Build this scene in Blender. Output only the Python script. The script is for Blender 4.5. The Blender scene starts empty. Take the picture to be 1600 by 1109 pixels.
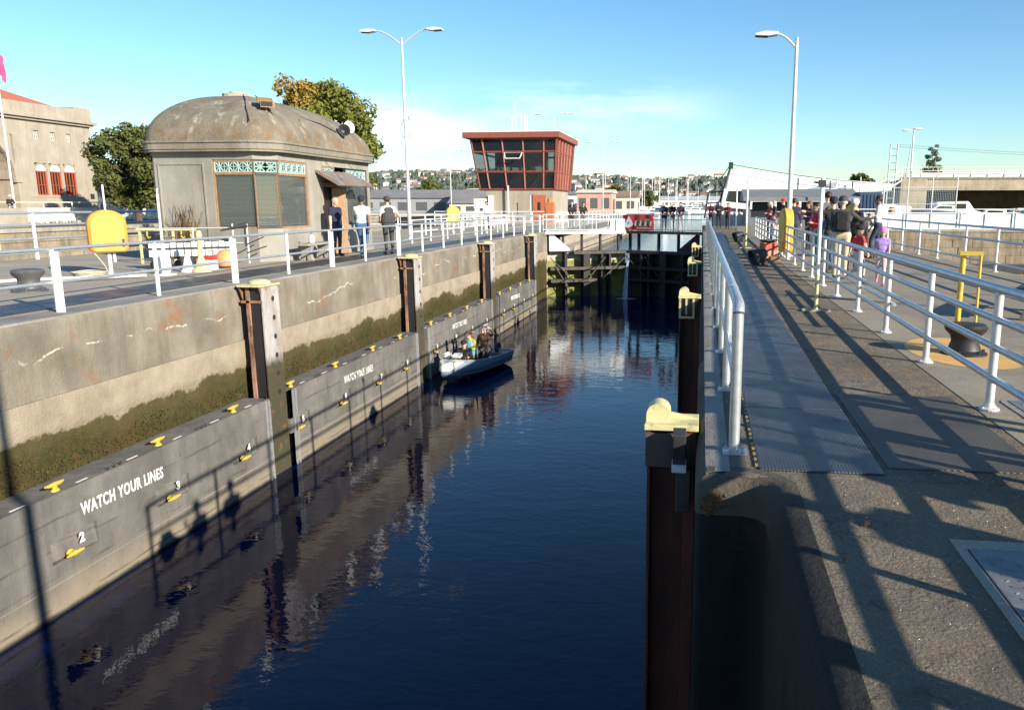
import bpy, bmesh, math, random
import numpy as np
from mathutils import Vector, Matrix, Euler
R = math.radians
rnd = random.Random(11)
scene = bpy.context.scene
COL = scene.collection
# ------------------------------------------------------------------ camera
cam_d = bpy.data.cameras.new('camera')
cam = bpy.data.objects.new('camera', cam_d); COL.objects.link(cam)
cam_d.sensor_width = 36.0; cam_d.lens = 27.63; cam_d.shift_x = -0.0831
cam_d.clip_start = 0.05; cam_d.clip_end = 9000
cam.location = (0, 0, 1.55); cam.rotation_euler = (R(90 - 10.811), 0, R(7.518))
scene.camera = cam
# ------------------------------------------------------------------ light
SUN_TO = Vector((2.17, -1.41, 1.0)).normalized()       # towards the sun
SUN_EL = math.asin(SUN_TO.z); SUN_AZ = math.atan2(SUN_TO.x, SUN_TO.y)
sd = bpy.data.lights.new('sun', 'SUN'); sd.energy = 5.0; sd.angle = R(0.53); sd.color = (1.0, 0.90, 0.74)
so = bpy.data.objects.new('sun', sd); COL.objects.link(so)
so.rotation_euler = SUN_TO.to_track_quat('Z', 'Y').to_euler(); so.location = (60, -40, 40)
world = bpy.data.worlds.new('World'); scene.world = world; world.use_nodes = True
wn = world.node_tree; wn.nodes.clear()
def wnode(t, **k):
    n = wn.nodes.new(t)
    for a, b in k.items(): setattr(n, a, b)
    return n
w_out = wnode('ShaderNodeOutputWorld'); w_bg = wnode('ShaderNodeBackground')
sky = wnode('ShaderNodeTexSky', sky_type='NISHITA', sun_disc=False, sun_elevation=SUN_EL, sun_rotation=SUN_AZ,
            altitude=0.0, air_density=1.0, dust_density=0.15, ozone_density=1.6)
tc = wnode('ShaderNodeTexCoord'); mp = wnode('ShaderNodeMapping'); mp.inputs['Scale'].default_value = (1.6, 1.6, 9.0)
mp.inputs['Location'].default_value = (0.62, 0.3, 0.1)
nz = wnode('ShaderNodeTexNoise'); nz.inputs['Scale'].default_value = 1.9; nz.inputs['Detail'].default_value = 7; nz.inputs['Roughness'].default_value = 0.55
rmp = wnode('ShaderNodeMapRange'); rmp.inputs['From Min'].default_value = 0.42; rmp.inputs['From Max'].default_value = 0.70; rmp.inputs['To Max'].default_value = 0.85
# thin clouds: soft banks over the far hills, and their like round the rest of the horizon
def bank(d, rx, rz):
    v = wnode('ShaderNodeVectorMath', operation='SUBTRACT'); v.inputs[1].default_value = d
    s = wnode('ShaderNodeVectorMath', operation='MULTIPLY'); s.inputs[1].default_value = (1 / rx, 1 / rx, 1 / rz)
    l = wnode('ShaderNodeVectorMath', operation='LENGTH'); r = wnode('ShaderNodeMapRange', interpolation_type='SMOOTHSTEP')
    r.inputs['From Min'].default_value = 1.0; r.inputs['From Max'].default_value = 0.15
    wn.links.new(tc.outputs['Generated'], v.inputs[0]); wn.links.new(v.outputs[0], s.inputs[0]); wn.links.new(s.outputs[0], l.inputs[0]); wn.links.new(l.outputs['Value'], r.inputs['Value'])
    return r.outputs['Result']
banks = [bank(d, a, b) for d, a, b in (((-0.155, 0.981, 0.118), .22, .050), ((-0.36, 0.93, 0.095), .20, .045),
         ((-.9, -.4, .11), .3, .05), ((.6, -.8, .12), .3, .05), ((-.98, .15, .1), .25, .05), ((.9, .4, .1), .25, .04))]
mul = wnode('ShaderNodeMath', operation='MULTIPLY'); mixc = wnode('ShaderNodeMix', data_type='RGBA')
mixc.inputs['B'].default_value = (9.0, 9.3, 9.8, 1)
L = wn.links.new
L(tc.outputs['Generated'], mp.inputs['Vector']); L(mp.outputs['Vector'], nz.inputs['Vector']); L(nz.outputs['Fac'], rmp.inputs['Value'])
acc = banks[0]
for b_ in banks[1:]:
    mx = wnode('ShaderNodeMath', operation='MAXIMUM'); L(acc, mx.inputs[0]); L(b_, mx.inputs[1]); acc = mx.outputs[0]
L(rmp.outputs['Result'], mul.inputs[0]); L(acc, mul.inputs[1]); L(mul.outputs[0], mixc.inputs['Factor'])
tint = wnode('ShaderNodeMix', data_type='RGBA', blend_type='MULTIPLY'); tint.inputs['Factor'].default_value = 1.0; tint.inputs['B'].default_value = (0.80, 0.99, 1.10, 1)
hs = wnode('ShaderNodeHueSaturation'); hs.inputs['Saturation'].default_value = 1.18
L(sky.outputs['Color'], hs.inputs['Color']); L(hs.outputs['Color'], tint.inputs['A']); L(tint.outputs['Result'], mixc.inputs['A']); L(mixc.outputs['Result'], w_bg.inputs['Color']); L(w_bg.outputs[0], w_out.inputs[0])
w_bg.inputs['Strength'].default_value = 0.088
vs = scene.view_settings; vs.view_transform = 'Standard'; vs.look = 'None'; vs.exposure = 0.98; vs.gamma = 1.0; vs.use_curve_mapping = False
scene.render.film_transparent = False

# ------------------------------------------------------------------ materials
MATS = {}
class NG:
    def __init__(s, name):
        s.m = bpy.data.materials.new(name); s.m.use_nodes = True; s.t = s.m.node_tree; s.b = s.t.nodes['Principled BSDF']
        s.co = None
    def n(s, t, **k):
        n = s.t.nodes.new(t)
        for a, b in k.items(): setattr(n, a, b)
        return n
    def link(s, a, b): s.t.links.new(a, b)
    def coord(s, sc=(1, 1, 1), loc=(0, 0, 0)):
        if s.co is None: s.co = s.n('ShaderNodeTexCoord').outputs['Object']
        if sc == (1, 1, 1) and loc == (0, 0, 0): return s.co
        m = s.n('ShaderNodeMapping'); m.inputs['Scale'].default_value = sc; m.inputs['Location'].default_value = loc
        s.link(s.co, m.inputs['Vector']); return m.outputs['Vector']
    def noise(s, scale, detail=4, rough=0.55, sc=(1, 1, 1), loc=(0, 0, 0), dist=0):
        n = s.n('ShaderNodeTexNoise'); n.inputs['Scale'].default_value = scale; n.inputs['Detail'].default_value = detail
        n.inputs['Roughness'].default_value = rough; n.inputs['Distortion'].default_value = dist
        s.link(s.coord(sc, loc), n.inputs['Vector']); return n.outputs['Fac']
    def voro(s, scale, feature='F1', sc=(1, 1, 1)):
        n = s.n('ShaderNodeTexVoronoi', feature=feature); n.inputs['Scale'].default_value = scale
        s.link(s.coord(sc), n.inputs['Vector']); return n.outputs['Distance']
    def axis(s, i):
        n = s.n('ShaderNodeSeparateXYZ'); s.link(s.coord(), n.inputs[0]); return n.outputs[i]
    def rng(s, v, a, b, lo=0, hi=1, smooth=False):
        n = s.n('ShaderNodeMapRange'); n.inputs['From Min'].default_value = a; n.inputs['From Max'].default_value = b
        n.inputs['To Min'].default_value = lo; n.inputs['To Max'].default_value = hi
        if smooth: n.interpolation_type = 'SMOOTHSTEP'
        s.link(v, n.inputs['Value']); return n.outputs['Result']
    def math(s, op, a, b=None):
        n = s.n('ShaderNodeMath', operation=op)
        for i, v in enumerate((a, b)):
            if v is None: continue
            if isinstance(v, (int, float)): n.inputs[i].default_value = v
            else: s.link(v, n.inputs[i])
        return n.outputs[0]
    def mix(s, f, a, b, blend='MIX'):
        n = s.n('ShaderNodeMix', data_type='RGBA', blend_type=blend)
        for k, v in (('Factor', f), ('A', a), ('B', b)):
            if isinstance(v, (int, float)): n.inputs[k].default_value = v
            elif isinstance(v, tuple): n.inputs[k].default_value = v + (1,) if len(v) == 3 else v
            else: s.link(v, n.inputs[k])
        return n.outputs['Result']
    def bump(s, h, strength=0.3, dist=0.02):
        n = s.n('ShaderNodeBump'); n.inputs['Strength'].default_value = strength; n.inputs['Distance'].default_value = dist
        s.link(h, n.inputs['Height']); s.link(n.outputs['Normal'], s.b.inputs['Normal'])
    def color(s, c):
        if isinstance(c, tuple): s.b.inputs['Base Color'].default_value = c + (1,)
        else: s.link(c, s.b.inputs['Base Color'])
    def rough(s, r, spec=None):
        if isinstance(r, (int, float)): s.b.inputs['Roughness'].default_value = r
        else: s.link(r, s.b.inputs['Roughness'])
        if spec is not None: s.b.inputs['Specular IOR Level'].default_value = spec

def mat(name, c, rough=0.6, var=0.12, scale=6.0, metal=0.0, bump=0.0, bscale=40.0, c2=None, spec=None, alpha=None):
    """painted / cloth / plain surface: base colour with soft wear"""
    if name in MATS: return MATS[name]
    g = NG(name); f = g.rng(g.noise(scale, 5), 0.3, 0.7)
    d = c2 or tuple(max(0, x * (1 - 2 * var)) for x in c)
    g.color(g.mix(f, c, d)); g.rough(rough, spec); g.b.inputs['Metallic'].default_value = metal
    if bump: g.bump(g.noise(bscale, 3), bump, 0.01)
    MATS[name] = g.m; return g.m

def concrete(name, base, dark, warm, bscale=30, speck=0.0, streak=0.5, rust=0.0, bump=0.5, rough=0.9, fine=90.0):
    if name in MATS: return MATS[name]
    g = NG(name)
    c = g.mix(g.rng(g.noise(0.7, 6, 0.6), 0.35, 0.68), base, dark)
    c = g.mix(g.math('MULTIPLY', g.rng(g.noise(2.3, 6, 0.65, loc=(7, 3, 1)), 0.45, 0.75), 0.8), c, warm)
    if streak: c = g.mix(g.math('MULTIPLY', g.rng(g.noise(3.0, 5, 0.6, sc=(1.2, 1.2, 0.12)), 0.45, 0.72), streak), c, tuple(x * 0.55 for x in dark))
    if speck:
        c = g.mix(g.math('MULTIPLY', g.rng(g.voro(fine), 0.36, 0.12), speck), c, tuple(x * 0.35 for x in dark))
        c = g.mix(g.math('MULTIPLY', g.rng(g.noise(fine * 0.7, 2, 0.5, loc=(3, 3, 3)), 0.62, 0.72), speck), c, tuple(min(1, x * 1.7) for x in base))
    if rust: c = g.mix(g.math('MULTIPLY', g.rng(g.noise(0.9, 7, 0.7, loc=(2, 9, 4)), 0.58, 0.72), rust), c, (0.20, 0.09, 0.03))
    g.color(c); g.rough(rough, 0.3)
    h = g.math('ADD', g.noise(bscale, 6, 0.65), g.math('MULTIPLY', g.noise(bscale * 0.12, 4), 1.5)); g.bump(h, bump, 0.02)
    MATS[name] = g.m; return g.m

def worn(name, c, under, rough=0.5, amt=0.6):
    g = NG(name); f = g.rng(g.noise(9, 6, .7), .35, .7); k = g.mix(f, c, tuple(x * .78 for x in c))
    k = g.mix(g.math('MULTIPLY', g.rng(g.noise(5.5, 6, .75, loc=(3, 8, 2)), .56, .66), amt), k, under)
    k = g.mix(g.math('MULTIPLY', g.rng(g.noise(22, 4, .7, loc=(1, 4, 9)), .60, .68), amt), k, tuple(x * .5 for x in under))
    g.color(k); g.rough(rough); g.bump(g.noise(30, 4), .25, .006); MATS[name] = g.m; return g.m
M_WHITE = mat('white_paint', (0.80, 0.81, 0.80), 0.45, 0.05, 8)
M_OFFWH = mat('off_white_paint', (0.72, 0.70, 0.64), 0.55, 0.08, 5)
M_GALV = mat('galvanised_steel', (0.52, 0.55, 0.58), 0.38, 0.12, 14, metal=0.55)
M_ALU = mat('aluminium_pole', (0.66, 0.66, 0.65), 0.42, 0.08, 9, metal=0.3)
M_STEELD = mat('dark_steel', (0.035, 0.036, 0.04), 0.6, 0.25, 7)
M_BLACK = mat('black_paint', (0.018, 0.018, 0.02), 0.55, 0.2, 7)
M_YEL = worn('yellow_paint', (0.62, 0.42, 0.05), (0.30, 0.19, 0.05))
M_PYEL = worn('pale_yellow_paint', (0.58, 0.53, 0.28), (0.26, 0.21, 0.11), .6, .8)
M_AMBER = mat('amber_plastic', (0.62, 0.28, 0.035), 0.5, 0.06, 6)
M_ORANGE = mat('orange_paint', (0.48, 0.15, 0.06), 0.5, 0.1, 6)
M_RED = mat('red_paint', (0.55, 0.05, 0.04), 0.5, 0.1, 6)
M_MAROON = mat('oxide_red_steel', (0.26, 0.075, 0.05), 0.5, 0.1, 3)
M_WOODO = mat('orange_wood', (0.36, 0.215, 0.115), 0.6, 0.2, 12, c2=(0.24, 0.13, 0.06))
M_RUBBER = mat('rubber', (0.02, 0.02, 0.022), 0.7, 0.2, 15)
M_TEAL = mat('teal_lattice', (0.32, 0.46, 0.44), 0.6, 0.1, 10)
M_CABLE = mat('cable_black', (0.02, 0.02, 0.02), 0.6)
M_ROPE = mat('rope', (0.55, 0.5, 0.38), 0.9, 0.2, 60)
M_BLUE = mat('blue_cloth', (0.05, 0.09, 0.45), 0.8, 0.15, 8)
M_SKIN = mat('skin_light', (0.60, 0.36, 0.26), 0.55, 0.06, 12)
M_SKIND = mat('skin_brown', (0.22, 0.11, 0.07), 0.55, 0.08, 12)
M_EYE = mat('eye_dark', (0.03, 0.02, 0.02), 0.3)
M_HAIR = mat('hair_dark', (0.022, 0.016, 0.013), 0.6, 0.2, 40, bump=0.4, bscale=90)
M_HAIRB = mat('hair_brown', (0.10, 0.05, 0.025), 0.6, 0.2, 40, bump=0.4, bscale=90)
M_HAIRG = mat('hair_grey', (0.45, 0.43, 0.40), 0.6, 0.2, 40, bump=0.4, bscale=90)
def cloth(name, c): return mat('cloth_' + name, c, 0.85, 0.16, 7, bump=0.9, bscale=11)

# rusty steel pile
g = NG('rusty_pile'); z = g.axis(2)
c = g.mix(g.rng(g.noise(3.0, 6, 0.65, sc=(1, 1, 0.35)), 0.35, 0.65), (0.40, 0.40, 0.40), (0.28, 0.24, 0.21))
c = g.mix(g.rng(g.math('ADD', z, g.math('MULTIPLY', g.noise(6), 0.25)), -1.25, -1.5), c, (0.05, 0.046, 0.025))
c = g.mix(g.math('MULTIPLY', g.rng(g.noise(5, 6, 0.7, loc=(5, 5, 5)), 0.56, 0.70), 0.8), c, (0.21, 0.085, 0.035))
g.color(c); g.rough(0.75); g.bump(g.noise(25, 5), 0.4, 0.01); M_PILE = g.m
g = NG('rust_red_pile'); c = g.mix(g.rng(g.noise(4, 6, 0.7, sc=(1, 1, 0.3)), 0.35, 0.65), (0.15, 0.040, 0.024), (0.055, 0.022, 0.014))
g.color(c); g.rough(0.75); g.bump(g.noise(25, 5), 0.4, 0.01); M_PILER = g.m
M_YDIRT = mat('dirty_yellow', (0.30, 0.23, 0.06), .8, .25, 12)
g = NG('rust'); c = g.mix(g.rng(g.noise(7, 6, 0.7), 0.4, 0.62), (0.20, 0.10, 0.06), (0.32, 0.15, 0.06)); g.color(c); g.rough(0.85); g.bump(g.noise(40, 4), 0.4, 0.01); M_RUST = g.m

M_CONC = concrete('concrete_plain', (0.36, 0.34, 0.30), (0.22, 0.205, 0.18), (0.36, 0.29, 0.20))
M_COPE = concrete('concrete_coping', (0.30, 0.29, 0.27), (0.17, 0.165, 0.155), (0.27, 0.22, 0.16), speck=0.5, streak=0.0, fine=60)
M_LODGE = concrete('lodge_stucco', (0.32, 0.305, 0.27), (0.22, 0.208, 0.185), (0.29, 0.255, 0.20), streak=0.35, bump=0.35, bscale=60)
M_SAND = concrete('sandstone_stucco', (0.36, 0.325, 0.27), (0.27, 0.242, 0.20), (0.36, 0.295, 0.21), streak=0.3, bump=0.2)
M_BRIDGE = concrete('bridge_concrete', (0.42, 0.36, 0.27), (0.28, 0.235, 0.175), (0.42, 0.32, 0.19), rust=0.5)
M_DECK = concrete('deck_concrete', (0.255, 0.215, 0.165), (0.145, 0.122, 0.096), (0.26, 0.19, 0.12), speck=0.75, streak=0.0, rust=0.45, bump=1.0, bscale=55, fine=85)
g = NG('deck_cracked'); MATS.pop('deck_concrete'); M_DECK = concrete('deck_concrete', (0.20, 0.168, 0.128), (0.115, 0.097, 0.076), (0.21, 0.152, 0.095), speck=0.75, streak=0.0, rust=0.45, bump=1.0, bscale=55, fine=85)
g = NG('tmp'); g.m = M_DECK; g.t = M_DECK.node_tree; g.b = g.t.nodes['Principled BSDF']; src_ = g.b.inputs['Base Color'].links[0].from_socket
ck = g.math('ABSOLUTE', g.math('SUBTRACT', g.noise(0.8, 4, .6, loc=(2, 5, 0)), .5)); ck2 = g.math('ABSOLUTE', g.math('SUBTRACT', g.noise(1.5, 4, .6, loc=(8, 1, 0)), .52))
m_ = g.math('MULTIPLY', g.math('MAXIMUM', g.rng(ck, .0045, .0015), g.rng(ck2, .005, .002)), g.rng(g.noise(2.2, 3, loc=(0, 9, 0)), .44, .52))
c = g.mix(g.math('MULTIPLY', m_, .5), src_, (0.03, 0.026, 0.02))
c = g.mix(g.math('MULTIPLY', g.rng(g.noise(1.1, 6, .7, loc=(1, 1, 7)), .52, .66), .5), c, (0.075, 0.066, 0.055))
c = g.mix(g.math('MULTIPLY', g.rng(g.noise(11, 4, .8, loc=(4, 1, 7)), .70, .74), .7), c, (0.5, 0.48, 0.44)); g.color(c)
M_DECKS = concrete('deck_concrete_smooth', (0.25, 0.222, 0.175), (0.18, 0.158, 0.124), (0.30, 0.25, 0.18), speck=0.4, streak=0.0, bump=0.3, fine=60)
M_DECKL = concrete('deck_concrete_pale', (0.36, 0.33, 0.28), (0.26, 0.235, 0.20), (0.35, 0.28, 0.19), speck=0.4, streak=0.0, bump=0.4, fine=50)
g = NG('float_concrete'); z = g.axis(2)
c = g.mix(g.rng(g.noise(0.9, 6, .65), .35, .66), (0.175, 0.168, 0.157), (0.095, 0.092, 0.088))
c = g.mix(g.math('MULTIPLY', g.rng(g.noise(2.2, 6, .65, sc=(1, 1.3, .3)), .46, .68), .7), c, (0.085, 0.082, 0.08))
c = g.mix(g.math('MULTIPLY', g.rng(g.math('ADD', z, g.math('MULTIPLY', g.noise(1.5, 5), .5)), -3.05, -3.45), .75), c, (0.25, 0.21, 0.155))
ln = g.math('ABSOLUTE', g.math('SUBTRACT', g.math('FRACT', g.math('MULTIPLY', g.math('ADD', z, g.math('MULTIPLY', g.noise(1.0, 3), .12)), 2.6)), .5))
c = g.mix(g.math('MULTIPLY', g.math('MULTIPLY', g.rng(ln, .06, .02), g.rng(g.noise(1.4, 4, loc=(5, 5, 5)), .42, .6)), .75), c, (0.06, 0.058, 0.055))
c = g.mix(g.math('MULTIPLY', g.rng(g.noise(9, 6, .75, sc=(1, 1, .45), loc=(3, 3, 0)), .60, .70), .6), c, (0.05, 0.048, 0.045))
c = g.mix(g.math('MULTIPLY', g.rng(g.noise(6, 5, .7, sc=(1, 1, .4), loc=(1, 7, 0)), .66, .74), .7), c, (0.25, 0.12, 0.05))
wl = g.math('ADD', z, g.math('MULTIPLY', g.noise(3, 4), .06)); c = g.mix(g.rng(wl, -3.74, -3.80), c, (0.022, 0.020, 0.014))
g.color(c); g.rough(.9, .25); g.bump(g.math('ADD', g.noise(35, 6, .65), g.math('MULTIPLY', g.noise(5, 5), 1.3)), .5, .02); M_FLOAT = g.m

# lock wall: grey concrete with rust bloom and white weeping lines, algae lower down
g = NG('lock_wall'); z = g.axis(2)
c = g.mix(g.rng(g.noise(0.8, 6, 0.6), 0.35, 0.65), (0.255, 0.228, 0.185), (0.14, 0.122, 0.094))
c = g.mix(g.math('MULTIPLY', g.rng(g.noise(3.0, 6, 0.6, sc=(1, 1.6, 0.16)), 0.46, 0.7), 0.55), c, (0.13, 0.115, 0.095))
c = g.mix(g.math('MULTIPLY', g.rng(g.noise(1.1, 7, 0.72, loc=(4, 1.5, 2)), 0.56, 0.68), 0.85), c, (0.23, 0.11, 0.045))
c = g.mix(g.math('MULTIPLY', g.rng(g.noise(9, 5, 0.7, loc=(1, 1, 1)), 0.60, 0.75), 0.5), c, (0.10, 0.09, 0.075))
crk = g.math('ABSOLUTE', g.math('SUBTRACT', g.math('ADD', z, g.math('MULTIPLY', g.noise(0.55, 4, 0.6, loc=(0, 3, 0)), 1.1)), 0.02))
wh = g.math('MULTIPLY', g.rng(crk, 0.022, 0.008), g.rng(g.noise(1.7, 3, loc=(2, 2, 2)), 0.52, 0.58))
wh = g.math('MULTIPLY', wh, g.rng(g.noise(16, 5, .75, loc=(6, 6, 1)), .40, .56)); c = g.mix(g.math('MULTIPLY', wh, 0.75), c, (0.66, 0.63, 0.57))
pale = g.mix(g.rng(g.noise(2.5, 6, 0.6), 0.35, 0.7), (0.32, 0.275, 0.21), (0.23, 0.192, 0.142))
zz = g.math('ADD', g.math('ADD', z, g.math('ADD', g.math('MULTIPLY', g.math('SUBTRACT', g.noise(0.7, 5, .65), 0.5), 1.1), g.math('MULTIPLY', g.math('SUBTRACT', g.noise(6, 4, .7, sc=(1, 1, .15)), 0.5), 0.07))), g.math('MULTIPLY', g.math('SUBTRACT', g.noise(14, 4, .7), 0.5), 0.05))
c = g.mix(g.rng(z, -1.085, -1.10), c, pale)
moss = g.mix(g.rng(g.noise(7, 6, 0.7), 0.35, 0.65), (0.055, 0.048, 0.013), (0.022, 0.023, 0.008))
moss = g.mix(g.math('MULTIPLY', g.rng(g.noise(1.5, 6, 0.7, loc=(8, 1, 0)), 0.58, 0.70), 0.8), moss, (0.15, 0.065, 0.022))
moss = g.mix(g.math('MULTIPLY', g.rng(g.noise(0.9, 5, .65, loc=(3, 6, 2)), .45, .62), .7), moss, (0.060, 0.040, 0.014))
moss = g.mix(g.math('MULTIPLY', g.rng(zz, -1.95, -1.62), .55), moss, (0.115, 0.095, 0.045))
moss = g.mix(g.rng(g.noise(60, 3), 0.62, 0.70), moss, (0.15, 0.14, 0.05))
c = g.mix(g.rng(zz, -1.56, -1.61), c, moss)
g.color(c); g.rough(0.92, 0.25); g.bump(g.math('ADD', g.noise(28, 6, 0.65), g.math('MULTIPLY', g.noise(4, 5), 1.6)), 0.6, 0.025); M_WALL = g.m
# right wall: damp concrete, base colour darkened further to stand in for shade
M_RWALL = concrete('damp_shaded_concrete', (0.026, 0.025, 0.024), (0.010, 0.010, 0.010), (0.030, 0.022, 0.014), streak=0.7, bump=0.7, rust=0.3)
# stone blocks
M_STONE = concrete('old_stone', (0.33, 0.27, 0.195), (0.17, 0.14, 0.105), (0.34, 0.24, 0.13), bump=0.8, streak=.6)
# rubber walkway mat: fine ribs
g = NG('rubber_mat')
c = g.mix(g.rng(g.noise(1.4, 6, 0.65), 0.35, 0.7), (0.034, 0.040, 0.053), (0.018, 0.021, 0.028))
c = g.mix(g.math('MULTIPLY', g.rng(g.noise(26, 4, 0.7), 0.66, 0.74), 0.6), c, (0.22, 0.21, 0.19))
w = g.n('ShaderNodeTexWave', wave_type='BANDS', bands_direction='Y'); w.inputs['Scale'].default_value = 15; g.link(g.coord(), w.inputs['Vector'])
w2 = g.n('ShaderNodeTexWave', wave_type='BANDS', bands_direction='X'); w2.inputs['Scale'].default_value = 15; g.link(g.coord(), w2.inputs['Vector'])
g.color(c); g.rough(g.rng(g.noise(2.5, 5), 0.3, 0.7, 0.34, 0.52), 0.6); g.bump(g.math('ADD', g.math('ADD', w.outputs['Fac'], w2.outputs['Fac']), g.math('MULTIPLY', g.noise(3, 4), 3.0)), 0.28, 0.008); M_MAT = g.m
# ribbed rubber plate
g = NG('ribbed_plate')
c = g.mix(g.rng(g.noise(1.6, 6, 0.65), 0.35, 0.7), (0.125, 0.115, 0.10), (0.07, 0.065, 0.06))
w = g.n('ShaderNodeTexWave', wave_type='BANDS', bands_direction='DIAGONAL'); w.inputs['Scale'].default_value = 17; g.link(g.coord((1, 1, 0)), w.inputs['Vector'])
c = g.mix(g.rng(w.outputs['Fac'], 0.3, 0.7), c, g.mix(0.55, c, (0.02, 0.02, 0.02)))
g.color(c); g.rough(0.6); g.bump(w.outputs['Fac'], 0.8, 0.012); M_RIB = g.m
M_TREAD = mat('tread_plate', (0.22, 0.23, 0.24), 0.5, 0.2, 12, metal=0.35)
# water
def water(name, body, wave, big):
    g = NG(name); g.color(body); g.rough(0.03); g.b.inputs['IOR'].default_value = 1.33; g.b.inputs['Specular IOR Level'].default_value = 0.5
    h = g.math('ADD', g.math('MULTIPLY', g.noise(2.2, 3, 0.5, sc=(0.9, 1.7, 1), dist=0.6), 0.7), g.math('MULTIPLY', g.noise(7.5, 2, 0.5, sc=(1, 1.5, 1)), 0.16))
    h = g.math('ADD', h, g.math('MULTIPLY', g.noise(0.5, 2, sc=(1, 1.6, 1)), big))
    g.bump(h, wave, 0.12); return g.m
M_WATER = water('chamber_water', (0.0001, 0.0062, 0.036), 0.065, 0.8)
M_LAKE = water('lake_water', (0.012, 0.045, 0.10), 0.35, 1.0)
# glass
g = NG('dark_glass'); g.color((0.012, 0.014, 0.016)); g.rough(0.05); g.b.inputs['Specular IOR Level'].default_value = 0.6; M_GLASS = g.m
g = NG('clear_glass'); g.color((0.9, 0.95, 0.95)); g.rough(0.0); g.b.inputs['Transmission Weight'].default_value = 1.0; g.b.inputs['IOR'].default_value = 1.05; g.b.inputs['Specular IOR Level'].default_value = 0.9; M_CLEAR = g.m
g = NG('blue_panel'); g.color((0.02, 0.06, 0.10)); g.rough(0.1); M_CARGL = g.m
# foliage
def leafmat(name, a, b, c3, sc=1.6):
    g = NG(name); col = g.mix(g.rng(g.noise(sc, 4, 0.6), 0.38, 0.62), a, b)
    col = g.mix(g.rng(g.noise(sc * 6, 3), 0.5, 0.75), col, c3)
    g.color(col); g.rough(0.6, 0.3); return g.m
M_LEAF = leafmat('leaf_green', (0.055, 0.085, 0.018), (0.11, 0.13, 0.025), (0.16, 0.15, 0.03))
M_LEAFD = leafmat('leaf_dark_green', (0.045, 0.058, 0.014), (0.085, 0.095, 0.022), (0.12, 0.12, 0.03))
M_LEAFO = leafmat('leaf_autumn', (0.26, 0.15, 0.03), (0.24, 0.19, 0.035), (0.34, 0.20, 0.06))
M_LEAFF = leafmat('leaf_far', (0.055, 0.072, 0.058), (0.080, 0.098, 0.075), (0.10, 0.115, 0.085), 0.03)  # far greens greyed in the colour itself, standing in for haze
M_BARK = mat('bark', (0.10, 0.075, 0.05), 0.9, 0.2, 8)
M_GRASS = mat('grass', (0.14, 0.15, 0.03), 0.9, 0.25, 3)

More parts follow.
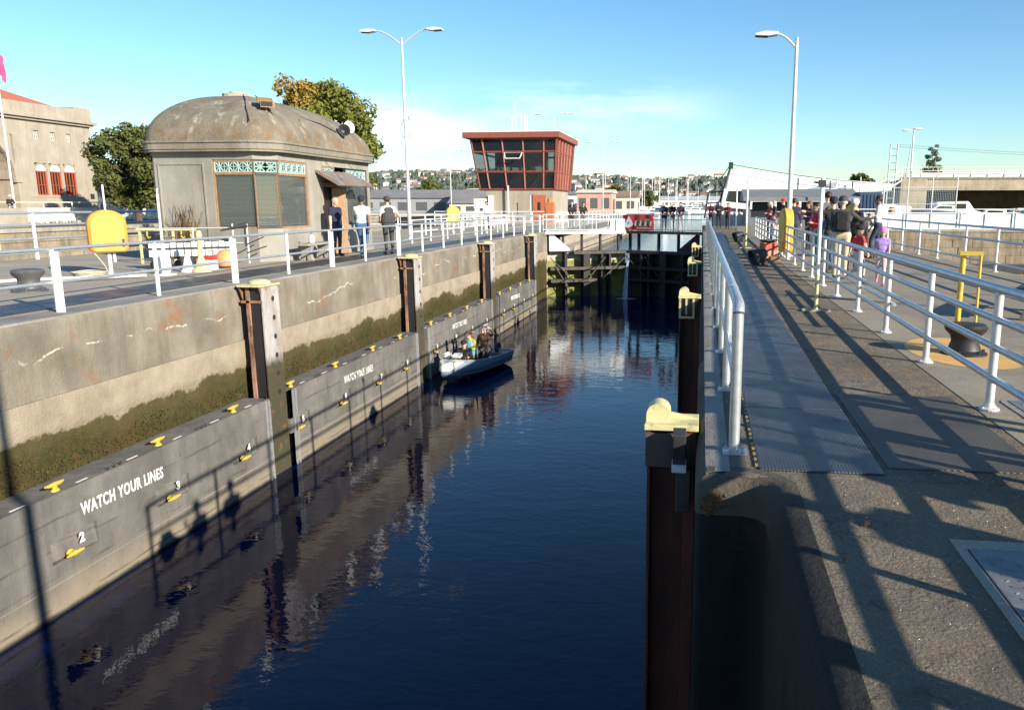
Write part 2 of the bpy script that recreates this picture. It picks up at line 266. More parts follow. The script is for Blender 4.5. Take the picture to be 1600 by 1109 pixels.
# ------------------------------------------------------------------ mesh helpers
class MB:
    def __init__(s): s.v = []; s.f = []; s.mi = []; s.cur = 0
    def add(s, vs, fs):
        o = len(s.v); s.v += [tuple(v) for v in vs]; s.f += [tuple(i + o for i in f) for f in fs]; s.mi += [s.cur] * len(fs); return s
    def box(s, x0, x1, y0, y1, z0, z1):
        return s.add([(x0,y0,z0),(x1,y0,z0),(x1,y1,z0),(x0,y1,z0),(x0,y0,z1),(x1,y0,z1),(x1,y1,z1),(x0,y1,z1)],
                     [(3,2,1,0),(4,5,6,7),(0,1,5,4),(1,2,6,5),(2,3,7,6),(3,0,4,7)])
    def obox(s, c, sz, rz=0.0, rx=0.0, ry=0.0):
        m = Euler((rx, ry, rz)).to_matrix(); hx, hy, hz = (a / 2 for a in sz); c = Vector(c)
        vs = [c + m @ Vector((x * hx, y * hy, zz * hz)) for zz in (-1, 1) for x, y in ((-1,-1),(1,-1),(1,1),(-1,1))]
        return s.add(vs, [(3,2,1,0),(4,5,6,7),(0,1,5,4),(1,2,6,5),(2,3,7,6),(3,0,4,7)])
    def tube(s, pts, r, n=10, cap=True):
        pts = [Vector(p) for p in pts]; k = len(pts); rs = r if isinstance(r, (list, tuple)) else [r] * k
        o = len(s.v); up = None
        for i, p in enumerate(pts):
            d = (pts[min(i + 1, k - 1)] - pts[max(i - 1, 0)]).normalized()
            if up is None:
                a = Vector((0, 0, 1)) if abs(d.z) < 0.9 else Vector((1, 0, 0)); u = d.cross(a).normalized()
            else:
                u = (up - d * up.dot(d)).normalized()
            up = u; w = d.cross(u)
            s.v += [tuple(p + (u * math.cos(t) + w * math.sin(t)) * rs[i]) for t in (2 * math.pi * j / n for j in range(n))]
        for i in range(k - 1):
            for j in range(n):
                a, b = o + i * n + j, o + i * n + (j + 1) % n; s.f.append((a, b, b + n, a + n)); s.mi.append(s.cur)
        if cap:
            s.f.append(tuple(o + j for j in reversed(range(n)))); s.mi.append(s.cur)
            s.f.append(tuple(o + (k - 1) * n + j for j in range(n))); s.mi.append(s.cur)
        return s
    def lathe(s, c, prof, n=20, sx=1, sy=1):
        o = len(s.v); k = len(prof)
        for r, z in prof: s.v += [(c[0] + r * sx * math.cos(2*math.pi*j/n), c[1] + r * sy * math.sin(2*math.pi*j/n), c[2] + z) for j in range(n)]
        for i in range(k - 1):
            for j in range(n):
                a, b = o + i * n + j, o + i * n + (j + 1) % n; s.f.append((a, b, b + n, a + n)); s.mi.append(s.cur)
        s.f.append(tuple(o + j for j in reversed(range(n)))); s.mi.append(s.cur)
        s.f.append(tuple(o + (k - 1) * n + j for j in range(n))); s.mi.append(s.cur); return s
    def prism(s, poly, axis, a0, a1):
        """poly: 2D points; extruded along axis 'x'|'y'|'z' from a0 to a1"""
        k = len(poly)
        def P(p, a): return {'x': (a, p[0], p[1]), 'y': (p[0], a, p[1]), 'z': (p[0], p[1], a)}[axis]
        return s.add([P(p, a0) for p in poly] + [P(p, a1) for p in poly],
                     [tuple(reversed(range(k))), tuple(range(k, 2 * k))] + [(i, (i+1) % k, k + (i+1) % k, k + i) for i in range(k)])
    def quad(s, a, b, c, d): return s.add([a, b, c, d], [(0, 1, 2, 3)])
    def build(s, name, mats, parent=None, smooth=False, loc=None, rz=0, bevel=0, fix=True):
        me = bpy.data.meshes.new(name); me.from_pydata(s.v, [], s.f)
        if not isinstance(mats, (list, tuple)): mats = [mats]
        for m in mats: me.materials.append(m)
        if len(mats) > 1: me.polygons.foreach_set('material_index', s.mi)
        if fix and len(s.f) < 60000:
            b = bmesh.new(); b.from_mesh(me); bmesh.ops.recalc_face_normals(b, faces=b.faces); b.to_mesh(me); b.free()
        if smooth:
            me.polygons.foreach_set('use_smooth', [True] * len(me.polygons)); me.set_sharp_from_angle(angle=R(42))
        o = bpy.data.objects.new(name, me); COL.objects.link(o)
        if bevel:
            bm = o.modifiers.new('bevel', 'BEVEL'); bm.width = bevel; bm.segments = 2; bm.limit_method = 'ANGLE'; bm.angle_limit = R(40)
        if loc is not None: o.location = loc; o.rotation_euler = (0, 0, rz)
        if parent is not None: o.parent = parent
        return o
def tag(o, label, cat, group=None):
    o['label'] = label; o['category'] = cat
    if group: o['group'] = group
    return o
def thing(name, label, cat, loc=(0, 0, 0), rz=0, group=None):
    o = bpy.data.objects.new(name, None); COL.objects.link(o); o.empty_display_size = 0.2
    o.location = loc; o.rotation_euler = (0, 0, rz); return tag(o, label, cat, group)
def struct(name, mb, m, smooth=False, kind='structure', **k):
    o = mb.build(name, m, smooth=smooth, **k); o['kind'] = kind; return o
KIDS = {}
def copy_tree(o, loc, rz=None, label=None, parent=None):
    c = o.copy(); COL.objects.link(c)
    if parent is not None: c.parent = parent
    else:
        c.location = loc
        if rz is not None: c.rotation_euler = (0, 0, rz)
        if label: c['label'] = label
    for ch in o.children: copy_tree(ch, None, parent=c)
    return c
def text_mesh(body, size, m, name, parent, loc, rot, extrude=0.002, bold=0.0, sx=1.0, align='LEFT'):
    cu = bpy.data.curves.new(name, 'FONT'); cu.body = body; cu.size = size; cu.extrude = extrude; cu.offset = bold; cu.align_x = align
    cu.resolution_u = 3; cu.space_character = 1.12
    t = bpy.data.objects.new(name, cu); COL.objects.link(t)
    dg = bpy.context.evaluated_depsgraph_get(); me = bpy.data.meshes.new_from_object(t.evaluated_get(dg))
    bpy.data.objects.remove(t); bpy.data.curves.remove(cu)
    me.materials.clear(); me.materials.append(m); me.name = name
    o = bpy.data.objects.new(name, me); COL.objects.link(o); o.location = loc; o.rotation_euler = rot; o.scale = (sx, 1, 1)
    if parent is not None: o.parent = parent
    return o
# ================================================================== SETTING: water, ground, decks
WZ = -3.85
def sheet(name, x0, x1, y0, y1, z, m, nx=1, ny=1):
    mb = MB()
    for i in range(nx):
        for j in range(ny):
            a, b = x0 + (x1 - x0) * i / nx, x0 + (x1 - x0) * (i + 1) / nx; c, d = y0 + (y1 - y0) * j / ny, y0 + (y1 - y0) * (j + 1) / ny
            mb.quad((a, c, z), (b, c, z), (b, d, z), (a, d, z))
    return struct(name, mb, m)
sheet('chamber_water', -9.2, 0.9, -30, 47, WZ, M_WATER)
sheet('lake_bed', -5000, 5000, -200, 7000, -8.0, M_CONC)
sheet('lake_water', -3000, 3000, 150, 3200, -1.9, M_LAKE)
sheet('upper_chamber_water', -9.2, 0.9, 47.6, 150, -1.9, M_LAKE)
sheet('large_lock_water', -44.8, -19.4, -40, 150, -3.2, M_LAKE)
sheet('spillway_water', 7.3, 120, -40, 49.4, -3.0, M_WATER)
sheet('upper_spillway_water', 1.0, 160, 50.6, 150, -1.9, M_LAKE)

def sweep(path, prof, mb):
    """path: 2D points; prof: (offset to the left of the path, z)"""
    k = len(path); P = [Vector(p) for p in path]; N = []
    for i in range(k):
        d0 = (P[i] - P[i - 1]).normalized() if i else None; d1 = (P[i + 1] - P[i]).normalized() if i < k - 1 else None
        d0 = d0 or d1; d1 = d1 or d0
        n0 = Vector((-d0.y, d0.x)); n1 = Vector((-d1.y, d1.x)); n = (n0 + n1).normalized(); N.append(n / max(0.3, n.dot(n0)))
    vs = []; q = len(prof); fs = []
    for i in range(k):
        for o, z in prof: vs.append((P[i].x + N[i].x * o, P[i].y + N[i].y * o, z))
    for i in range(k - 1):
        for j in range(q - 1): fs.append((i*q+j, i*q+j+1, (i+1)*q+j+1, (i+1)*q+j))
    mb.add(vs, fs); return [(P[i].x + N[i].x * prof[-1][0], P[i].y + N[i].y * prof[-1][0]) for i in range(k)]
def arc(cx, cy, r, a0, a1, n): return [(cx + r * math.cos(R(a0 + (a1 - a0) * i / n)), cy + r * math.sin(R(a0 + (a1 - a0) * i / n))) for i in range(n + 1)]

# right-hand lock wall with the gate recess cut into it
t = thing('lock_wall', 'damp concrete lock wall darkened for shade below the matted walkway, with a rounded gate recess', 'lock wall')
rpath = [(0.0, 47.4)] + [(0.0, 46 - i * 2.0) for i in range(20)] + arc(0.05, 4.47, 0.05, 180, 270, 3) + arc(0.255, 4.27, 0.15, 90, 0, 8) + [(0.405, 2.5), (0.40, 0.5), (0.40, -16)]
CP = [(0, -6), (0, -3.9), (0.0, -2), (0, -0.6), (0.0, -0.13), (0.015, -0.06), (0.05, -0.015), (0.11, 0.0), (0.16, 0.001), (0.16, -0.4)]
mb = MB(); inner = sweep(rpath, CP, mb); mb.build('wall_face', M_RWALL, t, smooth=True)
mb = MB()      # the coping: a weathered pale top band along the edge
sweep(rpath[:24], [(0.055, -0.008), (0.115, 0.0045), (0.20, 0.005), (0.2, -0.02)], mb); mb.build('coping', M_COPE, t, smooth=True)
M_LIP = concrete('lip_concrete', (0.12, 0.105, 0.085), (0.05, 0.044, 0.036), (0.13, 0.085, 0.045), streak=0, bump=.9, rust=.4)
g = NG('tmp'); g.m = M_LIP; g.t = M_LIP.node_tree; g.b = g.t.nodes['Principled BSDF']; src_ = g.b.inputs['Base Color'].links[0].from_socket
g.color(g.mix(g.rng(g.math('ADD', g.axis(1), g.math('MULTIPLY', g.noise(6, 4), .3)), 4.45, 3.95), src_, (.02, .019, .018)))  # lip colour fades to near-black, painting in the shade along the recess
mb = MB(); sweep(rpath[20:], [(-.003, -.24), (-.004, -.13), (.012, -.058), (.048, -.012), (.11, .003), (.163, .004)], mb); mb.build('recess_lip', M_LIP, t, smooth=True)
mb = MB()
for zz, rr in ((-2.05, 0.02), (-2.9, 0.015)):
    mb.tube([(0.404, y, zz) for y in (-1.5, 0, 1.5, 3.0, 4.2)] + [(0.33, 4.37, zz), (0.1, 4.40, zz)], rr, 8)
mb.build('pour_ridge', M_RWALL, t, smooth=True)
mb = MB()
for i in range(150):
    a, b = rnd.gauss(0.09, .033), rnd.gauss(-0.17, .03); mb.lathe((a, 4.415, b), [(0.001, -0.012), (rnd.uniform(.006, .017), rnd.uniform(-.004, .004)), (0.001, 0.011)], 5)
mb.build('rusty_lichen', mat('lichen_rust', (.20, .085, .025), .9, .3, 30, c2=(.05, .03, .015)), t)
mb = MB(); mb.box(0.25, 0.40, 3.0, 3.14, -1.05, -0.95).tube([(0.34, 3.06, -1.0), (0.26, 3.02, -0.99)], 0.03, 8); mb.build('mooring_lug', M_STEELD, t)
mb = MB(); mb.tube([(0.28, 3.02, -1.0), (-0.2, 2.84, -1.22), (-0.9, 2.62, -1.42), (-2.4, 2.15, -1.75)], 0.008, 6)
tag(mb.build('rope', M_ROPE, None, True), 'thin rope stretched out across the dark gate recess', 'rope')

# deck on the right: base, slabs, mats
mb = MB(); poly = [(x + 0.002, y) for x, y in inner] + [(7.1, -16), (7.1, 60), (0.16, 60), (0.16, 47.4)]
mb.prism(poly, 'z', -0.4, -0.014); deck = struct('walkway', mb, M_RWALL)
cols = [(2.135, 4.55), (4.56, 7.08)]
for ci, (a, b) in enumerate(cols):
    y = -6.0
    while y < 59:
        mb = MB(); mb.box(a, b, y, min(y + 3.0, 60) - 0.012, -0.013, 0.0); mb.build('paving_slab', M_DECKS, deck, bevel=0.006); y += 3.0
y = 4.475; edges = [4.475, 6.7, 9.6, 12.1, 14.6, 18.5, 22.4, 26.5, 31, 36, 41, 47, 53, 60]
for a, b in zip(edges[:-1], edges[1:]):
    mb = MB(); mb.box(0.165, 2.125, a, b - 0.012, -0.013, 0.0); mb.build('paving_slab', M_DECK, deck, bevel=0.006)
mb = MB(); pin = [(x + 0.004, y) for x, y in inner if y < 4.47] ; pin = [(0.165, 4.465)] + pin
mb.prism(pin[:-1] + [(0.565, 0.6), (2.125, 0.6), (2.125, 4.465)], 'z', -0.013, 0.0); mb.build('paving_slab', M_DECK, deck)
mb = MB(); mb.box(0.565, 2.125, -6, 0.588, -0.013, 0.0); mb.build('paving_slab', M_DECK, deck)
y = 4.545; i = 0; L_ = [1.47, 1.50, 1.42, 1.45]
while y < 44:
    l = L_[i % 4]; mb = MB(); dx = rnd.uniform(-.006, .006)
    mb.box(0.375 + dx, 1.095 + dx, y, y + l - 0.010, 0.0005, 0.013); mb.build('rubber_mat', M_MAT, deck, bevel=0.004); y += l; i += 1
mb = MB(); y = 4.6
while y < 20: mb.box(0.352, 0.372, y, y + 0.055, 0.0005, 0.010); y += 0.11
mb.build('yellow_mat_edge', M_YDIRT, deck)['kind'] = 'stuff'
mb = MB(); y = 4.655
while y < 20: mb.box(0.352, 0.372, y, y + 0.053, 0.0005, 0.009); y += 0.11
mb.build('black_mat_edge', M_RUBBER, deck)['kind'] = 'stuff'
mb = MB(); mb.box(1.14, 2.04, 4.68, 6.57, 0.0008, 0.008)
rp = mb.build('ribbed_rubber_plate', M_RIB, None, bevel=0.004); tag(rp, 'worn ribbed rubber plate lying on the deck right of the dark mats', 'plate')
t = thing('access_cover', 'steel tread plate cover in a pale concrete frame at the right edge of the deck', 'access cover')
mb = MB(); mb.box(1.19, 2.6, 3.56, 3.66, 0.0006, 0.006); mb.box(1.19, 1.235, 1.0, 3.56, 0.0006, 0.006); mb.build('frame', M_DECKL, t)
mb = MB(); mb.box(1.243, 2.55, 1.0, 3.552, 0.0006, 0.008); mb.build('plate', M_TREAD, t)
mb = MB()
for i in range(24):
    for j in range(46):
        x, y = 1.30 + i * 0.052, 1.05 + j * 0.0535
        a = R(38 if (i + j) % 2 else -52) ; c, s_ = math.cos(a), math.sin(a)
        pts = [(0.018, 0), (0, 0.006), (-0.018, 0), (0, -0.006)]
        vs = [(x + p * c - q * s_, y + p * s_ + q * c, 0.008) for p, q in pts] + [(x, y, 0.0125)]
        mb.add(vs, [(0, 1, 4), (1, 2, 4), (2, 3, 4), (3, 0, 4)])
mb.build('tread_bumps', M_TREAD, t)['kind'] = 'stuff'
t = thing('access_cover', 'small rounded steel hatch set in the deck beyond the four bar railing', 'access cover')
mb = MB(); mb.prism([(x, y) for cx, cy, a in ((2.95, 6.45, 0), (2.5, 6.45, 90), (2.5, 5.6, 180), (2.95, 5.6, 270)) for x, y in arc(cx, cy, .1, a, a + 90, 4)], 'z', 0.0006, 0.007); mb.build('frame', M_COPE, t)
mb = MB(); mb.box(2.46, 2.99, 5.56, 6.49, 0.007, 0.012)
for k in range(9): mb.box(2.52, 2.93, 5.63 + k * .09, 5.66 + k * .09, 0.012, 0.016)
mb.build('lid', M_TREAD, t)
# dry leaf and scraps on the deck
mb = MB()
mb.add([(0.80, 3.78, .004), (0.835, 3.81, .02), (0.865, 3.79, .006), (0.85, 3.76, .018), (0.82, 3.755, .004), (0.83, 3.785, .03)], [(0,1,5),(1,2,5),(2,3,5),(3,4,5),(4,0,5)])
tag(mb.build('dry_leaf', M_HAIRB, None), 'curled dark brown dry leaf lying on the sunlit deck', 'leaf')
mb = MB()
for i in range(260):
    x, y = rnd.uniform(0.75, 2.1), rnd.uniform(2.0, 9.0); r = rnd.uniform(.002, .006)
    if .36 < x < 1.11 and y > 4.5: continue
    vs = [(x + r * math.cos(a), y + r * math.sin(a), 0.0008) for a in (0.2, 1.5, 3.0, 4.6)] + [(x, y, 0.003)]
    mb.add(vs, [(0,1,4),(1,2,4),(2,3,4),(3,0,4)])
mb.build('grit', M_OFFWH, deck)['kind'] = 'stuff'

# ------------------------------------------------------------------ left lock wall and island deck
t = thing('lock_wall', 'sunlit concrete lock wall with a pale band and mossy foot behind the floating guide walls', 'lock wall'); LW = t
ys = [-16] + [y for y in np.arange(-14, 46, 1.0)] + [45.6]
mb = MB()
sweep([(-9.0, y) for y in ys], [(0, -6), (0.02, -3), (0.012, -2.2), (0.008, -1.64), (-0.02, -1.60), (-0.028, -1.50), (-0.035, -1.12), (-0.03, -1.09), (0, -1.085), (0, -0.5), (0.0, -0.10), (0.02, -0.03), (0.06, -0.004), (0.10, 0.0)], mb)
mb.build('wall_face', M_WALL, t, smooth=True)
for a, b in ((-16, -6), (-6, 2), (2, 8.6), (8.6, 15.1), (15.1, 21.4), (21.4, 27.8), (27.8, 34.0), (34.0, 40), (40, 45.6)):
    mb = MB(); mb.box(-9.62, -9.02, a, b - 0.012, -0.30, 0.003); mb.build('coping', M_COPE, t, bevel=0.03)
mb = MB(); mb.box(-9.62, -9.0, 45.61, 45.9, -6, 0.0); mb.box(-9.9, -9.6, 45.3, 47.0, -6, -0.02); mb.build('hollow_quoin', M_CONC, t, bevel=0.04)
mb = MB(); mb.prism([(-9.62, -16), (-9.62, 47), (-9.0, 47.2), (-9.0, 149.9), (-19.4, 149.9), (-19.4, -40), (-9.62, -40)][::-1], 'z', -0.5, -0.012)
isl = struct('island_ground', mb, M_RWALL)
for cx0, cx1 in ((-12.2, -9.63), (-15.6, -12.21), (-19.38, -15.61)):
    y = -4
    while y < 148:
        l = 3.1 if y < 60 else 15
        mb = MB(); mb.box(cx0, cx1, y, y + l - 0.015, -0.012, 0.0); mb.build('paving_slab', M_DECKL, isl); y += l
y = 2.0
while y < 44:
    mb = MB(); mb.box(-10.75, -9.75, y, y + 1.98, 0.0005, 0.014); mb.build('rubber_mat', M_MAT, isl, bevel=0.004); y += 2.0
# upstream walls
mb = MB(); mb.prism([(-9.0, -6), (-9.0, -1.5), (-8.3, -1.45), (-8.25, -1.1), (-9.0, -1.05), (-9.0, 0), (-9.6, 0), (-9.6, -6)], 'y', 50.2, 150)
tag(mb.build('lock_wall', M_SAND, None, bevel=0.02), 'sunlit upstream lock wall with a ledge seen through the open gate frame', 'lock wall')
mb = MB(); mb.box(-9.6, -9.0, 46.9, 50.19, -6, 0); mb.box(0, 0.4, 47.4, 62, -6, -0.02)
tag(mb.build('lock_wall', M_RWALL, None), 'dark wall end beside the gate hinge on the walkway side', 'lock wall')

# ------------------------------------------------------------------ north bank behind the large lock
t = thing('retaining_wall', 'weathered stone wall of the large lock below the bank road at the left', 'wall')
for r in range(5):
    x = -20 + (r % 2) * 0.8; k = 0
    while x < 110 and k < 75:
        w = rnd.uniform(1.4, 2.1); mb = MB(); mb.box(-45.6, -45.0 + rnd.uniform(-.03, .03), x, x + w - .03, -0.3 - .62 * (r + 1), -0.33 - .62 * r)
        if 20 < x: mb.build('stone', M_STONE, t); k += 1
        x += w
mb = MB(); mb.box(-45.9, -45.15, -40, 149, -8, -0.45); mb.build('backing', M_RWALL, t)
mb = MB(); mb.box(-46.0, -44.95, -40, 149, -0.29, 0.0); mb.build('coping', M_CONC, t, bevel=0.03)
mb = MB(); mb.box(-400, -46.01, -100, 149, -8, -0.02); struct('bank_ground', mb, M_DECKL)
mb = MB(); mb.box(-52, -46.1, -20, 149, -0.018, 0.0); struct('bank_road', mb, mat('asphalt', (0.07, 0.07, 0.072), 0.9, 0.15, 3))
mb = MB()
for i in range(2600):
    x, y = rnd.uniform(-53.2, -52.1), rnd.uniform(20, 110); h = rnd.uniform(.15, .5)
    mb.add([(x - .03, y, 0), (x + .03, y, 0), (x + rnd.uniform(-.1, .1), y + rnd.uniform(-.1, .1), h)], [(0, 1, 2)])
go = mb.build('grass', M_GRASS, None); go['kind'] = 'stuff'

# ================================================================== floating guide walls and piles
def add_pocketed(mb, y0, y1, cl):
    X = -8.40; zb, zt = -4.5, -2.215; p0, p1 = -3.14, -2.83
    ed = [y0]
    for c in cl: ed += [c - .32, c + .50]
    ed.append(y1)
    for i in range(len(ed) - 1):
        a, b = ed[i], ed[i + 1]
        def q(za, zb_): mb.quad((X, a, za), (X, b, za), (X, b, zb_), (X, a, zb_))
        if i % 2 == 0: q(zb, p0); q(p0, p1); q(p1, zt)
        else:
            q(zb, p0); q(p1, zt); A0, A1, B0, B1 = X - .10, X - .40, X - .02, X - .07     # the back of the niche leans in towards its upper left
            mb.add([(A0, a, p0), (B0, b, p0), (B1, b, p1), (A1, a, p1)], [(0, 1, 2), (0, 2, 3)])
            mb.quad((X, a, p0), (X, b, p0), (B0, b, p0), (A0, a, p0)); mb.quad((X, a, p1), (A1, a, p1), (B1, b, p1), (X, b, p1))
            mb.quad((X, a, p0), (A0, a, p0), (A1, a, p1), (X, a, p1)); mb.quad((X, b, p0), (X, b, p1), (B1, b, p1), (B0, b, p0))
    B = -8.93
    mb.quad((X, y0, zt), (X, y1, zt), (B, y1, zt), (B, y0, zt)); mb.quad((B, y0, zb), (B, y1, zb), (B, y1, zt), (B, y0, zt))
    mb.quad((X, y0, zb), (X, y0, zt), (B, y0, zt), (B, y0, zb)); mb.quad((X, y1, zb), (X, y1, zt), (B, y1, zt), (B, y1, zb)); mb.quad((X, y0, zb), (X, y1, zb), (B, y1, zb), (B, y0, zb))
def cleat_mb(axis_z=True):
    mb = MB()
    mb.lathe((0, 0, 0), [(0.055, 0), (0.05, 0.02), (0.032, 0.03), (0.032, 0.075), (0.045, 0.09), (0.03, 0.11)], 12, 0.9, 1.15)
    mb.tube([(0, -0.155, 0.098), (0, -0.09, 0.088), (0, 0, 0.09), (0, 0.09, 0.088), (0, 0.155, 0.098)], [0.013, 0.026, 0.032, 0.026, 0.013], 8)
    return mb
CLEAT = cleat_mb().build('cleat', M_YEL, None, True)
CLEAT_ME = CLEAT.data; bpy.data.objects.remove(CLEAT)
def cleat(parent, loc, rot, s=1.0):
    o = bpy.data.objects.new('cleat', CLEAT_ME); COL.objects.link(o); o.location = loc; o.rotation_euler = rot; o.scale = (s, s, s); o.parent = parent
M_PAINT = mat('marking_paint', (0.80, 0.80, 0.78), 0.7, 0.06, 30)
g = NG('flaking_paint'); f = g.rng(g.noise(7, 5, 0.7), 0.50, 0.54); g.color(g.mix(f, (0.80, 0.80, 0.78), (0.25, 0.24, 0.22))); g.rough(0.8); M_FLAKE = g.m
g = NG('worn_paint'); f = g.rng(g.noise(14, 6, 0.75), 0.60, 0.66); g.color(g.mix(f, (0.78, 0.78, 0.76), (0.25, 0.24, 0.22))); g.rough(0.8); M_WORNP = g.m
secs = [(6.25, 14.12, [6.93, 8.98, 11.03, 13.09], ['1', '2', '3', '4'], 'nearest grey floating guide wall, cleats numbered 2 to 4, sharp white lettering'),
        (14.97, 22.42, [15.12 + .05, 17.24, 19.40, 21.30], ['5', '6', '7', '8'], 'grey floating guide wall with cleats numbered 5 to 8 and flaking white lettering'),
        (23.28, 31.05, [23.95, 25.9, 27.9, 29.9], ['9', '10', '11', '12'], 'grey floating guide wall beside the small boat, cleats numbered 9 to 12'),
        (31.92, 39.6, [32.7, 34.6, 36.6, 38.6], ['13', '14', '15', '16'], 'farthest grey floating guide wall, cleats numbered 13 to 16')]
for si, (y0, y1, cl, nums, lab) in enumerate(secs):
    t = thing('floating_guide_wall', lab, 'guide wall', group='floating guide walls along the left lock wall')
    mb = MB(); add_pocketed(mb, y0, y1, cl); mb.build('body', M_FLOAT, t)
    for k, e in enumerate((y0 + .02, y0 + .13, y1 - .05, y1 - .16)):
        mb = MB(); mb.box(-8.405, -8.375, e, e + .03, -4.4, -2.25 + (k % 2) * .02); mb.build('guide_strip', M_GALV, t)
    for zj in (-3.42,):
        mb = MB(); mb.box(-8.402, -8.392, y0 + .2, y1 - .2, zj, zj + .012); mb.build('formwork_seam', M_COPE, t)
    for c, nme in zip(cl, nums):
        cleat(t, (-8.52, c, -2.215), (0, 0, 0)); cleat(t, (-8.425, c, -3.09), (0, R(90), 0), 0.95)
        text_mesh(nme, 0.185, M_PAINT, 'number', t, (-8.399, c + .16, -3.02), (R(90), 0, R(90)), 0.001, 0.009)
        mb = MB(); mb.box(-8.50, -8.47, c - .75, c - .52, -2.2145, -2.212); mb.build('paint_dash', M_PAINT, t)
        mb = MB(); mb.box(-8.50, -8.47, c + .32, c + .52, -2.2145, -2.212); mb.build('paint_dash', M_PAINT, t)
        for q in range(3): mb = MB(); mb.tube([(-8.42, c + .85 + q * .12, -2.215), (-8.42, c + .85 + q * .12, -2.16)], .012, 6); mb.build('bolt', M_STEELD, t)
    yc = (9.23, 17.40, 25.75, 34.2)[si]
    tx = text_mesh('WATCH YOUR LINES', 0.245, (M_WORNP, M_FLAKE, M_FLAKE, M_WORNP)[si], 'lettering', t, (-8.396, yc, -2.66 + (0.01 if si else 0)), (R(90), R(1.2), R(90)), 0.001, 0.006)
    tx.scale[0] = 1.68 / max(v.co.x for v in tx.data.vertices)
for q in (5, 11, 15):
    pass

g = NG('rust_streaked'); c = g.mix(g.rng(g.noise(6, 6, .7, sc=(1, 1, .3)), .42, .58), (0.30, 0.17, 0.11), (0.09, 0.04, 0.025)); g.color(c); g.rough(.85); M_RUSTP = g.m
def pile_left(y, lab):
    t = thing('guide_pile', lab, 'pile', (-8.45, y, 0), group='steel guide piles along the left lock wall')
    mb = MB(); hw = .30
    mb.box(-.04, 0, -hw, hw, -6, -.02); mb.build('flange', M_PILE, t, bevel=.006)
    mb = MB(); mb.box(-.36, -.28, -hw, hw, -6, -.02); mb.build('flange', M_RUSTP, t, bevel=.006); mb = MB(); mb.box(-.279, -.041, -.265, .265, -6, -.02); mb.build('shade_web', M_BLACK, t)  # web widened and coloured black to imitate the shade inside the recess
    for k in range(6):
        z = -.28 - k * .38; n = 10; vs = [(0.0035, .06 + .045 * math.cos(2*math.pi*j/n), z + .045 * math.sin(2*math.pi*j/n)) for j in range(n)]
        mb = MB(); mb.add(vs, [tuple(range(n))])
        ring = [(0.006 , .06 + .055 * math.cos(2*math.pi*j/n), z + .055 * math.sin(2*math.pi*j/n)) for j in range(n)]
        o = len(mb.v); mb.add(vs + ring, [(j, (j+1) % n, n + (j+1) % n, n + j) for j in range(n)]); mb.build('bolt_hole', M_STEELD, t)
    mb = MB(); mb.box(-.52, .04, -.32, .30, -.02, .015)
    mb.box(-.46, .0, -.40, -.26, -.02, .012); mb.build('cap_plate', M_PYEL, t, bevel=.005)
    mb = MB(); mb.lathe((-.24, .04, .016), [(.19, 0), (.175, .045), (.11, .08), (.001, .09)], 20, 1.2, .95); mb.build('cap_dome', M_PYEL, t, True)
    mb = MB(); mb.prism([(-.36, -.02), (-.23, -.02), (-.23, -.30)], 'x', -.05, -.02); mb.prism([(-.36, -.02), (-.23, -.02), (-.23, -.30)], 'x', -.46, -.43)
    mb.box(-.46, -.02, -.30, -.226, -.34, -.29); mb.build('bracket', M_RUST, t)
    return t
for y, lab in ((14.55, 'rusty steel guide pile nearest the camera, between cleats 4 and 5'), (22.85, 'second rusty guide pile, standing between cleats 8 and 9'),
               (31.48, 'third dark guide pile with a bright yellow cap bracket, beyond the boat'), (39.95, 'farthest guide pile on the left wall next to the lock gate')):
    pile_left(y, lab)
M_GATED_P = mat('pile_plate', (.06, .06, .065), .7, .3, 8, c2=(.09, .05, .035))
def pile_right(y, lab):
    t = thing('guide_pile', lab, 'pile', (-.03, y, 0), group='steel guide piles along the walkway wall')
    mb = MB(); hw = .165
    mb.box(-.325, -.30, -hw, hw, -6, -.03); mb.box(-.06, .027, -hw, hw, -6, -.03); mb.box(-.30, -.06, -.016, .016, -6, -.03); mb.build('pile_section', M_PILER, t, bevel=.006)
    mb = MB(); mb.box(-.335, -.02, -.185, -.17, -.30, -.05); mb.build('web_plate', M_GATED_P, t)
    mb = MB(); mb.box(-.345, .04, -.19, .15, -.03, .012); mb.build('cap_plate', M_PYEL, t, bevel=.005)
    mb = MB(); mb.prism([(-.335, .0125)] + [(x, z) for x, z in arc(-.25, .065, .085, 180, 0, 12)] + [(-.165, .0125)], 'y', -.12, .06); mb.build('cap_dome', M_PYEL, t, True)
    mb = MB(); mb.prism([(-.175, .013), (-.175, .06), (.03, .02), (.03, .013)], 'y', -.01, .03); mb.build('cap_web', M_PYEL, t)
    mb = MB()
    for x in (-.33, -.10): mb.box(x, x + .035, -.235, -.205, -.33, -.03)
    mb.box(-.33, -.065, -.235, -.205, -.37, -.33); mb.box(-.22, -.19, -.24, -.205, -.30, -.03); mb.build('bracket', M_PYEL, t)
    return t
for y, lab in ((5.6, 'nearest pale yellow capped guide pile against the dark walkway wall'), (13.7, 'second yellow capped guide pile from the camera along the walkway wall'),
               (21.9, 'third yellow capped guide pile along the walkway wall'), (30.2, 'farthest yellow capped guide pile near the right gate leaf')):
    p = pile_right(y, lab)
    if y < 6:
        for ch in list(p.children):
            if ch.name.startswith('bracket'): bpy.data.objects.remove(ch)
        mb = MB(); mb.obox((-.09, -.28, -.16), (.09, .12, .34), 0, R(12)); mb.obox((-.06, -.30, -.42), (.10, .12, .3), 0, R(-8)); mb.build('timber_fender', M_STEELD, p, bevel=.006)
        mb = MB(); mb.obox((-.09, -.305, -.245), (.10, .13, .035), 0, R(12)); mb.build('white_strap', M_WHITE, p)

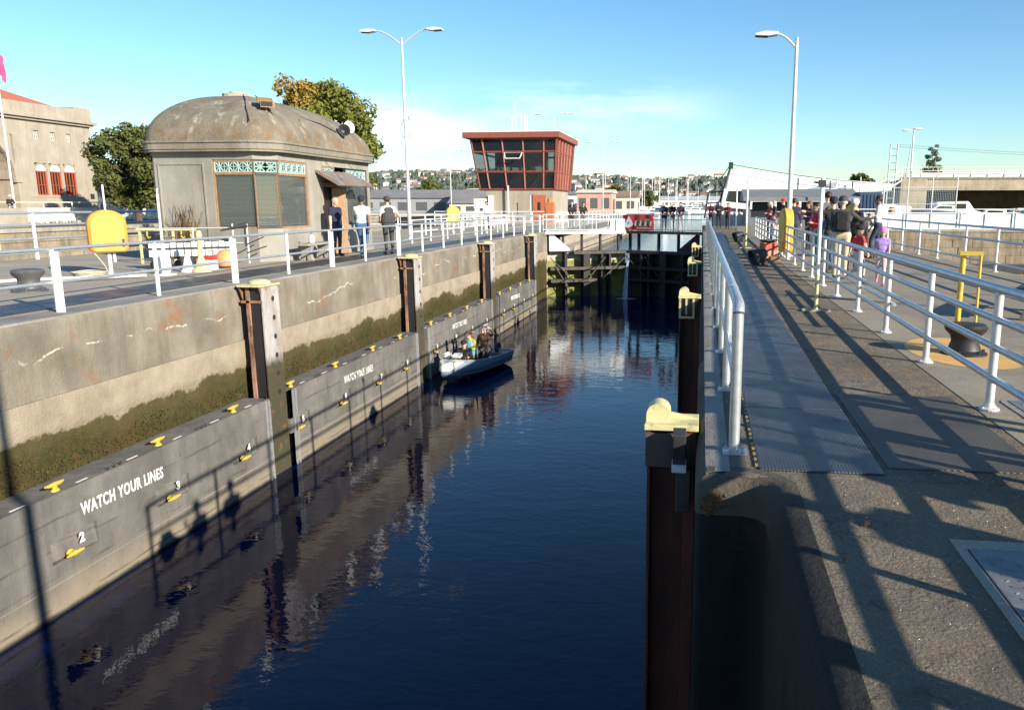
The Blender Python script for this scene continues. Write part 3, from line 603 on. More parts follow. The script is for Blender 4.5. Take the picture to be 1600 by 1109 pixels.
# hanging weed and algae on the foot of the left wall
mb = MB(); rw = random.Random(3)
for i in range(3500):
    y = 6 + 34 * rw.random() ** 1.6; z = -1.90 - .42 * rw.random() + .10 * math.sin(y * 1.7) + .06 * math.sin(y * 5.1)
    if math.sin(y * .9) + math.sin(y * 2.3 + 1) < -1.1 and rw.random() < .8: continue
    w, l = rw.uniform(.008, .022), rw.uniform(.015, .045); o_ = rw.uniform(.003, .012)
    mb.add([(-8.992, y - w, z), (-8.992, y + w, z), (-8.99 + o_, y + rw.uniform(-.02, .02), z - l)], [(0, 1, 2)])
ob = mb.build('hanging_weed', leafmat('weed', (.050, .044, .012), (.020, .022, .008), (.12, .095, .03), 5), LW, fix=False); ob['kind'] = 'stuff'
# ================================================================== mitre gates
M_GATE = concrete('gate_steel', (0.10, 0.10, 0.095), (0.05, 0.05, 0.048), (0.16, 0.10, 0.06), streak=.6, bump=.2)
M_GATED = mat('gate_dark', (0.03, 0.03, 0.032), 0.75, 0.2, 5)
g = NG('gate_skin'); z = g.axis(2); zz = g.math('ADD', z, g.math('MULTIPLY', g.math('SUBTRACT', g.noise(1.5, 5), .5), .3))
c = g.mix(g.rng(g.noise(5, 6, .7), .35, .65), (0.27, 0.26, 0.07), (0.13, 0.145, 0.04))
c = g.mix(g.rng(zz, -1.78, -1.70), c, g.mix(g.rng(g.noise(6, 5, .7), .4, .6), (0.62, 0.56, 0.42), (0.34, 0.29, 0.20)))
g.color(c); g.rough(.9); g.bump(g.noise(20, 5), .4, .02); M_SKINP = g.m
def gate_leaf(hx, hy, ang, side, lab, dark):
    """side = +1: downstream is local -y; -1: downstream is local +y"""
    t = thing('gate_leaf', lab, 'lock gate', (hx, hy, 0), ang, group='mitre gate leaves')
    Ln = 4.95; s = -side; G = M_GATED if dark else M_GATE  # dark leaf: its shadow is put into darker copies of the materials
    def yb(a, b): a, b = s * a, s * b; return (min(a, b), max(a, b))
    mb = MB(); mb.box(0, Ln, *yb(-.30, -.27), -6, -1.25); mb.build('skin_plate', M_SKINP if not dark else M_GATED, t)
    for zg, d in ((-1.16, .42), (-2.08, .50), (-2.80, .55)):
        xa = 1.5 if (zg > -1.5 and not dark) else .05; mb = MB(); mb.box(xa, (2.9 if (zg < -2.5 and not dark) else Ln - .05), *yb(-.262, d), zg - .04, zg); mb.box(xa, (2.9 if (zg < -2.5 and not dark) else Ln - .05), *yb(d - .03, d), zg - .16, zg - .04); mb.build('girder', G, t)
    for x in ((0.85, 2.0, 3.15, 4.3) if not dark else (0.1, 1.35, 2.65, 4.0, 4.6)):
        mb = MB(); mb.box(x, x + .11, *yb(.05, .25), -1.16, -.08); mb.build('post', M_GATED, t)
    for x, w in ((0.95, .14), (2.1, .40), (3.2, .12), (3.7, .12)):
        mb = MB(); mb.box(x, x + w, *yb(-.26, .40), -3.9, -1.2); mb.build('diaphragm', M_GATED, t)
    mb = MB(); mb.prism([(0.02, -1.14), (0.02, -.10), (.18, -.10), (1.30, -1.0), (1.30, -1.14)], 'y', *yb(.26, .30)); mb.build('gusset_plate', M_GALV if not dark else G, t)
    for a, b in (((0.0, -1.5), (1.4, -2.8)), ((.3, -2.0), (1.2, -3.4)), ((2.3, -2.85), (3.4, -1.5)), ((3.2, -2.8), (4.8, -1.4))):
        mb = MB(); mb.tube([(a[0], s * .57, a[1]), (b[0], s * .57, b[1])], .035, 6); mb.build('brace', G, t)
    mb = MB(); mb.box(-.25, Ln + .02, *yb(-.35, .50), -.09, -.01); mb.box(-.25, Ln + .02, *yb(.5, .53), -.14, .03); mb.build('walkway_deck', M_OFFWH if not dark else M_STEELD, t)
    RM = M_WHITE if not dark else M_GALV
    xs = [(-.18 + i * (Ln + .1) / 5) for i in range(6)]
    for yy in (.47, -.32):
        for x in xs: mb = MB(); mb.tube([(x, s * yy, -.01), (x, s * yy, .98)], .022, 8); mb.build('railing_post', RM, t, True)
        for zr in (.98, .70, .09): mb = MB(); mb.tube([(xs[0], s * yy, zr), (xs[-1], s * yy, zr)], .02, 8); mb.build('rail', RM, t, True)
    mb = MB(); x = xs[0]
    while x < xs[-1]: mb.box(x, x + .006, *yb(.44, .446), .10, .69); x += .045
    for k in range(12): mb.box(xs[0], xs[-1], *yb(.447, .453), .12 + k * .048, .126 + k * .048)
    mb.build('wire_mesh', M_GALV, t)['kind'] = 'stuff'
    if not dark:
        for a, b in ((3.72, 4.02), (4.10, 4.92)):
            mb = MB(); mb.box(a, b, *yb(.495, .51), .06, .68); mb.build('white_board', M_WHITE, t)
        mb = MB(); mb.box(4.03, 4.09, *yb(.5, .53), -.1, .70); mb.build('board_clip', M_STEELD, t)
    return t
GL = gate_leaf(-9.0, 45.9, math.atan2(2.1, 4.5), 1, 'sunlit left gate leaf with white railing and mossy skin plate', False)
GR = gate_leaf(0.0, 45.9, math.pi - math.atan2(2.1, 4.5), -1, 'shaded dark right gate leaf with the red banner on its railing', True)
# leaking jet of water
g = NG('white_water'); g.color((0.55, 0.65, 0.8)); g.rough(.35); g.b.inputs['Alpha'].default_value = 0.28; M_JET = g.m
mb = MB()
for i in range(7):
    x0, y0 = -4.35 + rnd.uniform(-.05, .05), 47.1 + rnd.uniform(-.05, .05); x1, y1 = x0 + rnd.uniform(-.13, .13), y0 - 1.5 + rnd.uniform(-.15, .15)
    mb.tube([(x0 + (x1-x0)*k/6, y0 + (y1-y0)*k/6, -1.75 - 2.1 * (k/6) ** 1.6) for k in range(7)], [.015 + .006 * k for k in range(7)], 6)
mb.lathe((-4.35, 45.6, WZ), [(.5, 0.004), (.35, .02), (.2, .03), (.001, .03)], 18, 1.2, .7)
j = mb.build('leaking_water_jet', M_JET, None, True); j['kind'] = 'stuff'
# banner
t = thing('banner', 'red banner with a white triangle emblem tied to the gate railing', 'banner', (0.0, 45.9, 0), math.pi - math.atan2(2.1, 4.5))
mb = MB(); N = 16
for i in range(N):
    a, b = 2.87 + 2.08 * i / N, 2.87 + 2.08 * (i + 1) / N; wa, wb = .02 * math.sin(i * 1.1), .02 * math.sin((i + 1) * 1.1)
    mb.quad((a, .56 + wa, .06), (b, .56 + wb, .06), (b, .56 + wb, .97), (a, .56 + wa, .97))
mb.build('cloth', mat('banner_red', (0.50, 0.035, 0.045), .7, .1, 6), t)
def on_banner(pts, name, m, d=.60): mb = MB(); mb.prism([(4.95 - u * 2.08, .06 + v * .91) for u, v in pts], 'y', d - .004, d); return mb.build(name, m, t)
on_banner([(.05, .24), (.21, .93), (.36, .42), (.33, .28), (.2, .14)], 'white_triangle', M_WHITE)
on_banner([(.17, .40), (.21, .56), (.25, .40), (.21, .43)], 'emblem', mat('emblem_blue', (.1, .15, .4), .6), .604)
on_banner([(.40, .25), (.40, .62), (.60, .72), (.95, .75), (.93, .40), (.80, .22)], 'picture', mat('banner_picture', (0.45, 0.30, 0.14), .7, .3, 9, c2=(.06, .04, .03)), .602)
on_banner([(.46, .10), (.46, .20), (.93, .20), (.93, .10)], 'text_band', mat('banner_pink', (.7, .3, .3), .7, .2, 30), .602)
for k in range(7):
    u = .40 + k * .082; on_banner([(u, .30), (u + .025, .62), (u + .06, .55), (u + .045, .30)], 'letter', M_BLACK if k % 2 else M_OFFWH, .607)
# ================================================================== railings
def railing(label, posts, zs, m_post, m_rail, rp=.03, rr=.025, group=None, foot=True, extra=0.06, name='railing', n=8, close_top=True):
    t = thing(name, label, 'railing', group=group)
    for x, y in posts:
        mb = MB(); mb.tube([(x, y, 0.002), (x, y, max(zs) - .01)], rp, n); mb.build('post', m_post, t, True)
        if foot:
            mb = MB(); mb.lathe((x, y, 0.002), [(rp * 2.1, 0), (rp * 2.1, .012), (rp * 1.3, .016), (rp * 1.2, .04)], n + 2)
            for a in range(4): mb.lathe((x + rp * 1.75 * math.cos(a * 1.571 + .78), y + rp * 1.75 * math.sin(a * 1.571 + .78), .012), [(.008, 0), (.008, .014)], 6)
            mb.build('foot_flange', m_post, t)
    pts = [Vector((x, y, 0)) for x, y in posts]
    for z in zs:
        mb = MB(); mb.tube([(p.x, p.y, z) for p in pts], rr, n); mb.build('rail', m_rail, t, True)
    return t
lp = [8.1, 10.32, 12.5, 14.75, 16.9, 19.0, 21.1, 23.5, 25.7, 27.9, 30.1, 32.3, 34.5, 36.7, 38.9, 41.1, 43.3, 45.2]
LR = railing('white posted two bar railing along the sunlit left lock wall', [(-9.33, y) for y in [6.0] + lp], [.92, .44], M_WHITE, M_GALV, .034, .027, foot=False)
for y in (10.32, 14.75, 19.0, 23.5):
    mb = MB(); mb.box(-9.30, -9.235, y - .02, y + .02, .003, .88); mb.build('post_stiffener', M_WHITE, LR)
rt = railing('short white railing turning off the lock wall beside the gate', [(-9.33, 45.4), (-10.4, 46.0), (-11.6, 46.4), (-13, 46.8), (-14.4, 47.0), (-15.8, 47.0)], [.95, .47], M_WHITE, M_WHITE, .03, .025, foot=False)
railing('white railing on the far side of the island beyond the control house', [(-11.3, 30 + 2.2 * i) for i in range(8)], [.95, .5], M_WHITE, M_WHITE, .03, .024, foot=False)
railing('white island railing running in front of the red tower base', [(-20.0 + 1.5 * i, 58) for i in range(8)], [1.05, .7, .35], M_WHITE, M_WHITE, .035, .028, foot=False, n=6)
railing('white three bar railing crossing the island beyond the yellow cabinet', [(-18.8 + 1.5 * i, 40) for i in range(6)], [1.05, .55], M_WHITE, M_WHITE, .032, .025, foot=False, n=6)
railing('white railing along the island walk towards the red tower', [(-15.8, 48.5 + 1.9 * i) for i in range(8)], [1.02, .55], M_WHITE, M_OFFWH, .032, .025, foot=False, n=6)
railing('long white railing on the upstream quay beyond the gate', [(-9.3, 50 + 2.5 * i) for i in range(38)], [1.0, .5], M_WHITE, M_OFFWH, .03, .024, foot=False, n=6)
railing('tall three bar railing at the large lock side of the island', [(-19.0, 6 + 2.9 * i) for i in range(15)], [1.32, .98, .60, .2], M_OFFWH, M_GALV, .05, .036, foot=False)
railing('grey railing crossing the island ground beyond the lodge', [(-18.8 + 1.6 * i, 48) for i in range(6)], [1.0, .5], M_GALV, M_GALV, .03, .024, foot=False, n=6)
railing('grey railing along the bank road in front of the stone office', [(-53.5, 26 + 3 * i) for i in range(28)], [1.75, 1.25, .7], M_OFFWH, M_OFFWH, .05, .05, foot=False, n=6)
mb = MB(); mb.box(-53.62, -53.54, 26, 107, .02, 1.2); tag(mb.build('low_wall', M_OFFWH, None), 'low pale wall behind the grey bank railing', 'wall')
# walkway railing (two bars, thick) on the lock edge
wp = [4.875, 6.6, 8.35, 10.1, 12.0, 13.9, 15.8, 17.7, 19.6, 21.5, 23.4, 25.3, 27.2, 29.1, 31, 33, 35, 37, 39, 41, 43]
WR = thing('railing', 'thick galvanised two bar handrail along the matted walkway edge', 'railing')
for y in wp:
    mb = MB(); mb.tube([(.235, y, .01), (.235, y, .93)], .034, 12); mb.build('post', M_GALV, WR, True)
    mb = MB(); mb.box(.165, .315, y - .06, y + .06, .003, .014)
    for a, b in ((-.05, -.04), (-.05, .04), (.055, -.04), (.055, .04)): mb.lathe((.235 + a, y + b, .014), [(.01, 0), (.01, .016)], 6)
    mb.build('base_plate', M_GALV, WR)
mb = MB(); mb.tube([(.235, 4.842, .90), (.235, 4.86, .935), (.235, 4.90, .948)] + [(.235, y, .95) for y in wp[1:]], .036, 12); mb.build('rail', M_GALV, WR, True)
mb = MB(); mb.tube([(.235, y, .47) for y in wp], .028, 10); mb.build('rail', M_GALV, WR, True)
for y in (5.75, 8.0, 11, 16): mb = MB(); mb.tube([(.235, y, .95), (.235, y + .05, .95)], .0385, 12); mb.build('sleeve', M_GALV, WR, True)
# four bar railing
fp = [-1.6, .35, 2.35, 4.3, 6.21, 8.08, 9.96, 11.92, 13.92, 15.7, 17.5, 19.3, 21.2, 23.2, 25.2, 27.2, 29.2, 31.2, 33.2, 35.2, 37.2, 39.2, 41.2]
def fx(y): return 2.22 + max(0, y - 6) * .0135
FR = thing('railing', 'four bar galvanised pipe railing between the matted walkway and the grey promenade', 'railing')
for y in fp:
    x = fx(y); mb = MB(); mb.tube([(x, y, .003), (x, y, .93)], .032, 12); mb.build('post', M_ALU, FR, True)
    mb = MB(); mb.lathe((x, y, .003), [(.075, 0), (.075, .014), (.045, .02), (.04, .05)], 16)
    for a in range(4): mb.lathe((x + .057 * math.cos(a * 1.571 + .4), y + .057 * math.sin(a * 1.571 + .4), .014), [(.009, 0), (.009, .014)], 6)
    mb.build('foot_flange', M_ALU, FR)
for z, r in ((.93, .036), (.70, .029), (.49, .029), (.25, .029)):
    mb = MB(); mb.tube([(fx(y), y, z) for y in fp], r, 12); mb.build('rail', M_GALV, FR, True)
mb = MB(); mb.tube([(fx(9.8) + .05, 9.8, .37), (fx(14.2) + .05, 14.2, .37)], .022, 10); mb.build('stub_rail', M_GALV, FR, True)
sp = [19.5, 21.75, 24.2, 26.2, 28.4, 30.6, 32.8, 35.5, 38, 40.5, 43, 45.5, 48]
railing('three bar railing at the far edge of the promenade above the dark pool', [(6.82, y) for y in [9, 11.2, 13.3, 15.4, 17.4] + sp], [1.02, .72, .20], M_ALU, M_GALV, .034, .03, foot=True)

# ================================================================== street lamps
def lamp(label, x, y, h, arms, r0=.085, r1=.045, fac=1.0, azim=0.0, group='tall grey street lamps', extras=False, m=None):
    m = m or M_ALU
    t = thing('street_lamp', label, 'street lamp', (x, y, 0), 0, group)
    mb = MB(); mb.tube([(0, 0, 0), (0, 0, h)], [r0, r1], 14); mb.build('pole', m, t, True)
    mb = MB(); mb.box(-.17, .17, -.17, .17, 0, .04); mb.lathe((0, 0, .04), [(.11, 0), (.10, .10)], 12); mb.build('base', m, t)
    for sx, rise, reach in arms:
        mb = MB(); pts = []
        for k in range(8):
            u = k / 7; pts.append((sx * (reach - .55 * fac) * u, 0, h - .30 * fac + rise * math.sin(u * math.pi / 2)))
        mb.tube(pts, .032, 8); mb.build('arm', m, t, True)
        ex, ez = pts[-1][0], pts[-1][2]
        hd = MB(); w, hh, l = .15 * fac, .09 * fac, .62 * fac
        hd.prism([(ex - sx * .05, ez - .035), (ex + sx * l * .35, ez - hh * .8), (ex + sx * l, ez - hh * .55), (ex + sx * l, ez + hh * .15), (ex + sx * l * .5, ez + hh * .75), (ex - sx * .05, ez + .045)], 'y', -w, w)
        ho = hd.build('lamp_head', M_OFFWH, t, bevel=.015)
        ln = MB(); ln.prism([(ex + sx * l * .4, ez - hh * .82), (ex + sx * l * .95, ez - hh * .60), (ex + sx * l * .95, ez - hh * .70), (ex + sx * l * .4, ez - hh * .95)], 'y', -w * .8, w * .8); ln.build('lens', M_STEELD, ho)
    if extras:
        for z, s in ((5.35, 1.0), (4.55, .7)):
            mb = MB(); mb.box(.04, .16, -.03, .03, z, z + .05); mb.lathe((.22, 0, z - .05), [(.02, -.16 * s), (.07 * s, -.12 * s), (.09 * s, .02), (.05, .07), (.01, .09)], 12); mb.build('camera_dome', M_OFFWH, t, True)
        mb = MB(); mb.tube([(-.06, 0, 5.2), (-.2, 0, 4.95), (-.22, 0, 4.7), (-.14, 0, 4.5), (-.06, 0, 4.42)], .012, 6); mb.build('cable', M_CABLE, t, True)
    t.rotation_euler = (0, 0, azim); return t
lamp('tall two armed street lamp with cameras, behind the man in the dark vest', -12.95, 34.17, 8.55, [(-1, .62, 1.75), (1, .62, 1.75)], extras=True)
lamp('tall single armed street lamp beside the yellow cabinet on the promenade', 2.62, 24.9, 6.35, [(-1, .42, 1.15)], .085, .05)
lamp('single armed street lamp standing behind the camera at the promenade railing', 2.62, 1.25, 6.35, [(-1, .42, 1.15)], .085, .05)
lamp('two armed street lamp showing over the roof of the red control tower', -17.7, 95, 11.7, [(-1, .8, 2.2), (1, .8, 2.2)], fac=1.3)
lamp('two armed street lamp on the quay right of the red control tower', -13.7, 110, 9.6, [(-1, .8, 2.2), (1, .8, 2.2)], fac=1.4)
lamp('two armed street lamp farther along the quay, second from the red tower', -13.5, 150, 9.6, [(-1, .9, 2.6), (1, .9, 2.6)], fac=1.5)
lamp('single armed street lamp at the quay end, faint above the hills', -13.6, 188, 10.0, [(1, .9, 2.6)], fac=1.6)
lamp('single armed street lamp on the bank left of the red tower', -37, 115, 9.0, [(1, .8, 2.0)], fac=1.3)

# ================================================================== domed lodge
T = thing('domed_lodge', 'grey stucco lock lodge with a weathered dome roof, lattice windows and orange doorway', 'lodge')
x0, x1, y0, y1, ZW = -15.1, -11.6, 20.4, 27.2, 2.95
mb = MB(); Wt = .22
mb.box(x0 + .12, -13.26, y0, y0 + Wt, -.2, ZW)                                  # south face left of window
mb.box(-13.259, -12.07, y0, y0 + Wt, -.2, .90); mb.box(-13.259, -12.07, y0, y0 + Wt, 2.755, ZW)
mb.prism([(x0, y0 + .12), (x0 + .119, y0), (x0 + .119, y0 + Wt), (x0 + Wt, y0 + .32)], 'z', -.2, ZW)
mb.box(x0, x0 + Wt, y0 + .321, y1 - .12, -.2, ZW)
c = [(-12.069, y0), (x1, y0 + .47), (x1 - Wt, y0 + .56), (-12.16, y0 + Wt)]
mb.prism(c, 'z', -.2, .899); mb.prism(c, 'z', 2.756, ZW)
mb.box(x1 - Wt, x1, 20.871, 22.47, -.2, .90); mb.box(x1 - Wt, x1, 20.871, 22.47, 2.755, ZW)
mb.box(x1 - Wt, x1, 22.471, 23.40, -.2, ZW)
mb.box(x1 - Wt, x1, 23.401, 24.30, 2.72, ZW)
mb.box(x1 - Wt, x1, 24.301, 25.05, -.2, 2.40); mb.box(x1 - Wt, x1, 24.301, 25.05, 2.72, ZW)
mb.box(x1 - Wt, x1, 25.051, 26.7, -.2, .90); mb.box(x1 - Wt, x1, 25.051, 26.7, 2.72, ZW)
mb.box(x1 - Wt, x1, 26.701, y1 - .3, -.2, ZW); mb.prism([(x1, y1 - .299), (x1 - .3, y1), (x1 - .4, y1), (x1 - Wt, y1 - .4)], 'z', -.2, ZW)
mb.box(x0 + .2, x1 - .3, y1 - Wt, y1, -.2, ZW)
wall = mb.build('wall', M_LODGE, T)
mb = MB()
for a, b, cc, d in ((-14.86, -13.50, 2.62, 2.66), (-14.86, -13.50, .35, .39), (-14.86, -14.82, .39, 2.62), (-13.54, -13.50, .39, 2.62)): mb.box(a, b, y0 - .025, y0 - .001, cc, d)
mb.build('panel_moulding', M_LODGE, wall)
mb = MB(); mb.box(x0 + .1, -12.05, y0 - .04, y0 - .002, -.1, .12); mb.prism([(-12.06, y0 - .045), (x1 + .045, y0 + .46), (x1 + .002, y0 + .472), (-12.07, y0 - .002)], 'z', -.1, .12); mb.box(x1 + .002, x1 + .045, 20.872, 23.4, -.1, .12); mb.box(x1 + .002, x1 + .045, 24.3, 26.9, -.1, .12); mb.build('plinth', M_LODGE, wall)
mb = MB(); mb.box(x1 + .002, x1 + .012, 24.45, 24.75, 1.62, 1.72); mb.build('house_plate', M_OFFWH, wall)
def outline(off):
    pts = [(x0 + .3, y0), (-12.25, y0)] ; P = []
    for cx, cy, a0, rr in ((x1 - .62, y0 + .62, -90, .62), (x1 - .62, y1 - .62, 0, .62), (x0 + .5, y1 - .5, 90, .5), (x0 + .32, y0 + .32, 180, .32)):
        P += arc(cx, cy, rr + off, a0, a0 + 90, 6)
    return P
def loft(mb, rings):
    n = len(rings[0]); o = len(mb.v)
    for r in rings: mb.v += r
    for i in range(len(rings) - 1):
        for j in range(n):
            a, b = o + i*n + j, o + i*n + (j+1) % n; mb.f.append((a, b, b + n, a + n)); mb.mi.append(0)
M_CORN = concrete('cornice_concrete', (0.26, 0.24, 0.20), (0.16, 0.148, 0.125), (0.26, 0.20, 0.13), streak=.3, bump=.6, speck=.6, fine=50)
mb = MB(); loft(mb, [[(x, y, z) for x, y in outline(o)] for o, z in ((-.03, 2.93), (.015, 2.951), (.22, 2.956), (.22, 3.0), (.25, 3.02), (.25, 3.16), (.29, 3.19), (.29, 3.24), (.0, 3.26))]); mb.build('cornice', M_CORN, T)
g = NG('dome_roof'); z = g.axis(2)
c = g.mix(g.rng(g.noise(1.3, 7, .65), .35, .65), (0.225, 0.20, 0.16), (0.14, 0.123, 0.098))
c = g.mix(g.math('MULTIPLY', g.rng(g.noise(2.2, 6, .7, sc=(1.3, 1.3, .35), loc=(3, 1, 2)), .56, .68), .75), c, (0.42, 0.39, 0.33))
c = g.mix(g.math('MULTIPLY', g.math('MULTIPLY', g.rng(z, 3.85, 3.25), g.rng(g.noise(3.5, 6, .7, loc=(9, 2, 4)), .45, .62)), .85), c, (0.20, 0.10, 0.03))
c = g.mix(g.rng(g.noise(38, 3, .6), .60, .70), c, (0.08, 0.07, 0.055))
g.color(c); g.rough(.95, .2); g.bump(g.math('ADD', g.noise(30, 6, .7), g.math('MULTIPLY', g.noise(3, 5), 1.2)), .6, .03); M_DOME = g.m
cx, cy = (x0 + x1) / 2 - .25, 22.55; mb = MB(); rings = []; NR = 22; base = outline(.20)
base = [(base[i][0] + (base[(i+1) % len(base)][0] - base[i][0]) * f, base[i][1] + (base[(i+1) % len(base)][1] - base[i][1]) * f) for i in range(len(base)) for f in (0, .25, .5, .75)]
for k in range(NR):
    a = (math.pi / 2) * k / (NR - 1) * .985; s = math.cos(a) ** .92; zz = 3.20 + 1.45 * math.sin(a) ** 1.05
    rings.append([(cx + (x - cx) * s, cy + (y - cy) * s, zz) for x, y in base])
loft(mb, rings); mb.f.append(tuple((NR - 1) * len(base) + j for j in range(len(base)))); mb.mi.append(0)
dome = mb.build('roof', M_DOME, T, True)
mb = MB(); mb.lathe((cx, cy, 4.59), [(.52, 0), (.50, .10), (.30, .13), (.28, .18), (.01, .19)], 18, .7, 1.3); mb.build('roof_cap', M_DECKL, dome)
mb = MB(); mb.tube([(-13.05, 21.85, 4.62), (-12.66, 21.27, 4.45), (-12.35, 20.75, 4.15), (-12.03, 20.33, 3.74)], .015, 6); mb.tube([(-12.9, 22.2, 4.64), (-11.95, 22.2, 4.14), (-11.72, 23.75, 3.99), (-11.57, 24.51, 3.80)], .015, 6)
mb.tube([(-11.86, 21.0, 4.12), (-11.5, 21.4, 3.58), (-11.55, 22.1, 3.68), (-11.75, 22.5, 4.0)], .012, 6); mb.build('roof_cable', M_CABLE, dome, True)
mb = MB(); mb.obox((-11.92, 20.98, 4.36), (.40, .30, .05), .6, .35); mb.obox((-11.84, 20.96, 4.24), (.36, .26, .15), .6, .15); mb.tube([(-11.9, 21.0, 4.0), (-11.9, 21.0, 4.25)], .03, 6); fl = mb.build('floodlight', M_WOODO, dome)
mb = MB(); mb.obox((-11.78, 20.84, 4.24), (.28, .05, .11), .6, .15); mb.build('lens', M_BLACK, fl)
def horn(x, y, z, m, rz):
    mb = MB(); n = 12; mb.lathe((0, 0, 0), [(.02, -.12), (.05, -.1), (.06, 0), (.13, .14), (.20, .2), (.19, .2), (.05, .03)], n)
    o = mb.build('speaker_horn', m, dome, True); o.location = (x, y, z); o.rotation_euler = (R(78), 0, rz)
    q = MB(); q.tube([(0, 0, -.05), (0, -.1, -.22)], .02, 6); q.build('bracket', M_STEELD, o)
horn(-11.52, 24.85, 3.85, M_STEELD, R(40)); horn(-11.75, 25.6, 4.02, M_OFFWH, R(60))
# windows, lattice, blinds
M_BLIND = mat('blind', (0.36, 0.36, 0.33), .6, .1, 4)
g = NG('window_glass'); g.color((0.10, 0.12, 0.12)); g.rough(.03); g.b.inputs['Alpha'].default_value = 0.42; g.b.inputs['Specular IOR Level'].default_value = 1.0; M_PANE = g.m
def window(a, b, zb, zt, zl, bl=True, fm=None, nm='window', sl=.03, sr=.03):
    """a,b: plan corners left to right as seen from outside"""
    a, b = Vector(a), Vector(b); d = (b - a); l = d.length; d.normalize(); n = Vector((d.y, -d.x)); ang = math.atan2(d.y, d.x)
    fm = fm or M_WOODO
    m_ = MB()
    for p, q, r_, s in ((0, sl, zb, zt), (l - sr, l, zb, zt), (.05, l - .05, zb, zb + .05), (.05, l - .05, zl - .035, zl + .035), (.05, l - .05, zt - .05, zt)): m_.box(p, q, .02, .09, r_, s)
    w = m_.build(nm, fm, T, loc=(a.x, a.y, 0), rz=ang)
    m_ = MB(); m_.box(.05, l - .05, .055, .062, zb + .05, zl - .035); m_.build('pane', M_PANE, w)
    m_ = MB(); z0_, z1_ = zl + .035, zt - .05; k = max(1, round((l - .1) / (z1_ - z0_))); cw = (l - .1) / k
    for i in range(k):
        X0_ = .05 + i * cw; X1_ = X0_ + cw; xm, zm = (X0_ + X1_) / 2, (z0_ + z1_) / 2
        for p, q in (((X0_, z0_), (X1_, z1_)), ((X0_, z1_), (X1_, z0_)), ((xm, z0_), (xm, z1_)), ((X0_, zm), (X1_, zm)), ((X0_, z0_), (X0_, z1_)), ((X1_, z0_), (X1_, z1_))):
            m_.tube([(p[0], .05, p[1]), (q[0], .05, q[1])], .020, 4)
        m_.box(X0_, X1_, .04, .06, z0_, z0_ + .03); m_.box(X0_, X1_, .04, .06, z1_ - .03, z1_)
    m_.build('lattice', M_TEAL, w)
    if bl:
        m_ = MB(); zz_ = zb + .12
        while zz_ < zl - .05: m_.obox((l / 2, .13, zz_), (l - .1, .028, .003), 0, R(38)); zz_ += .034
        m_.box(.05, l - .05, .12, .14, zb + .09, zb + .115)
        m_.build('blind_slats', M_BLIND, w)['kind'] = 'stuff'
window((-13.26, y0), (-12.07, y0), .90, 2.755, 2.385, sr=.004, sl=.04); window((-12.07, y0), (x1, y0 + .47), .90, 2.755, 2.385, True, M_STEELD); window((x1, y0 + .47), (x1, 22.47), .90, 2.755, 2.385, sl=.004, sr=.04)
window((x1, 23.41), (x1, 24.29), 2.18, 2.72, 2.32, False); window((x1, 25.06), (x1, 26.69), .90, 2.72, 2.33, False, M_STEELD)
mb = MB(); mb.box(x0 + .5, x1 - .3, y0 + .6, y1 - .5, .0, 2.9); 
mb = MB(); mb.box(x0 + .23, x1 - .23, y0 + .85, y1 - .23, .01, .03); mb.box(-14.6, -12.2, 22.6, 22.7, .03, 2.9); mb.build('interior_partition', mat('interior_dark', (0.06, 0.055, 0.05), .8), T)
mb = MB(); mb.box(-13.2, -11.9, y0 + .24, y0 + .5, .86, .90)
for k in range(9): h = rnd.uniform(.12, .22); mb.box(-11.86, -11.80, 21.0 + k * .06, 21.045 + k * .06, .91, .91 + h)
mb.build('book_shelf', M_OFFWH, T)
# doorway
mb = MB(); mb.box(x1 - .20, x1 - .14, 23.45, 24.28, 0, 2.15); dr = mb.build('door', M_BLACK, T)
mb = MB(); mb.box(x1 - .13, x1 - .02, 23.405, 23.47, 0, 2.16); mb.box(x1 - .13, x1 - .02, 24.22, 24.295, 0, 2.16); mb.box(x1 - .13, x1 - .02, 23.471, 24.219, 2.10, 2.17); mb.build('door_frame', M_WOODO, T)
mb = MB(); mb.obox((x1 + .10, 24.24, 1.04), (.42, .05, 2.04), R(28)); mb.build('open_door_leaf', M_WOODO, T)
mb = MB(); yy0, yy1 = 22.95, 25.25
mb.prism([(x1 + .002, 2.58), (x1 + .002, 2.52), (x1 + .75, 2.10), (x1 + .78, 2.13), (x1 + .78, 2.22)], 'y', yy0, yy1)
can = mb.build('canopy', mat('patina_metal', (0.30, 0.29, 0.26), .5, .2, 2.5, metal=.4, c2=(0.28, 0.14, 0.09)), T)
mb = MB()
for k in range(7): y = yy0 + .1 + k * (yy1 - yy0 - .2) / 6; mb.tube([(x1 + .02, y, 2.58), (x1 + .78, y, 2.23)], .014, 5)
mb.build('seam', M_GALV, can)
mb = MB(); mb.tube([(x1 + .76, 23.3, 2.2), (x1 + .03, 23.3, 3.0)], .008, 4); mb.tube([(x1 + .76, 24.9, 2.2), (x1 + .03, 24.9, 3.0)], .008, 4); mb.build('stay', M_STEELD, can)

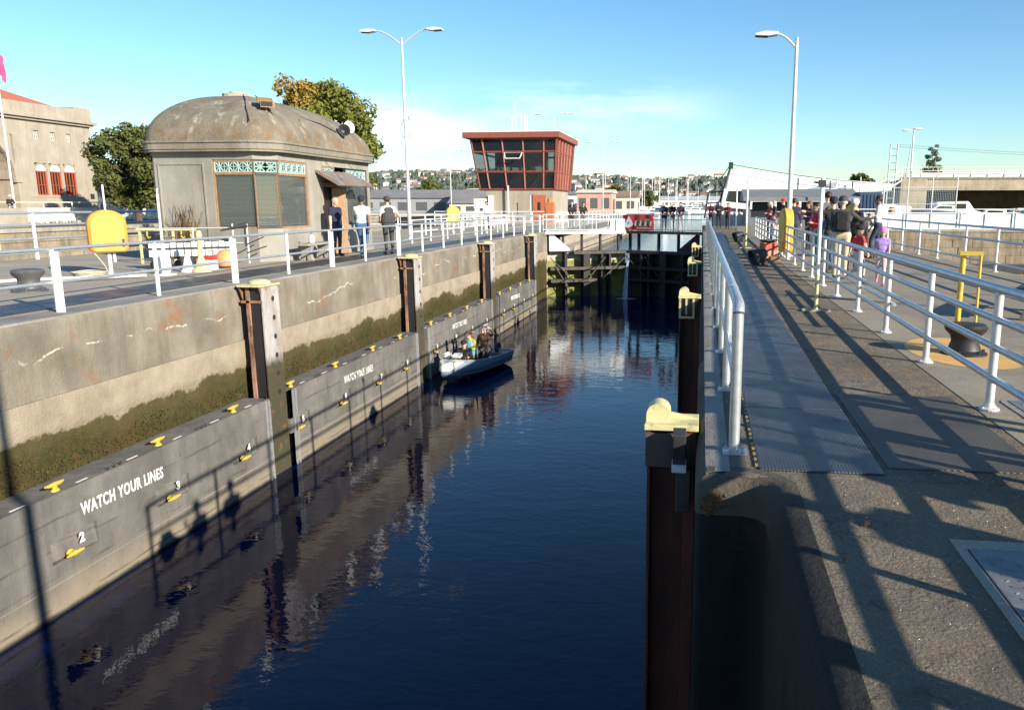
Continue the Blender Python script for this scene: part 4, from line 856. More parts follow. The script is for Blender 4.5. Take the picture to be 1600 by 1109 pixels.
# ================================================================== things on the island near the lodge
t = thing('bench', 'pale concrete bench with curved legs in front of the lodge window', 'bench', (-11.05, 21.6, 0), R(92))
mb = MB(); mb.box(-.85, .85, -.21, .21, .42, .48); mb.build('seat', M_LODGE, t, bevel=.012)
for sx in (-.55, .55):
    mb = MB(); mb.prism([(-.2, 0), (-.05, 0), (-.02, .12), (.02, .12), (.05, 0), (.2, 0), (.13, .2), (.2, .42), (-.2, .42), (-.13, .2)], 'x', sx - .07, sx + .07); mb.build('leg', M_LODGE, t, bevel=.012)
t = thing('water_jug', 'clear plastic jug standing on the concrete bench', 'jug', (-11.02, 21.35, .48))
mb = MB(); mb.lathe((0, 0, 0), [(.07, 0), (.08, .03), (.08, .16), (.04, .22), (.025, .25)], 12); mb.build('body', M_OFFWH, t, True); mb = MB(); mb.lathe((0, 0, .25), [(.028, 0), (.028, .03)], 10); mb.build('cap', M_STEELD, t)

def ring_cabinet(label, x, y, rz, zb, zt, w, m, d=.30, post=True):
    t = thing('life_ring_cabinet', label, 'life ring cabinet', (x, y, 0), rz, 'life ring cabinets')
    h = zt - zb; r = min(w * .5, h * .5)
    pr = [(-w/2 + .07, zb), (w/2 - .07, zb), (w/2, zb + .09), (w/2, zt - r * .8)] + [(w/2 * math.cos(R(a)), zt - r * .8 + r * .8 * math.sin(R(a))) for a in range(12, 170, 12)] + [(-w/2, zt - r * .8), (-w/2, zb + .09)]
    mb = MB(); mb.prism(pr, 'y', -d/2, d/2); b = mb.build('shell', m, t, True, bevel=.035)
    mb = MB(); mb.prism([(p[0] * .9, zb + (p[1] - zb) * .93 + .02) for p in pr], 'y', -d/2 - .025, -d/2 + .01); lid = mb.build('lid', m, t, True, bevel=.02)
    mb = MB(); mb.box(w*.33, w*.40, -d/2 - .028, -d/2 - .0255, zb + .22, zb + .30); mb.box(w*.33, w*.40, -d/2 - .028, -d/2 - .0255, zb + .12, zb + .19); mb.build('latch', M_STEELD, lid)
    if post:
        mb = MB(); mb.tube([(0, .05, 0), (0, .05, zb + .2)], .04, 10); mb.tube([(.1, .05, zb - .22), (.1, .05, zb + .1)], .03, 8); mb.box(-.1, .1, -.05, .15, 0, .02); mb.build('post', M_OFFWH, t)
        mb = MB(); mb.tube([(-.30, -.1, zb), (-.22, -.12, zb - .12), (-.12, -.13, zb - .3), (-.06, -.1, .02)], .012, 6); mb.build('lanyard', M_ROPE, t, True)
    return t
ring_cabinet('large amber life ring cabinet on a white post, left of the lodge', -13.2, 16.2, R(46), .50, 1.44, .76, M_AMBER)
ring_cabinet('yellow life ring cabinet standing beyond the tall lamp, left of the red tower', -14.1, 44, R(30), .55, 1.46, .75, M_YEL)
ring_cabinet('narrow yellow life ring cabinet seen edge on at the promenade lamp', 2.50, 24.4, R(-82), .15, 1.45, .80, M_YEL, .26)
ring_cabinet('yellow life ring cabinet on the far promenade railing by the strolling man', 6.9, 38.5, R(-60), .35, 1.55, .70, M_YEL, .26)
def bollard(label, x, y, s, m=None):
    t = thing('bollard', label, 'bollard', (x, y, 0), 0, None); m = m or M_STEELD
    mb = MB(); mb.lathe((0, 0, 0), [(.23*s, 0), (.23*s, .02*s), (.165*s, .05*s), (.135*s, .14*s), (.15*s, .20*s), (.20*s, .25*s), (.215*s, .29*s), (.19*s, .32*s), (.08*s, .335*s), (.001, .337*s)], 28); mb.build('body', m, t, True)
    mb = MB()
    for k in range(6): mb.lathe((.195*s*math.cos(k*1.047), .195*s*math.sin(k*1.047), .03*s), [(.016*s, 0), (.016*s, .02*s)], 6)
    mb.build('bolts', m, t); return t
bollard('dark grey mooring bollard on the left island deck near the railing', -12.1, 12.8, 1.25, mat('bollard_grey', (0.10, 0.10, 0.105), .5, .2, 6))
mb = MB(); mb.tube([(-14.3, 11.7, .05), (-13.1, 13.6, .12), (-11.9, 15.6, .05)], .03, 8); tag(mb.build('boat_hook', M_OFFWH, None, True), 'long pale boat hook lying on the ground past the dark bollard', 'boat hook')
mb = MB()
for k in range(5):
    n = 22; mb.tube([(-13.0 + (.28 + .02*k) * math.cos(2*math.pi*j/n), 15.3 + (.24 + .02*k) * math.sin(2*math.pi*j/n), .02 + .03*k + .01*math.sin(j)) for j in range(n + 1)], .014, 5)
tag(mb.build('rope_coil', M_ROPE, None, True), 'coil of mooring line on the ground below the amber cabinet', 'rope coil')
# caution sign
t = thing('caution_sign', 'yellow caution sign hanging on the tall railing left of the amber cabinet', 'sign', (-18.93, 18.9, .30), R(72))
mb = MB(); mb.box(-.28, .28, -.012, 0, 0, .45); mb.build('board', M_PYEL, t); mb = MB(); mb.box(-.27, .27, -.016, -.0125, .31, .44); mb.build('header', M_BLACK, t)
text_mesh('Caution', .15, M_PYEL, 'lettering', t, (-.25, -.0165, .335), (R(90), 0, 0), .0005, .004)
for k in range(4): mb = MB(); mb.box(-.22, .12 + .08 * (k % 2), -.0135, -.0125, .05 + k * .06, .075 + k * .06); mb.build('text_line', M_STEELD, t)
# working gear beside the lodge
t = thing('hook_rack', 'yellow bar rack with hanging hooks left of the lodge corner', 'rack', (-14.0, 19.4, 0), R(8))
mb = MB(); mb.box(-.85, .70, -.04, .04, .88, .95); mb.build('bar', M_PYEL, t)
for x in (-.78, .1): mb = MB(); mb.box(x - .025, x + .025, -.025, .025, 0, .879); mb.build('post', M_PYEL, t)
for x in (-.55, -.15, .35, .6): mb = MB(); mb.tube([(x, -.06, .86), (x, -.07, .74), (x + .05, -.09, .68), (x + .1, -.08, .72)], .018, 6); mb.build('hook', M_YEL, t, True)
mb = MB(); mb.tube([(-11.90, 16.22, .02), (-11.90, 16.22, 1.78)], .024, 8); mb.tube([(-11.90, 16.22, 1.78), (-11.90, 16.22, 1.90)], .016, 6); mb.box(-12.05, -11.75, 16.05, 16.4, 0, .03)
tag(mb.build('marker_pole', M_WHITE, None, True), 'thin white marker pole standing by the gear left of the lodge', 'pole')
t = thing('fender_rack', 'low rack holding a row of white plank fenders near the railing', 'rack', (-12.55, 18.2, 0), R(38))
for k in range(12):
    mb = MB(); h = rnd.uniform(.30, .38); mb.box(-.95 + k * .155, -.82 + k * .155, -.05, .05 + rnd.uniform(-.01, .01), .30, .30 + h); mb.build('plank', M_WHITE, t, bevel=.008)
mb = MB(); mb.box(-1.0, .95, -.08, .08, .24, .29); mb.box(-1.0, .95, -.1, -.07, .48, .52)
for x in (-.9, 0, .85): mb.box(x, x + .05, -.06, .06, 0, .24)
mb.build('frame', M_RUBBER, t)
for k in range(7): mb = MB(); a = -.85 + k * .26; mb.lathe((a, -.02, .02), [(.06, 0), (.10, .06), (.10, .14), (.05, .19)], 10); mb.build('weight', M_STEELD, t, True)
def cone(label, x, y, m, prof, cat, nm):
    mb = MB(); mb.lathe((x, y, 0), prof, 18); return tag(mb.build(nm, m, None, True), label, cat)
cone('white funnel shaped cone on the ground in front of the plank fenders', -11.95, 17.1, M_WHITE, [(.16, 0), (.16, .03), (.13, .05), (.04, .42), (.02, .5), (.001, .5)], 'cone', 'marker_cone')
cone('tall yellow cone with a round top beside the white cone', -11.67, 17.2, M_PYEL, [(.22, 0), (.22, .06), (.15, .09), (.06, .35), (.055, .75), (.07, .85), (.05, .95), (.001, .97)], 'cone', 'marker_cone')
cone('white paddle shaped fender leaning low by the marker pole', -12.1, 16.5, M_WHITE, [(.08, 0), (.14, .1), (.13, .35), (.04, .55), (.03, .8), (.001, .8)], 'fender', 'boat_fender')
cone('orange yellow round buoy at the end of the fender row', -11.75, 18.35, mat('buoy_orange', (.80, .42, .12), .5, .1, 6, c2=(.75, .2, .12)), [(.08, 0), (.22, .06), (.27, .2), (.25, .34), (.12, .45), (.001, .47)], 'buoy', 'buoy')
t = thing('fuel_can', 'white can with a red top between the yellow cone and the round buoy', 'can', (-11.78, 17.75, 0)); mb = MB(); mb.box(-.12, .12, -.1, .1, 0, .24); mb.build('body', M_WHITE, t, bevel=.02); mb = MB(); mb.box(-.11, .11, -.09, .09, .241, .33); mb.tube([(-.08, 0, .33), (-.04, 0, .46), (.08, 0, .46), (.1, 0, .33)], .012, 6); mb.build('top', M_RED, t)
t = thing('handrail', 'short steel handrail frame with a dark lever beside the lodge window', 'handrail', (-12.55, 19.6, 0), R(35))
for x in (-.75, .2, .55): mb = MB(); mb.tube([(x, 0, 0), (x, 0, 1.05 if x > 0 else .95)], .022, 8); mb.build('post', M_OFFWH, t, True)
for z in (.95, .55): mb = MB(); mb.tube([(-1.6, 0, z), (.55, 0, z)], .016, 8); mb.build('rail', M_GALV, t, True)
mb = MB(); mb.tube([(-.1, -.05, .88), (.35, -.06, .98), (.55, -.05, 1.02)], [.02, .05, .07], 8); mb.tube([(.5, -.05, 1.0), (.5, -.05, .45)], .03, 6); mb.tube([(.5, -.05, .5), (.95, -.1, .7)], .018, 6); mb.tube([(.5, -.05, .28), (1.0, -.1, .45)], .018, 6); mb.build('lever', M_STEELD, t, True)
mb = MB()
for k in range(60):
    x, y = -14.2 + rnd.gauss(0, .16), 20.25 + rnd.gauss(0, .06); mb.tube([(x, y, 0), (x + rnd.gauss(0, .1), y + rnd.gauss(0, .05), rnd.uniform(.4, .9)), (x + rnd.gauss(0, .2), y + rnd.gauss(0, .06), rnd.uniform(.9, 1.6))], .006, 3)
tag(mb.build('dry_shrub', mat('dry_twig', (.22, .13, .05), .9, .2, 6), None), 'dry brown climbing shrub against the lodge wall', 'shrub')
# ================================================================== control tower
T = thing('control_tower', 'oxide red steel control tower with outward sloping windows on a pale concrete base', 'control tower')
mb = MB(); mb.box(-17.95, -12.25, 65.05, 72.4, -.2, 2.78); base = mb.build('concrete_base', M_SAND, T, bevel=.03)
mb = MB(); mb.box(-17.7, -17.3, 64.85, 65.04, 0, 2.3); mb.box(-16.0, -15.9, 64.7, 64.8, 0, 3.1); mb.build('conduit', M_OFFWH, base)
mb = MB(); mb.box(-13.95, -12.85, 64.97, 65.045, .15, 2.35); dr = mb.build('door', mat('door_terracotta', (.42, .12, .06), .5, .1, 4), T)
mb = MB(); mb.box(-13.55, -13.3, 64.955, 64.968, 1.1, 1.75); mb.build('pane', M_GLASS, dr)
mb = MB(); mb.box(-12.6, -12.3, 64.98, 65.04, 1.5, 2.1); mb.build('notice', M_AMBER, T)
zb, zt = 2.80, 6.86
B = (-18.40, -12.15, 65.0, 72.6); Tp = (-18.95, -11.85, 64.45, 73.2)
def lerp(a, b, f): return a + (b - a) * f
mb = MB(); mb.add([(B[0]+.08,B[2]+.08,zb),(B[1]-.08,B[2]+.08,zb),(B[1]-.08,B[3]-.08,zb),(B[0]+.08,B[3]-.08,zb),(Tp[0]+.08,Tp[2]+.08,zt),(Tp[1]-.08,Tp[2]+.08,zt),(Tp[1]-.08,Tp[3]-.08,zt),(Tp[0]+.08,Tp[3]-.08,zt)], [(0,1,2,3)]); mb.build('cab_floor', M_STEELD, T)
mb = MB(); mb.box(-17.6, -13.0, 67, 67.1, zb, zt - .1); mb.box(-17.8, -12.9, 66.0, 66.6, zb + .01, zb + 1.25); mb.build('interior', mat('cab_interior', (.10, .10, .09), .8), T)
mb = MB()
for x, z in ((-17.2, 4.15), (-14.3, 4.15), (-15.9, 4.1)): mb.box(x, x + 1.1, 66.1, 66.15, z, z + .5)
mb.build('console', M_TEAL, T)
mb = MB(); mb.box(Tp[0] - .55, Tp[1] + .35, Tp[2] - .45, Tp[3] + .5, zt, zt + .44); roof = mb.build('roof', M_MAROON, T, bevel=.02)
mb = MB(); mb.box(Tp[0] - .58, Tp[1] + .38, Tp[2] - .48, Tp[3] + .53, zt + .441, zt + .50); mb.build('roof_edge', M_OFFWH, roof)
rowf = [0, .345, .735, 1.0]; colf = [0, .13, .365, .61, .855, 1.0]
def P_front(u, v): return Vector((lerp(lerp(B[0], Tp[0], v), lerp(B[1], Tp[1], v), u), lerp(B[2], Tp[2], v), lerp(zb, zt, v)))
def P_side(u, v): return Vector((lerp(B[1], Tp[1], v), lerp(lerp(B[2], Tp[2], v), lerp(B[3], Tp[3], v), u), lerp(zb, zt, v)))
def P_left(u, v): return Vector((lerp(B[0], Tp[0], v), lerp(lerp(B[2], Tp[2], v), lerp(B[3], Tp[3], v), u), lerp(zb, zt, v)))
def P_back(u, v): return Vector((lerp(lerp(B[0], Tp[0], v), lerp(B[1], Tp[1], v), u), lerp(B[3], Tp[3], v), lerp(zb, zt, v)))
def bar(a, b, w, m, nm, par): mb = MB(); mb.tube([a, b], w, 4); mb.build(nm, m, par)
g = NG('tower_glass'); g.color((0.03, 0.035, 0.04)); g.rough(.04); g.b.inputs['Alpha'].default_value = .55; M_TG = g.m
for P, cf, vis in ((P_front, colf, 1), (P_side, [i / 6 for i in range(7)], 1), (P_left, [0, .5, 1], 0), (P_back, [0, .5, 1], 0)):
    for u in cf: bar(P(u, 0), P(u, 1), .085, M_MAROON, 'mullion', T)
    for v in rowf: bar(P(0, v), P(1, v), .085, M_MAROON, 'transom', T)
    for i in range(len(cf) - 1):
        for j in range(3):
            mb = MB(); q = [P(cf[i], rowf[j]), P(cf[i+1], rowf[j]), P(cf[i+1], rowf[j+1]), P(cf[i], rowf[j+1])]
            mb.add(q, [(0, 1, 2, 3)]); mb.build('window_pane', M_TG if (j == 1 or not vis) else M_GLASS, T)
for u in [i / 6 for i in range(7)]:       # sun fins on the right face
    a, b = P_side(u, 0), P_side(u, 1); mb = MB(); mb.add([a, b, b + Vector((.14, 0, 0)), a + Vector((.14, 0, 0)), a + Vector((0, .1, 0)), b + Vector((0, .1, 0)), b + Vector((.14, .1, 0)), a + Vector((.14, .1, 0))], [(0,1,2,3),(7,6,5,4),(0,4,5,1),(1,5,6,2),(2,6,7,3),(3,7,4,0)]); mb.build('sun_fin', M_MAROON, T)
a, b = P_front(.40, .70), P_front(.60, .60)
mb = MB(); 
for p, q in ((P_front(.38, .725), P_front(.60, .725)), (P_front(.40, .60) + Vector((0, -.5, 0)), P_front(.58, .60) + Vector((0, -.5, 0))), (P_front(.38, .725), P_front(.40, .60) + Vector((0, -.5, 0))), (P_front(.60, .725), P_front(.58, .60) + Vector((0, -.5, 0)))): mb.tube([p, q], .05, 4)
mb.build('open_window', M_OFFWH, T)
for x, y, h in ((-16.3, 68, 1.5), (-15.9, 67.5, 2.6), (-15.2, 68, 1.9), (-14.9, 67.6, 1.4), (-15.6, 68.5, 1.8)):
    mb = MB(); mb.tube([(x, y, zt + .5), (x, y, zt + .5 + h)], [.05, .02], 6); mb.tube([(x - .3, y, zt + .5), (x, y, zt + .5 + h * .5), (x + .3, y, zt + .5)], .015, 4); mb.build('antenna', M_GALV, roof)
mb = MB(); mb.tube([(-13.95, 64.2, 0), (-13.95, 64.2, 2.3)], .03, 8); tag(mb.build('marker_pole', M_WHITE, None), 'slim white pole in front of the red tower door', 'pole')
# white shirt area clutter before tower
t = thing('notice_board', 'white notice board standing before the pale tower base', 'sign', (-17.0, 60, 0)); mb = MB(); mb.box(-.5, .5, -.03, .03, 1.3, 2.0); mb.build('board', M_WHITE, t)
for x in (-.4, .4): mb = MB(); mb.box(x - .03, x + .03, -.03, .03, 0, 1.3); mb.build('leg', M_OFFWH, t)
t = thing('life_ring_box', 'orange life ring box beside the leaning couple on the gate', 'box', (-10.6, 55, 0)); mb = MB(); mb.box(-.35, .35, -.2, .2, .1, 1.7); mb.build('box', M_ORANGE, t, bevel=.05); mb = MB(); mb.box(-.25, .25, -.23, -.2, .4, 1.4); mb.build('lid', M_ORANGE, t)  # orange life ring box with a lid
t = thing('fire_point', 'small red and white hose box on the island by the gate railing', 'box', (-13.4, 52, 0)); mb = MB(); mb.box(-.5, .5, -.25, .25, .35, .62); mb.build('box', M_WHITE, t, bevel=.03); mb = MB(); mb.box(-.45, .45, -.23, .23, .62, .70); mb.build('lid', M_RED, t)
for x in (-.4, .4): mb = MB(); mb.box(x - .03, x + .03, -.03, .03, 0, .35); mb.build('leg', M_OFFWH, t)

# ================================================================== stone office on the north bank
T = thing('stone_office', 'sandstone coloured office building with parapet, arched red windows and red tiled roof', 'building')
X = -60.0; YA, YB = 50.0, 72.9; GZ = .3
wins = [(65.75, 67.04), (67.36, 68.70), (69.02, 70.48)]
mb = MB()
mb.box(X - 14, X, 63.75, 65.70, GZ, 9.2); mb.box(X - .5, X, 65.701, 70.52, GZ, 2.40); mb.box(X - .5, X, 65.701, 70.52, 5.3, 7.38); mb.box(X - .5, X, 65.701, 70.52, 8.15, 9.2)
for a, b in ((65.701, 65.75), (67.041, 67.359), (68.701, 69.019), (70.481, 70.52)): mb.box(X - .5, X, a, b, 2.401, 5.299)
for a, b in ((65.701, 66.08), (66.64, 67.95), (68.53, 69.84), (70.38, 70.52)): mb.box(X - .5, X, a, b, 7.381, 8.149)
mb.box(X - 14, X, 70.521, YB, GZ, 9.2); mb.box(X - 14, X - .501, 65.701, 70.52, GZ, 9.2)
mb.box(X - 14, X, YA, 55.7, GZ, 9.2); mb.box(X - 3, X, 55.701, 63.749, 7.6, 9.2); mb.box(X - 14, X - 3, 55.701, 63.749, GZ, 9.2)
n = 16
for i in range(n):      # spandrels of the entrance arch
    a0, a1 = math.pi * i / n, math.pi * (i + 1) / n; c_, r_ = 59.72, 3.85; zs = 3.75
    mb.prism([(c_ + r_ * math.cos(a0), zs + r_ * math.sin(a0)), (c_ + r_ * math.cos(a0) * 1.0, 7.6), (c_ + r_ * math.cos(a1), 7.6), (c_ + r_ * math.cos(a1), zs + r_ * math.sin(a1))], 'x', X - 3, X - .01)
wall = mb.build('wall', M_SAND, T)
mb = MB()
for i in range(n):
    a0, a1 = math.pi * i / n, math.pi * (i + 1) / n; c_ = 59.72; zs = 3.75
    mb.prism([(c_ + r * math.cos(a), zs + r * math.sin(a)) for r, a in ((3.8, a0), (4.15, a0), (4.15, a1), (3.8, a1))], 'x', X - .2, X + .10)
mb.box(X - .2, X + .12, 63.5, 64.1, 3.5, 3.75); mb.build('arch_moulding', M_SAND, wall)
mb = MB(); mb.box(X - 2.9, X - 2.8, 57.5, 62.6, GZ, 4.6); dr = mb.build('door', mat('door_rust_red', (.38, .09, .05), .5, .1, 3), T)
mb = MB(); mb.box(X - 14.2, X + .55, YA - .2, YB + .45, 9.21, 9.45); mb.box(X - 14.2, X + .3, YA, YB + .2, 9.0, 9.205); mb.build('cornice', M_SAND, T)
mb = MB(); mb.box(X - 14, X + .1, YA, YB, 9.451, 10.5); mb.box(X - 14, X + .2, 71.0, YB + .1, 9.46, 10.75); mb.build('parapet', M_SAND, T)
mb = MB(); mb.box(X - .001, X + .05, 64.9, 71.2, 2.22, 2.38); mb.build('sill', M_SAND, wall)
g = NG('clay_tile'); w = g.n('ShaderNodeTexWave', wave_type='BANDS', bands_direction='Y'); w.inputs['Scale'].default_value = 4; g.link(g.coord(), w.inputs['Vector']); g.color(g.mix(w.outputs['Fac'], (.35, .10, .06), (.45, .16, .09))); g.rough(.8); M_TILE = g.m
mb = MB(); mb.add([(X - 13, 51, 10.5), (X - 1, 51, 10.5), (X - 1, 71, 10.5), (X - 13, 71, 10.5), (X - 7, 56, 13.2), (X - 7, 65, 13.2)], [(0,1,4),(1,2,5,4),(2,3,5),(3,0,4,5)]); mb.build('roof', M_TILE, T)
M_WRED = mat('window_red', (.42, .10, .05), .5, .1, 5)
for a, b in wins:
    m_ = MB(); c_ = (a + b) / 2; r_ = (b - a) / 2
    m_.box(X - .16, X - .06, a, a + .1, 2.41, 4.6); m_.box(X - .16, X - .06, b - .1, b, 2.41, 4.6)
    for z in (2.41, 3.3, 4.5): m_.box(X - .15, X - .07, a + .1, b - .1, z, z + (.1 if z != 3.3 else .05))
    for k in range(1, 4): y = a + (b - a) * k / 4; m_.box(X - .15, X - .07, y - .025, y + .025, 2.5, 4.5)
    w = m_.build('window', M_WRED, T)
    m_ = MB(); m_.box(X - .2, X - .17, a, b, 2.41, 4.6); m_.build('pane', M_GLASS, w)
    m_ = MB()
    for i in range(10):
        a0, a1 = math.pi * i / 10, math.pi * (i + 1) / 10
        m_.prism([(c_, 4.6), (c_ + r_ * .93 * math.cos(a0), 4.6 + r_ * .93 * math.sin(a0)), (c_ + r_ * .93 * math.cos(a1), 4.6 + r_ * .93 * math.sin(a1))], 'x', X - .12, X - .06)
    m_.build('fan_light', M_OFFWH, w)
    m_ = MB()
    for i in range(10):
        a0, a1 = math.pi * i / 10, math.pi * (i + 1) / 10
        m_.prism([(c_ + r_ * k * math.cos(aa), 4.6 + r_ * k * math.sin(aa)) for k, aa in ((.93, a0), (1.12, a0), (1.12, a1), (.93, a1))], 'x', X - .1, X + .05)
    m_.build('arch_trim', M_SAND, w)
for a, b in ((66.08, 66.64), (67.95, 68.53), (69.84, 70.38)):
    m_ = MB(); m_.box(X - .25, X - .2, a, b, 7.38, 8.15); w = m_.build('window', M_GLASS, T)
    m_ = MB()
    for k in range(4): y = a + (b - a) * k / 3; m_.box(X - .2, X - .14, y - .025, y + .025, 7.38, 8.15)
    for z in (7.4, 7.75, 8.1): m_.box(X - .19, X - .15, a, b, z, z + .04)
    m_.build('bars', M_OFFWH, w)
mb = MB(); mb.box(X, X + .03, 72.0, 72.5, 2.1, 2.6); mb.build('wall_plaque', M_STEELD, T)
# flag
t = thing('flag', 'limp crimson flag hanging from a pole at the top left', 'flag', (-57, 59.9, 0))
mb = MB(); mb.tube([(0, 0, 0), (0, 0, 14.5)], [.09, .05], 8); mb.build('pole', M_WHITE, t)
mb = MB(); N = 14
for i in range(N):
    for j in range(8):
        def fp_(u, v): z = 14.0 - v * 2.1 - u * .75 * (1 + .1 * math.sin(6 * v)); return (.10 + .10 * math.sin(u * 9), .1 + u * .62 + .06 * math.sin(v * 7 + u * 4), z)
        u0_, u1_, v0_, v1_ = j / 8, (j + 1) / 8, i / N, (i + 1) / N; mb.quad(fp_(u0_, v0_), fp_(u1_, v0_), fp_(u1_, v1_), fp_(u0_, v1_))
mb.build('cloth', mat('flag_crimson', (.45, .03, .13), .8, .2, 2, c2=(.55, .08, .25)), t, True)
# banner post, sandwich board near the office
t = thing('banner_post', 'white post with a furled dark blue and violet banner before the dark trees', 'banner', (-46.8, 57.5, 0)); mb = MB(); mb.tube([(0, 0, 0), (0, 0, 3.1)], .07, 8); mb.build('post', M_WHITE, t)
mb = MB()
for k in range(8): z0_, z1_ = 1.1 + k * .24, 1.34 + k * .24; a, b = .4 + .1 * math.sin(k * 1.3), .4 + .1 * math.sin((k + 1) * 1.3); mb.quad((-.08, 0, z0_), (-.08 - a, .3, z0_), (-.08 - b, .3, z1_), (-.08, 0, z1_))
mb.build('cloth', mat('banner_navy', (.03, .02, .12), .8, .2, 3, c2=(.10, .04, .22)), t)
t = thing('sandwich_board', 'dark framed white sandwich board on the terrace by the office corner', 'sign', (-53.9, 69.5, .3), R(60))
mb = MB(); mb.obox((0, 0, .95), (.9, .06, 1.7), 0, R(-10)); mb.build('frame', M_BLACK, t, bevel=.04); mb = MB(); mb.obox((0, -.05, .95), (.72, .02, 1.4), 0, R(-10)); mb.build('board', M_WHITE, t)
mb = MB(); mb.obox((0, .4, .85), (.9, .05, 1.7), 0, R(14)); mb.build('back_leg', M_BLACK, t)

# ================================================================== trees
def leaf_crown(mb, blobs, n, s, seed, squash=.8):
    r = random.Random(seed); vs = []; fs = []
    tot = sum(b[3] ** 2 for b in blobs)
    for bx, by, bz, br in blobs:
        k = int(n * br * br / tot)
        for _ in range(k):
            d = Vector((r.gauss(0, 1), r.gauss(0, 1), r.gauss(0, 1))).normalized() * br * (r.random() ** .38); d.z *= squash
            c = Vector((bx, by, bz)) + d * (1 + .25 * r.random()); nrm = (d.normalized() + Vector((r.gauss(0, .6), r.gauss(0, .6), r.gauss(0, .6) + .3))).normalized()
            u = nrm.orthogonal().normalized(); a = r.random() * 6.28; w = nrm.cross(u); u, w = u * math.cos(a) + w * math.sin(a), w * math.cos(a) - u * math.sin(a)
            q = s * r.uniform(.35, 1.25); o = len(vs); tip = nrm * q * .25
            vs += [c - u * q, c + w * q * .55 + tip, c + u * q, c - w * q * .55 + tip]; fs += [(o, o + 1, o + 2, o + 3)]
    mb.add(vs, fs)
def tree(label, x, y, h, wdt, m, seed, n=7000, leaf=.16, cat='tree', name='broadleaf_tree', extra=None, group=None, zc=.62, trunk=.3, z0=0):
    r = random.Random(seed); t = thing(name, label, cat, (x, y, z0), 0, group)
    mb = MB(); mb.tube([(0, 0, -.3), (.1, 0, h * .25), (-.1, .1, h * .5), (0, 0, h * .85)], [trunk, trunk * .8, trunk * .5, trunk * .15], 8)
    for k in range(7):
        a = k * .9 + r.random(); z = h * r.uniform(.3, .6); mb.tube([(0, 0, z), (wdt * .25 * math.cos(a), wdt * .25 * math.sin(a), z + h * .12), (wdt * .42 * math.cos(a), wdt * .42 * math.sin(a), z + h * .2)], [trunk * .35, trunk * .2, trunk * .06], 5)
    mb.build('trunk', M_BARK, t)
    bl = []
    for k in range(70):
        a = r.random() * 6.283; f = r.random() ** .45; zz = r.uniform(-1, 1); rad = math.sqrt(max(0, 1 - zz * zz)) * f
        bl.append((wdt * .44 * rad * math.cos(a), wdt * .44 * rad * math.sin(a), h * zc + h * (1 - zc) * .80 * zz, wdt * r.uniform(.05, .14)))
    mb = MB(); leaf_crown(mb, bl, int(n * 1.5), leaf * .9, seed); cr = mb.build('crown', m, t, fix=False)
    return t, bl
M_CHEST = leafmat('leaf_chestnut', (0.075, 0.10, 0.014), (0.13, 0.145, 0.02), (0.22, 0.19, 0.035))
t, bl = tree('broad chestnut tree with green leaves and an orange autumn side behind the lodge', -23.1, 48, 9.0, 6.6, M_CHEST, 5, 9000, .19, name='chestnut_tree', zc=.66)
mb = MB(); r5 = random.Random(77); leaf_crown(mb, [(-1.3 + r5.uniform(-1.1, 1.0), -1.4 + r5.uniform(-.6, .6), 7.5 + r5.uniform(-1.4, 1.2), .72) for _ in range(16)], 3800, .15, 8); mb.build('autumn_crown', M_LEAFO, t, fix=False)
tree('dark green tree filling the gap between the stone office and the lodge', -47.4, 62, 8.6, 7.2, M_LEAFD, 21, 10000, .22, zc=.55)
tree('bushy dark tree just left of the lodge dome', -44.5, 66, 8.2, 7.0, M_LEAFD, 22, 7000, .2, zc=.52)
tree('lower tree spreading beside the stone office corner', -54.5, 76, 7.9, 8.5, M_LEAFD, 23, 7000, .22, zc=.55)
tree('far tree behind the lodge roof end', -46, 100, 7, 7, M_LEAF, 24, 4000, .25, zc=.55)

# ================================================================== far shore: hills, wood, houses, buildings, boats
def hill_h(x, y):
    px = x / y * 1500     # spreads with distance, smooth ridge
    ridge = 62 - .022 * (px + 620) - 26 * max(0, min(1, (px + 60) / 500)) + 5 * math.sin(px * .011) + 3 * math.sin(px * .031 + 1)
    f = max(0, min(1, (y - 1000) / 700)); f = f * f * (3 - 2 * f); return -3 + (ridge + 3) * f
mb = MB(); nx, ny = 110, 22; vs = []
for j in range(ny + 1):
    y = 1000 + 1300 * j / ny
    for i in range(nx + 1): x = (-1900 + 3500 * i / nx) * y / 1500; vs.append((x, y, hill_h(x, y) if j < ny else -5))
mb.add(vs, [(j*(nx+1)+i, j*(nx+1)+i+1, (j+1)*(nx+1)+i+1, (j+1)*(nx+1)+i) for j in range(ny) for i in range(nx)])
struct('hills', mb, leafmat('hill_ground', (.08, .09, .05), (.12, .115, .07), (.16, .14, .09), .02), smooth=True)
r6 = random.Random(4); mb = MB()
def far_tree(x, y, z, h, conif):
    n = 5; o = []
    if conif:
        mb.add([(x + h*.2*math.cos(a), y + h*.2*math.sin(a), z) for a in (0, 1.26, 2.51, 3.77, 5.03)] + [(x, y, z + h)], [(0,1,5),(1,2,5),(2,3,5),(3,4,5),(4,0,5)])
    else:
        w = h * r6.uniform(.35, .5); ph = r6.random() * 3; vs = []
        for k, (rr, zz) in enumerate(((.6, .1), (1, .45), (.75, .8))): vs += [(x + w*rr*r6.uniform(.8, 1.2)*math.cos(ph + j*1.2566), y + w*rr*math.sin(ph + j*1.2566), z + h*zz*r6.uniform(.9, 1.1)) for j in range(5)]
        vs.append((x, y, z + h)); fs = []
        for k in range(2): fs += [(k*5+j, k*5+(j+1) % 5, k*5+5+(j+1) % 5, k*5+5+j) for j in range(5)]
        mb.add(vs, fs + [(10+j, 10+(j+1) % 5, 15) for j in range(5)])
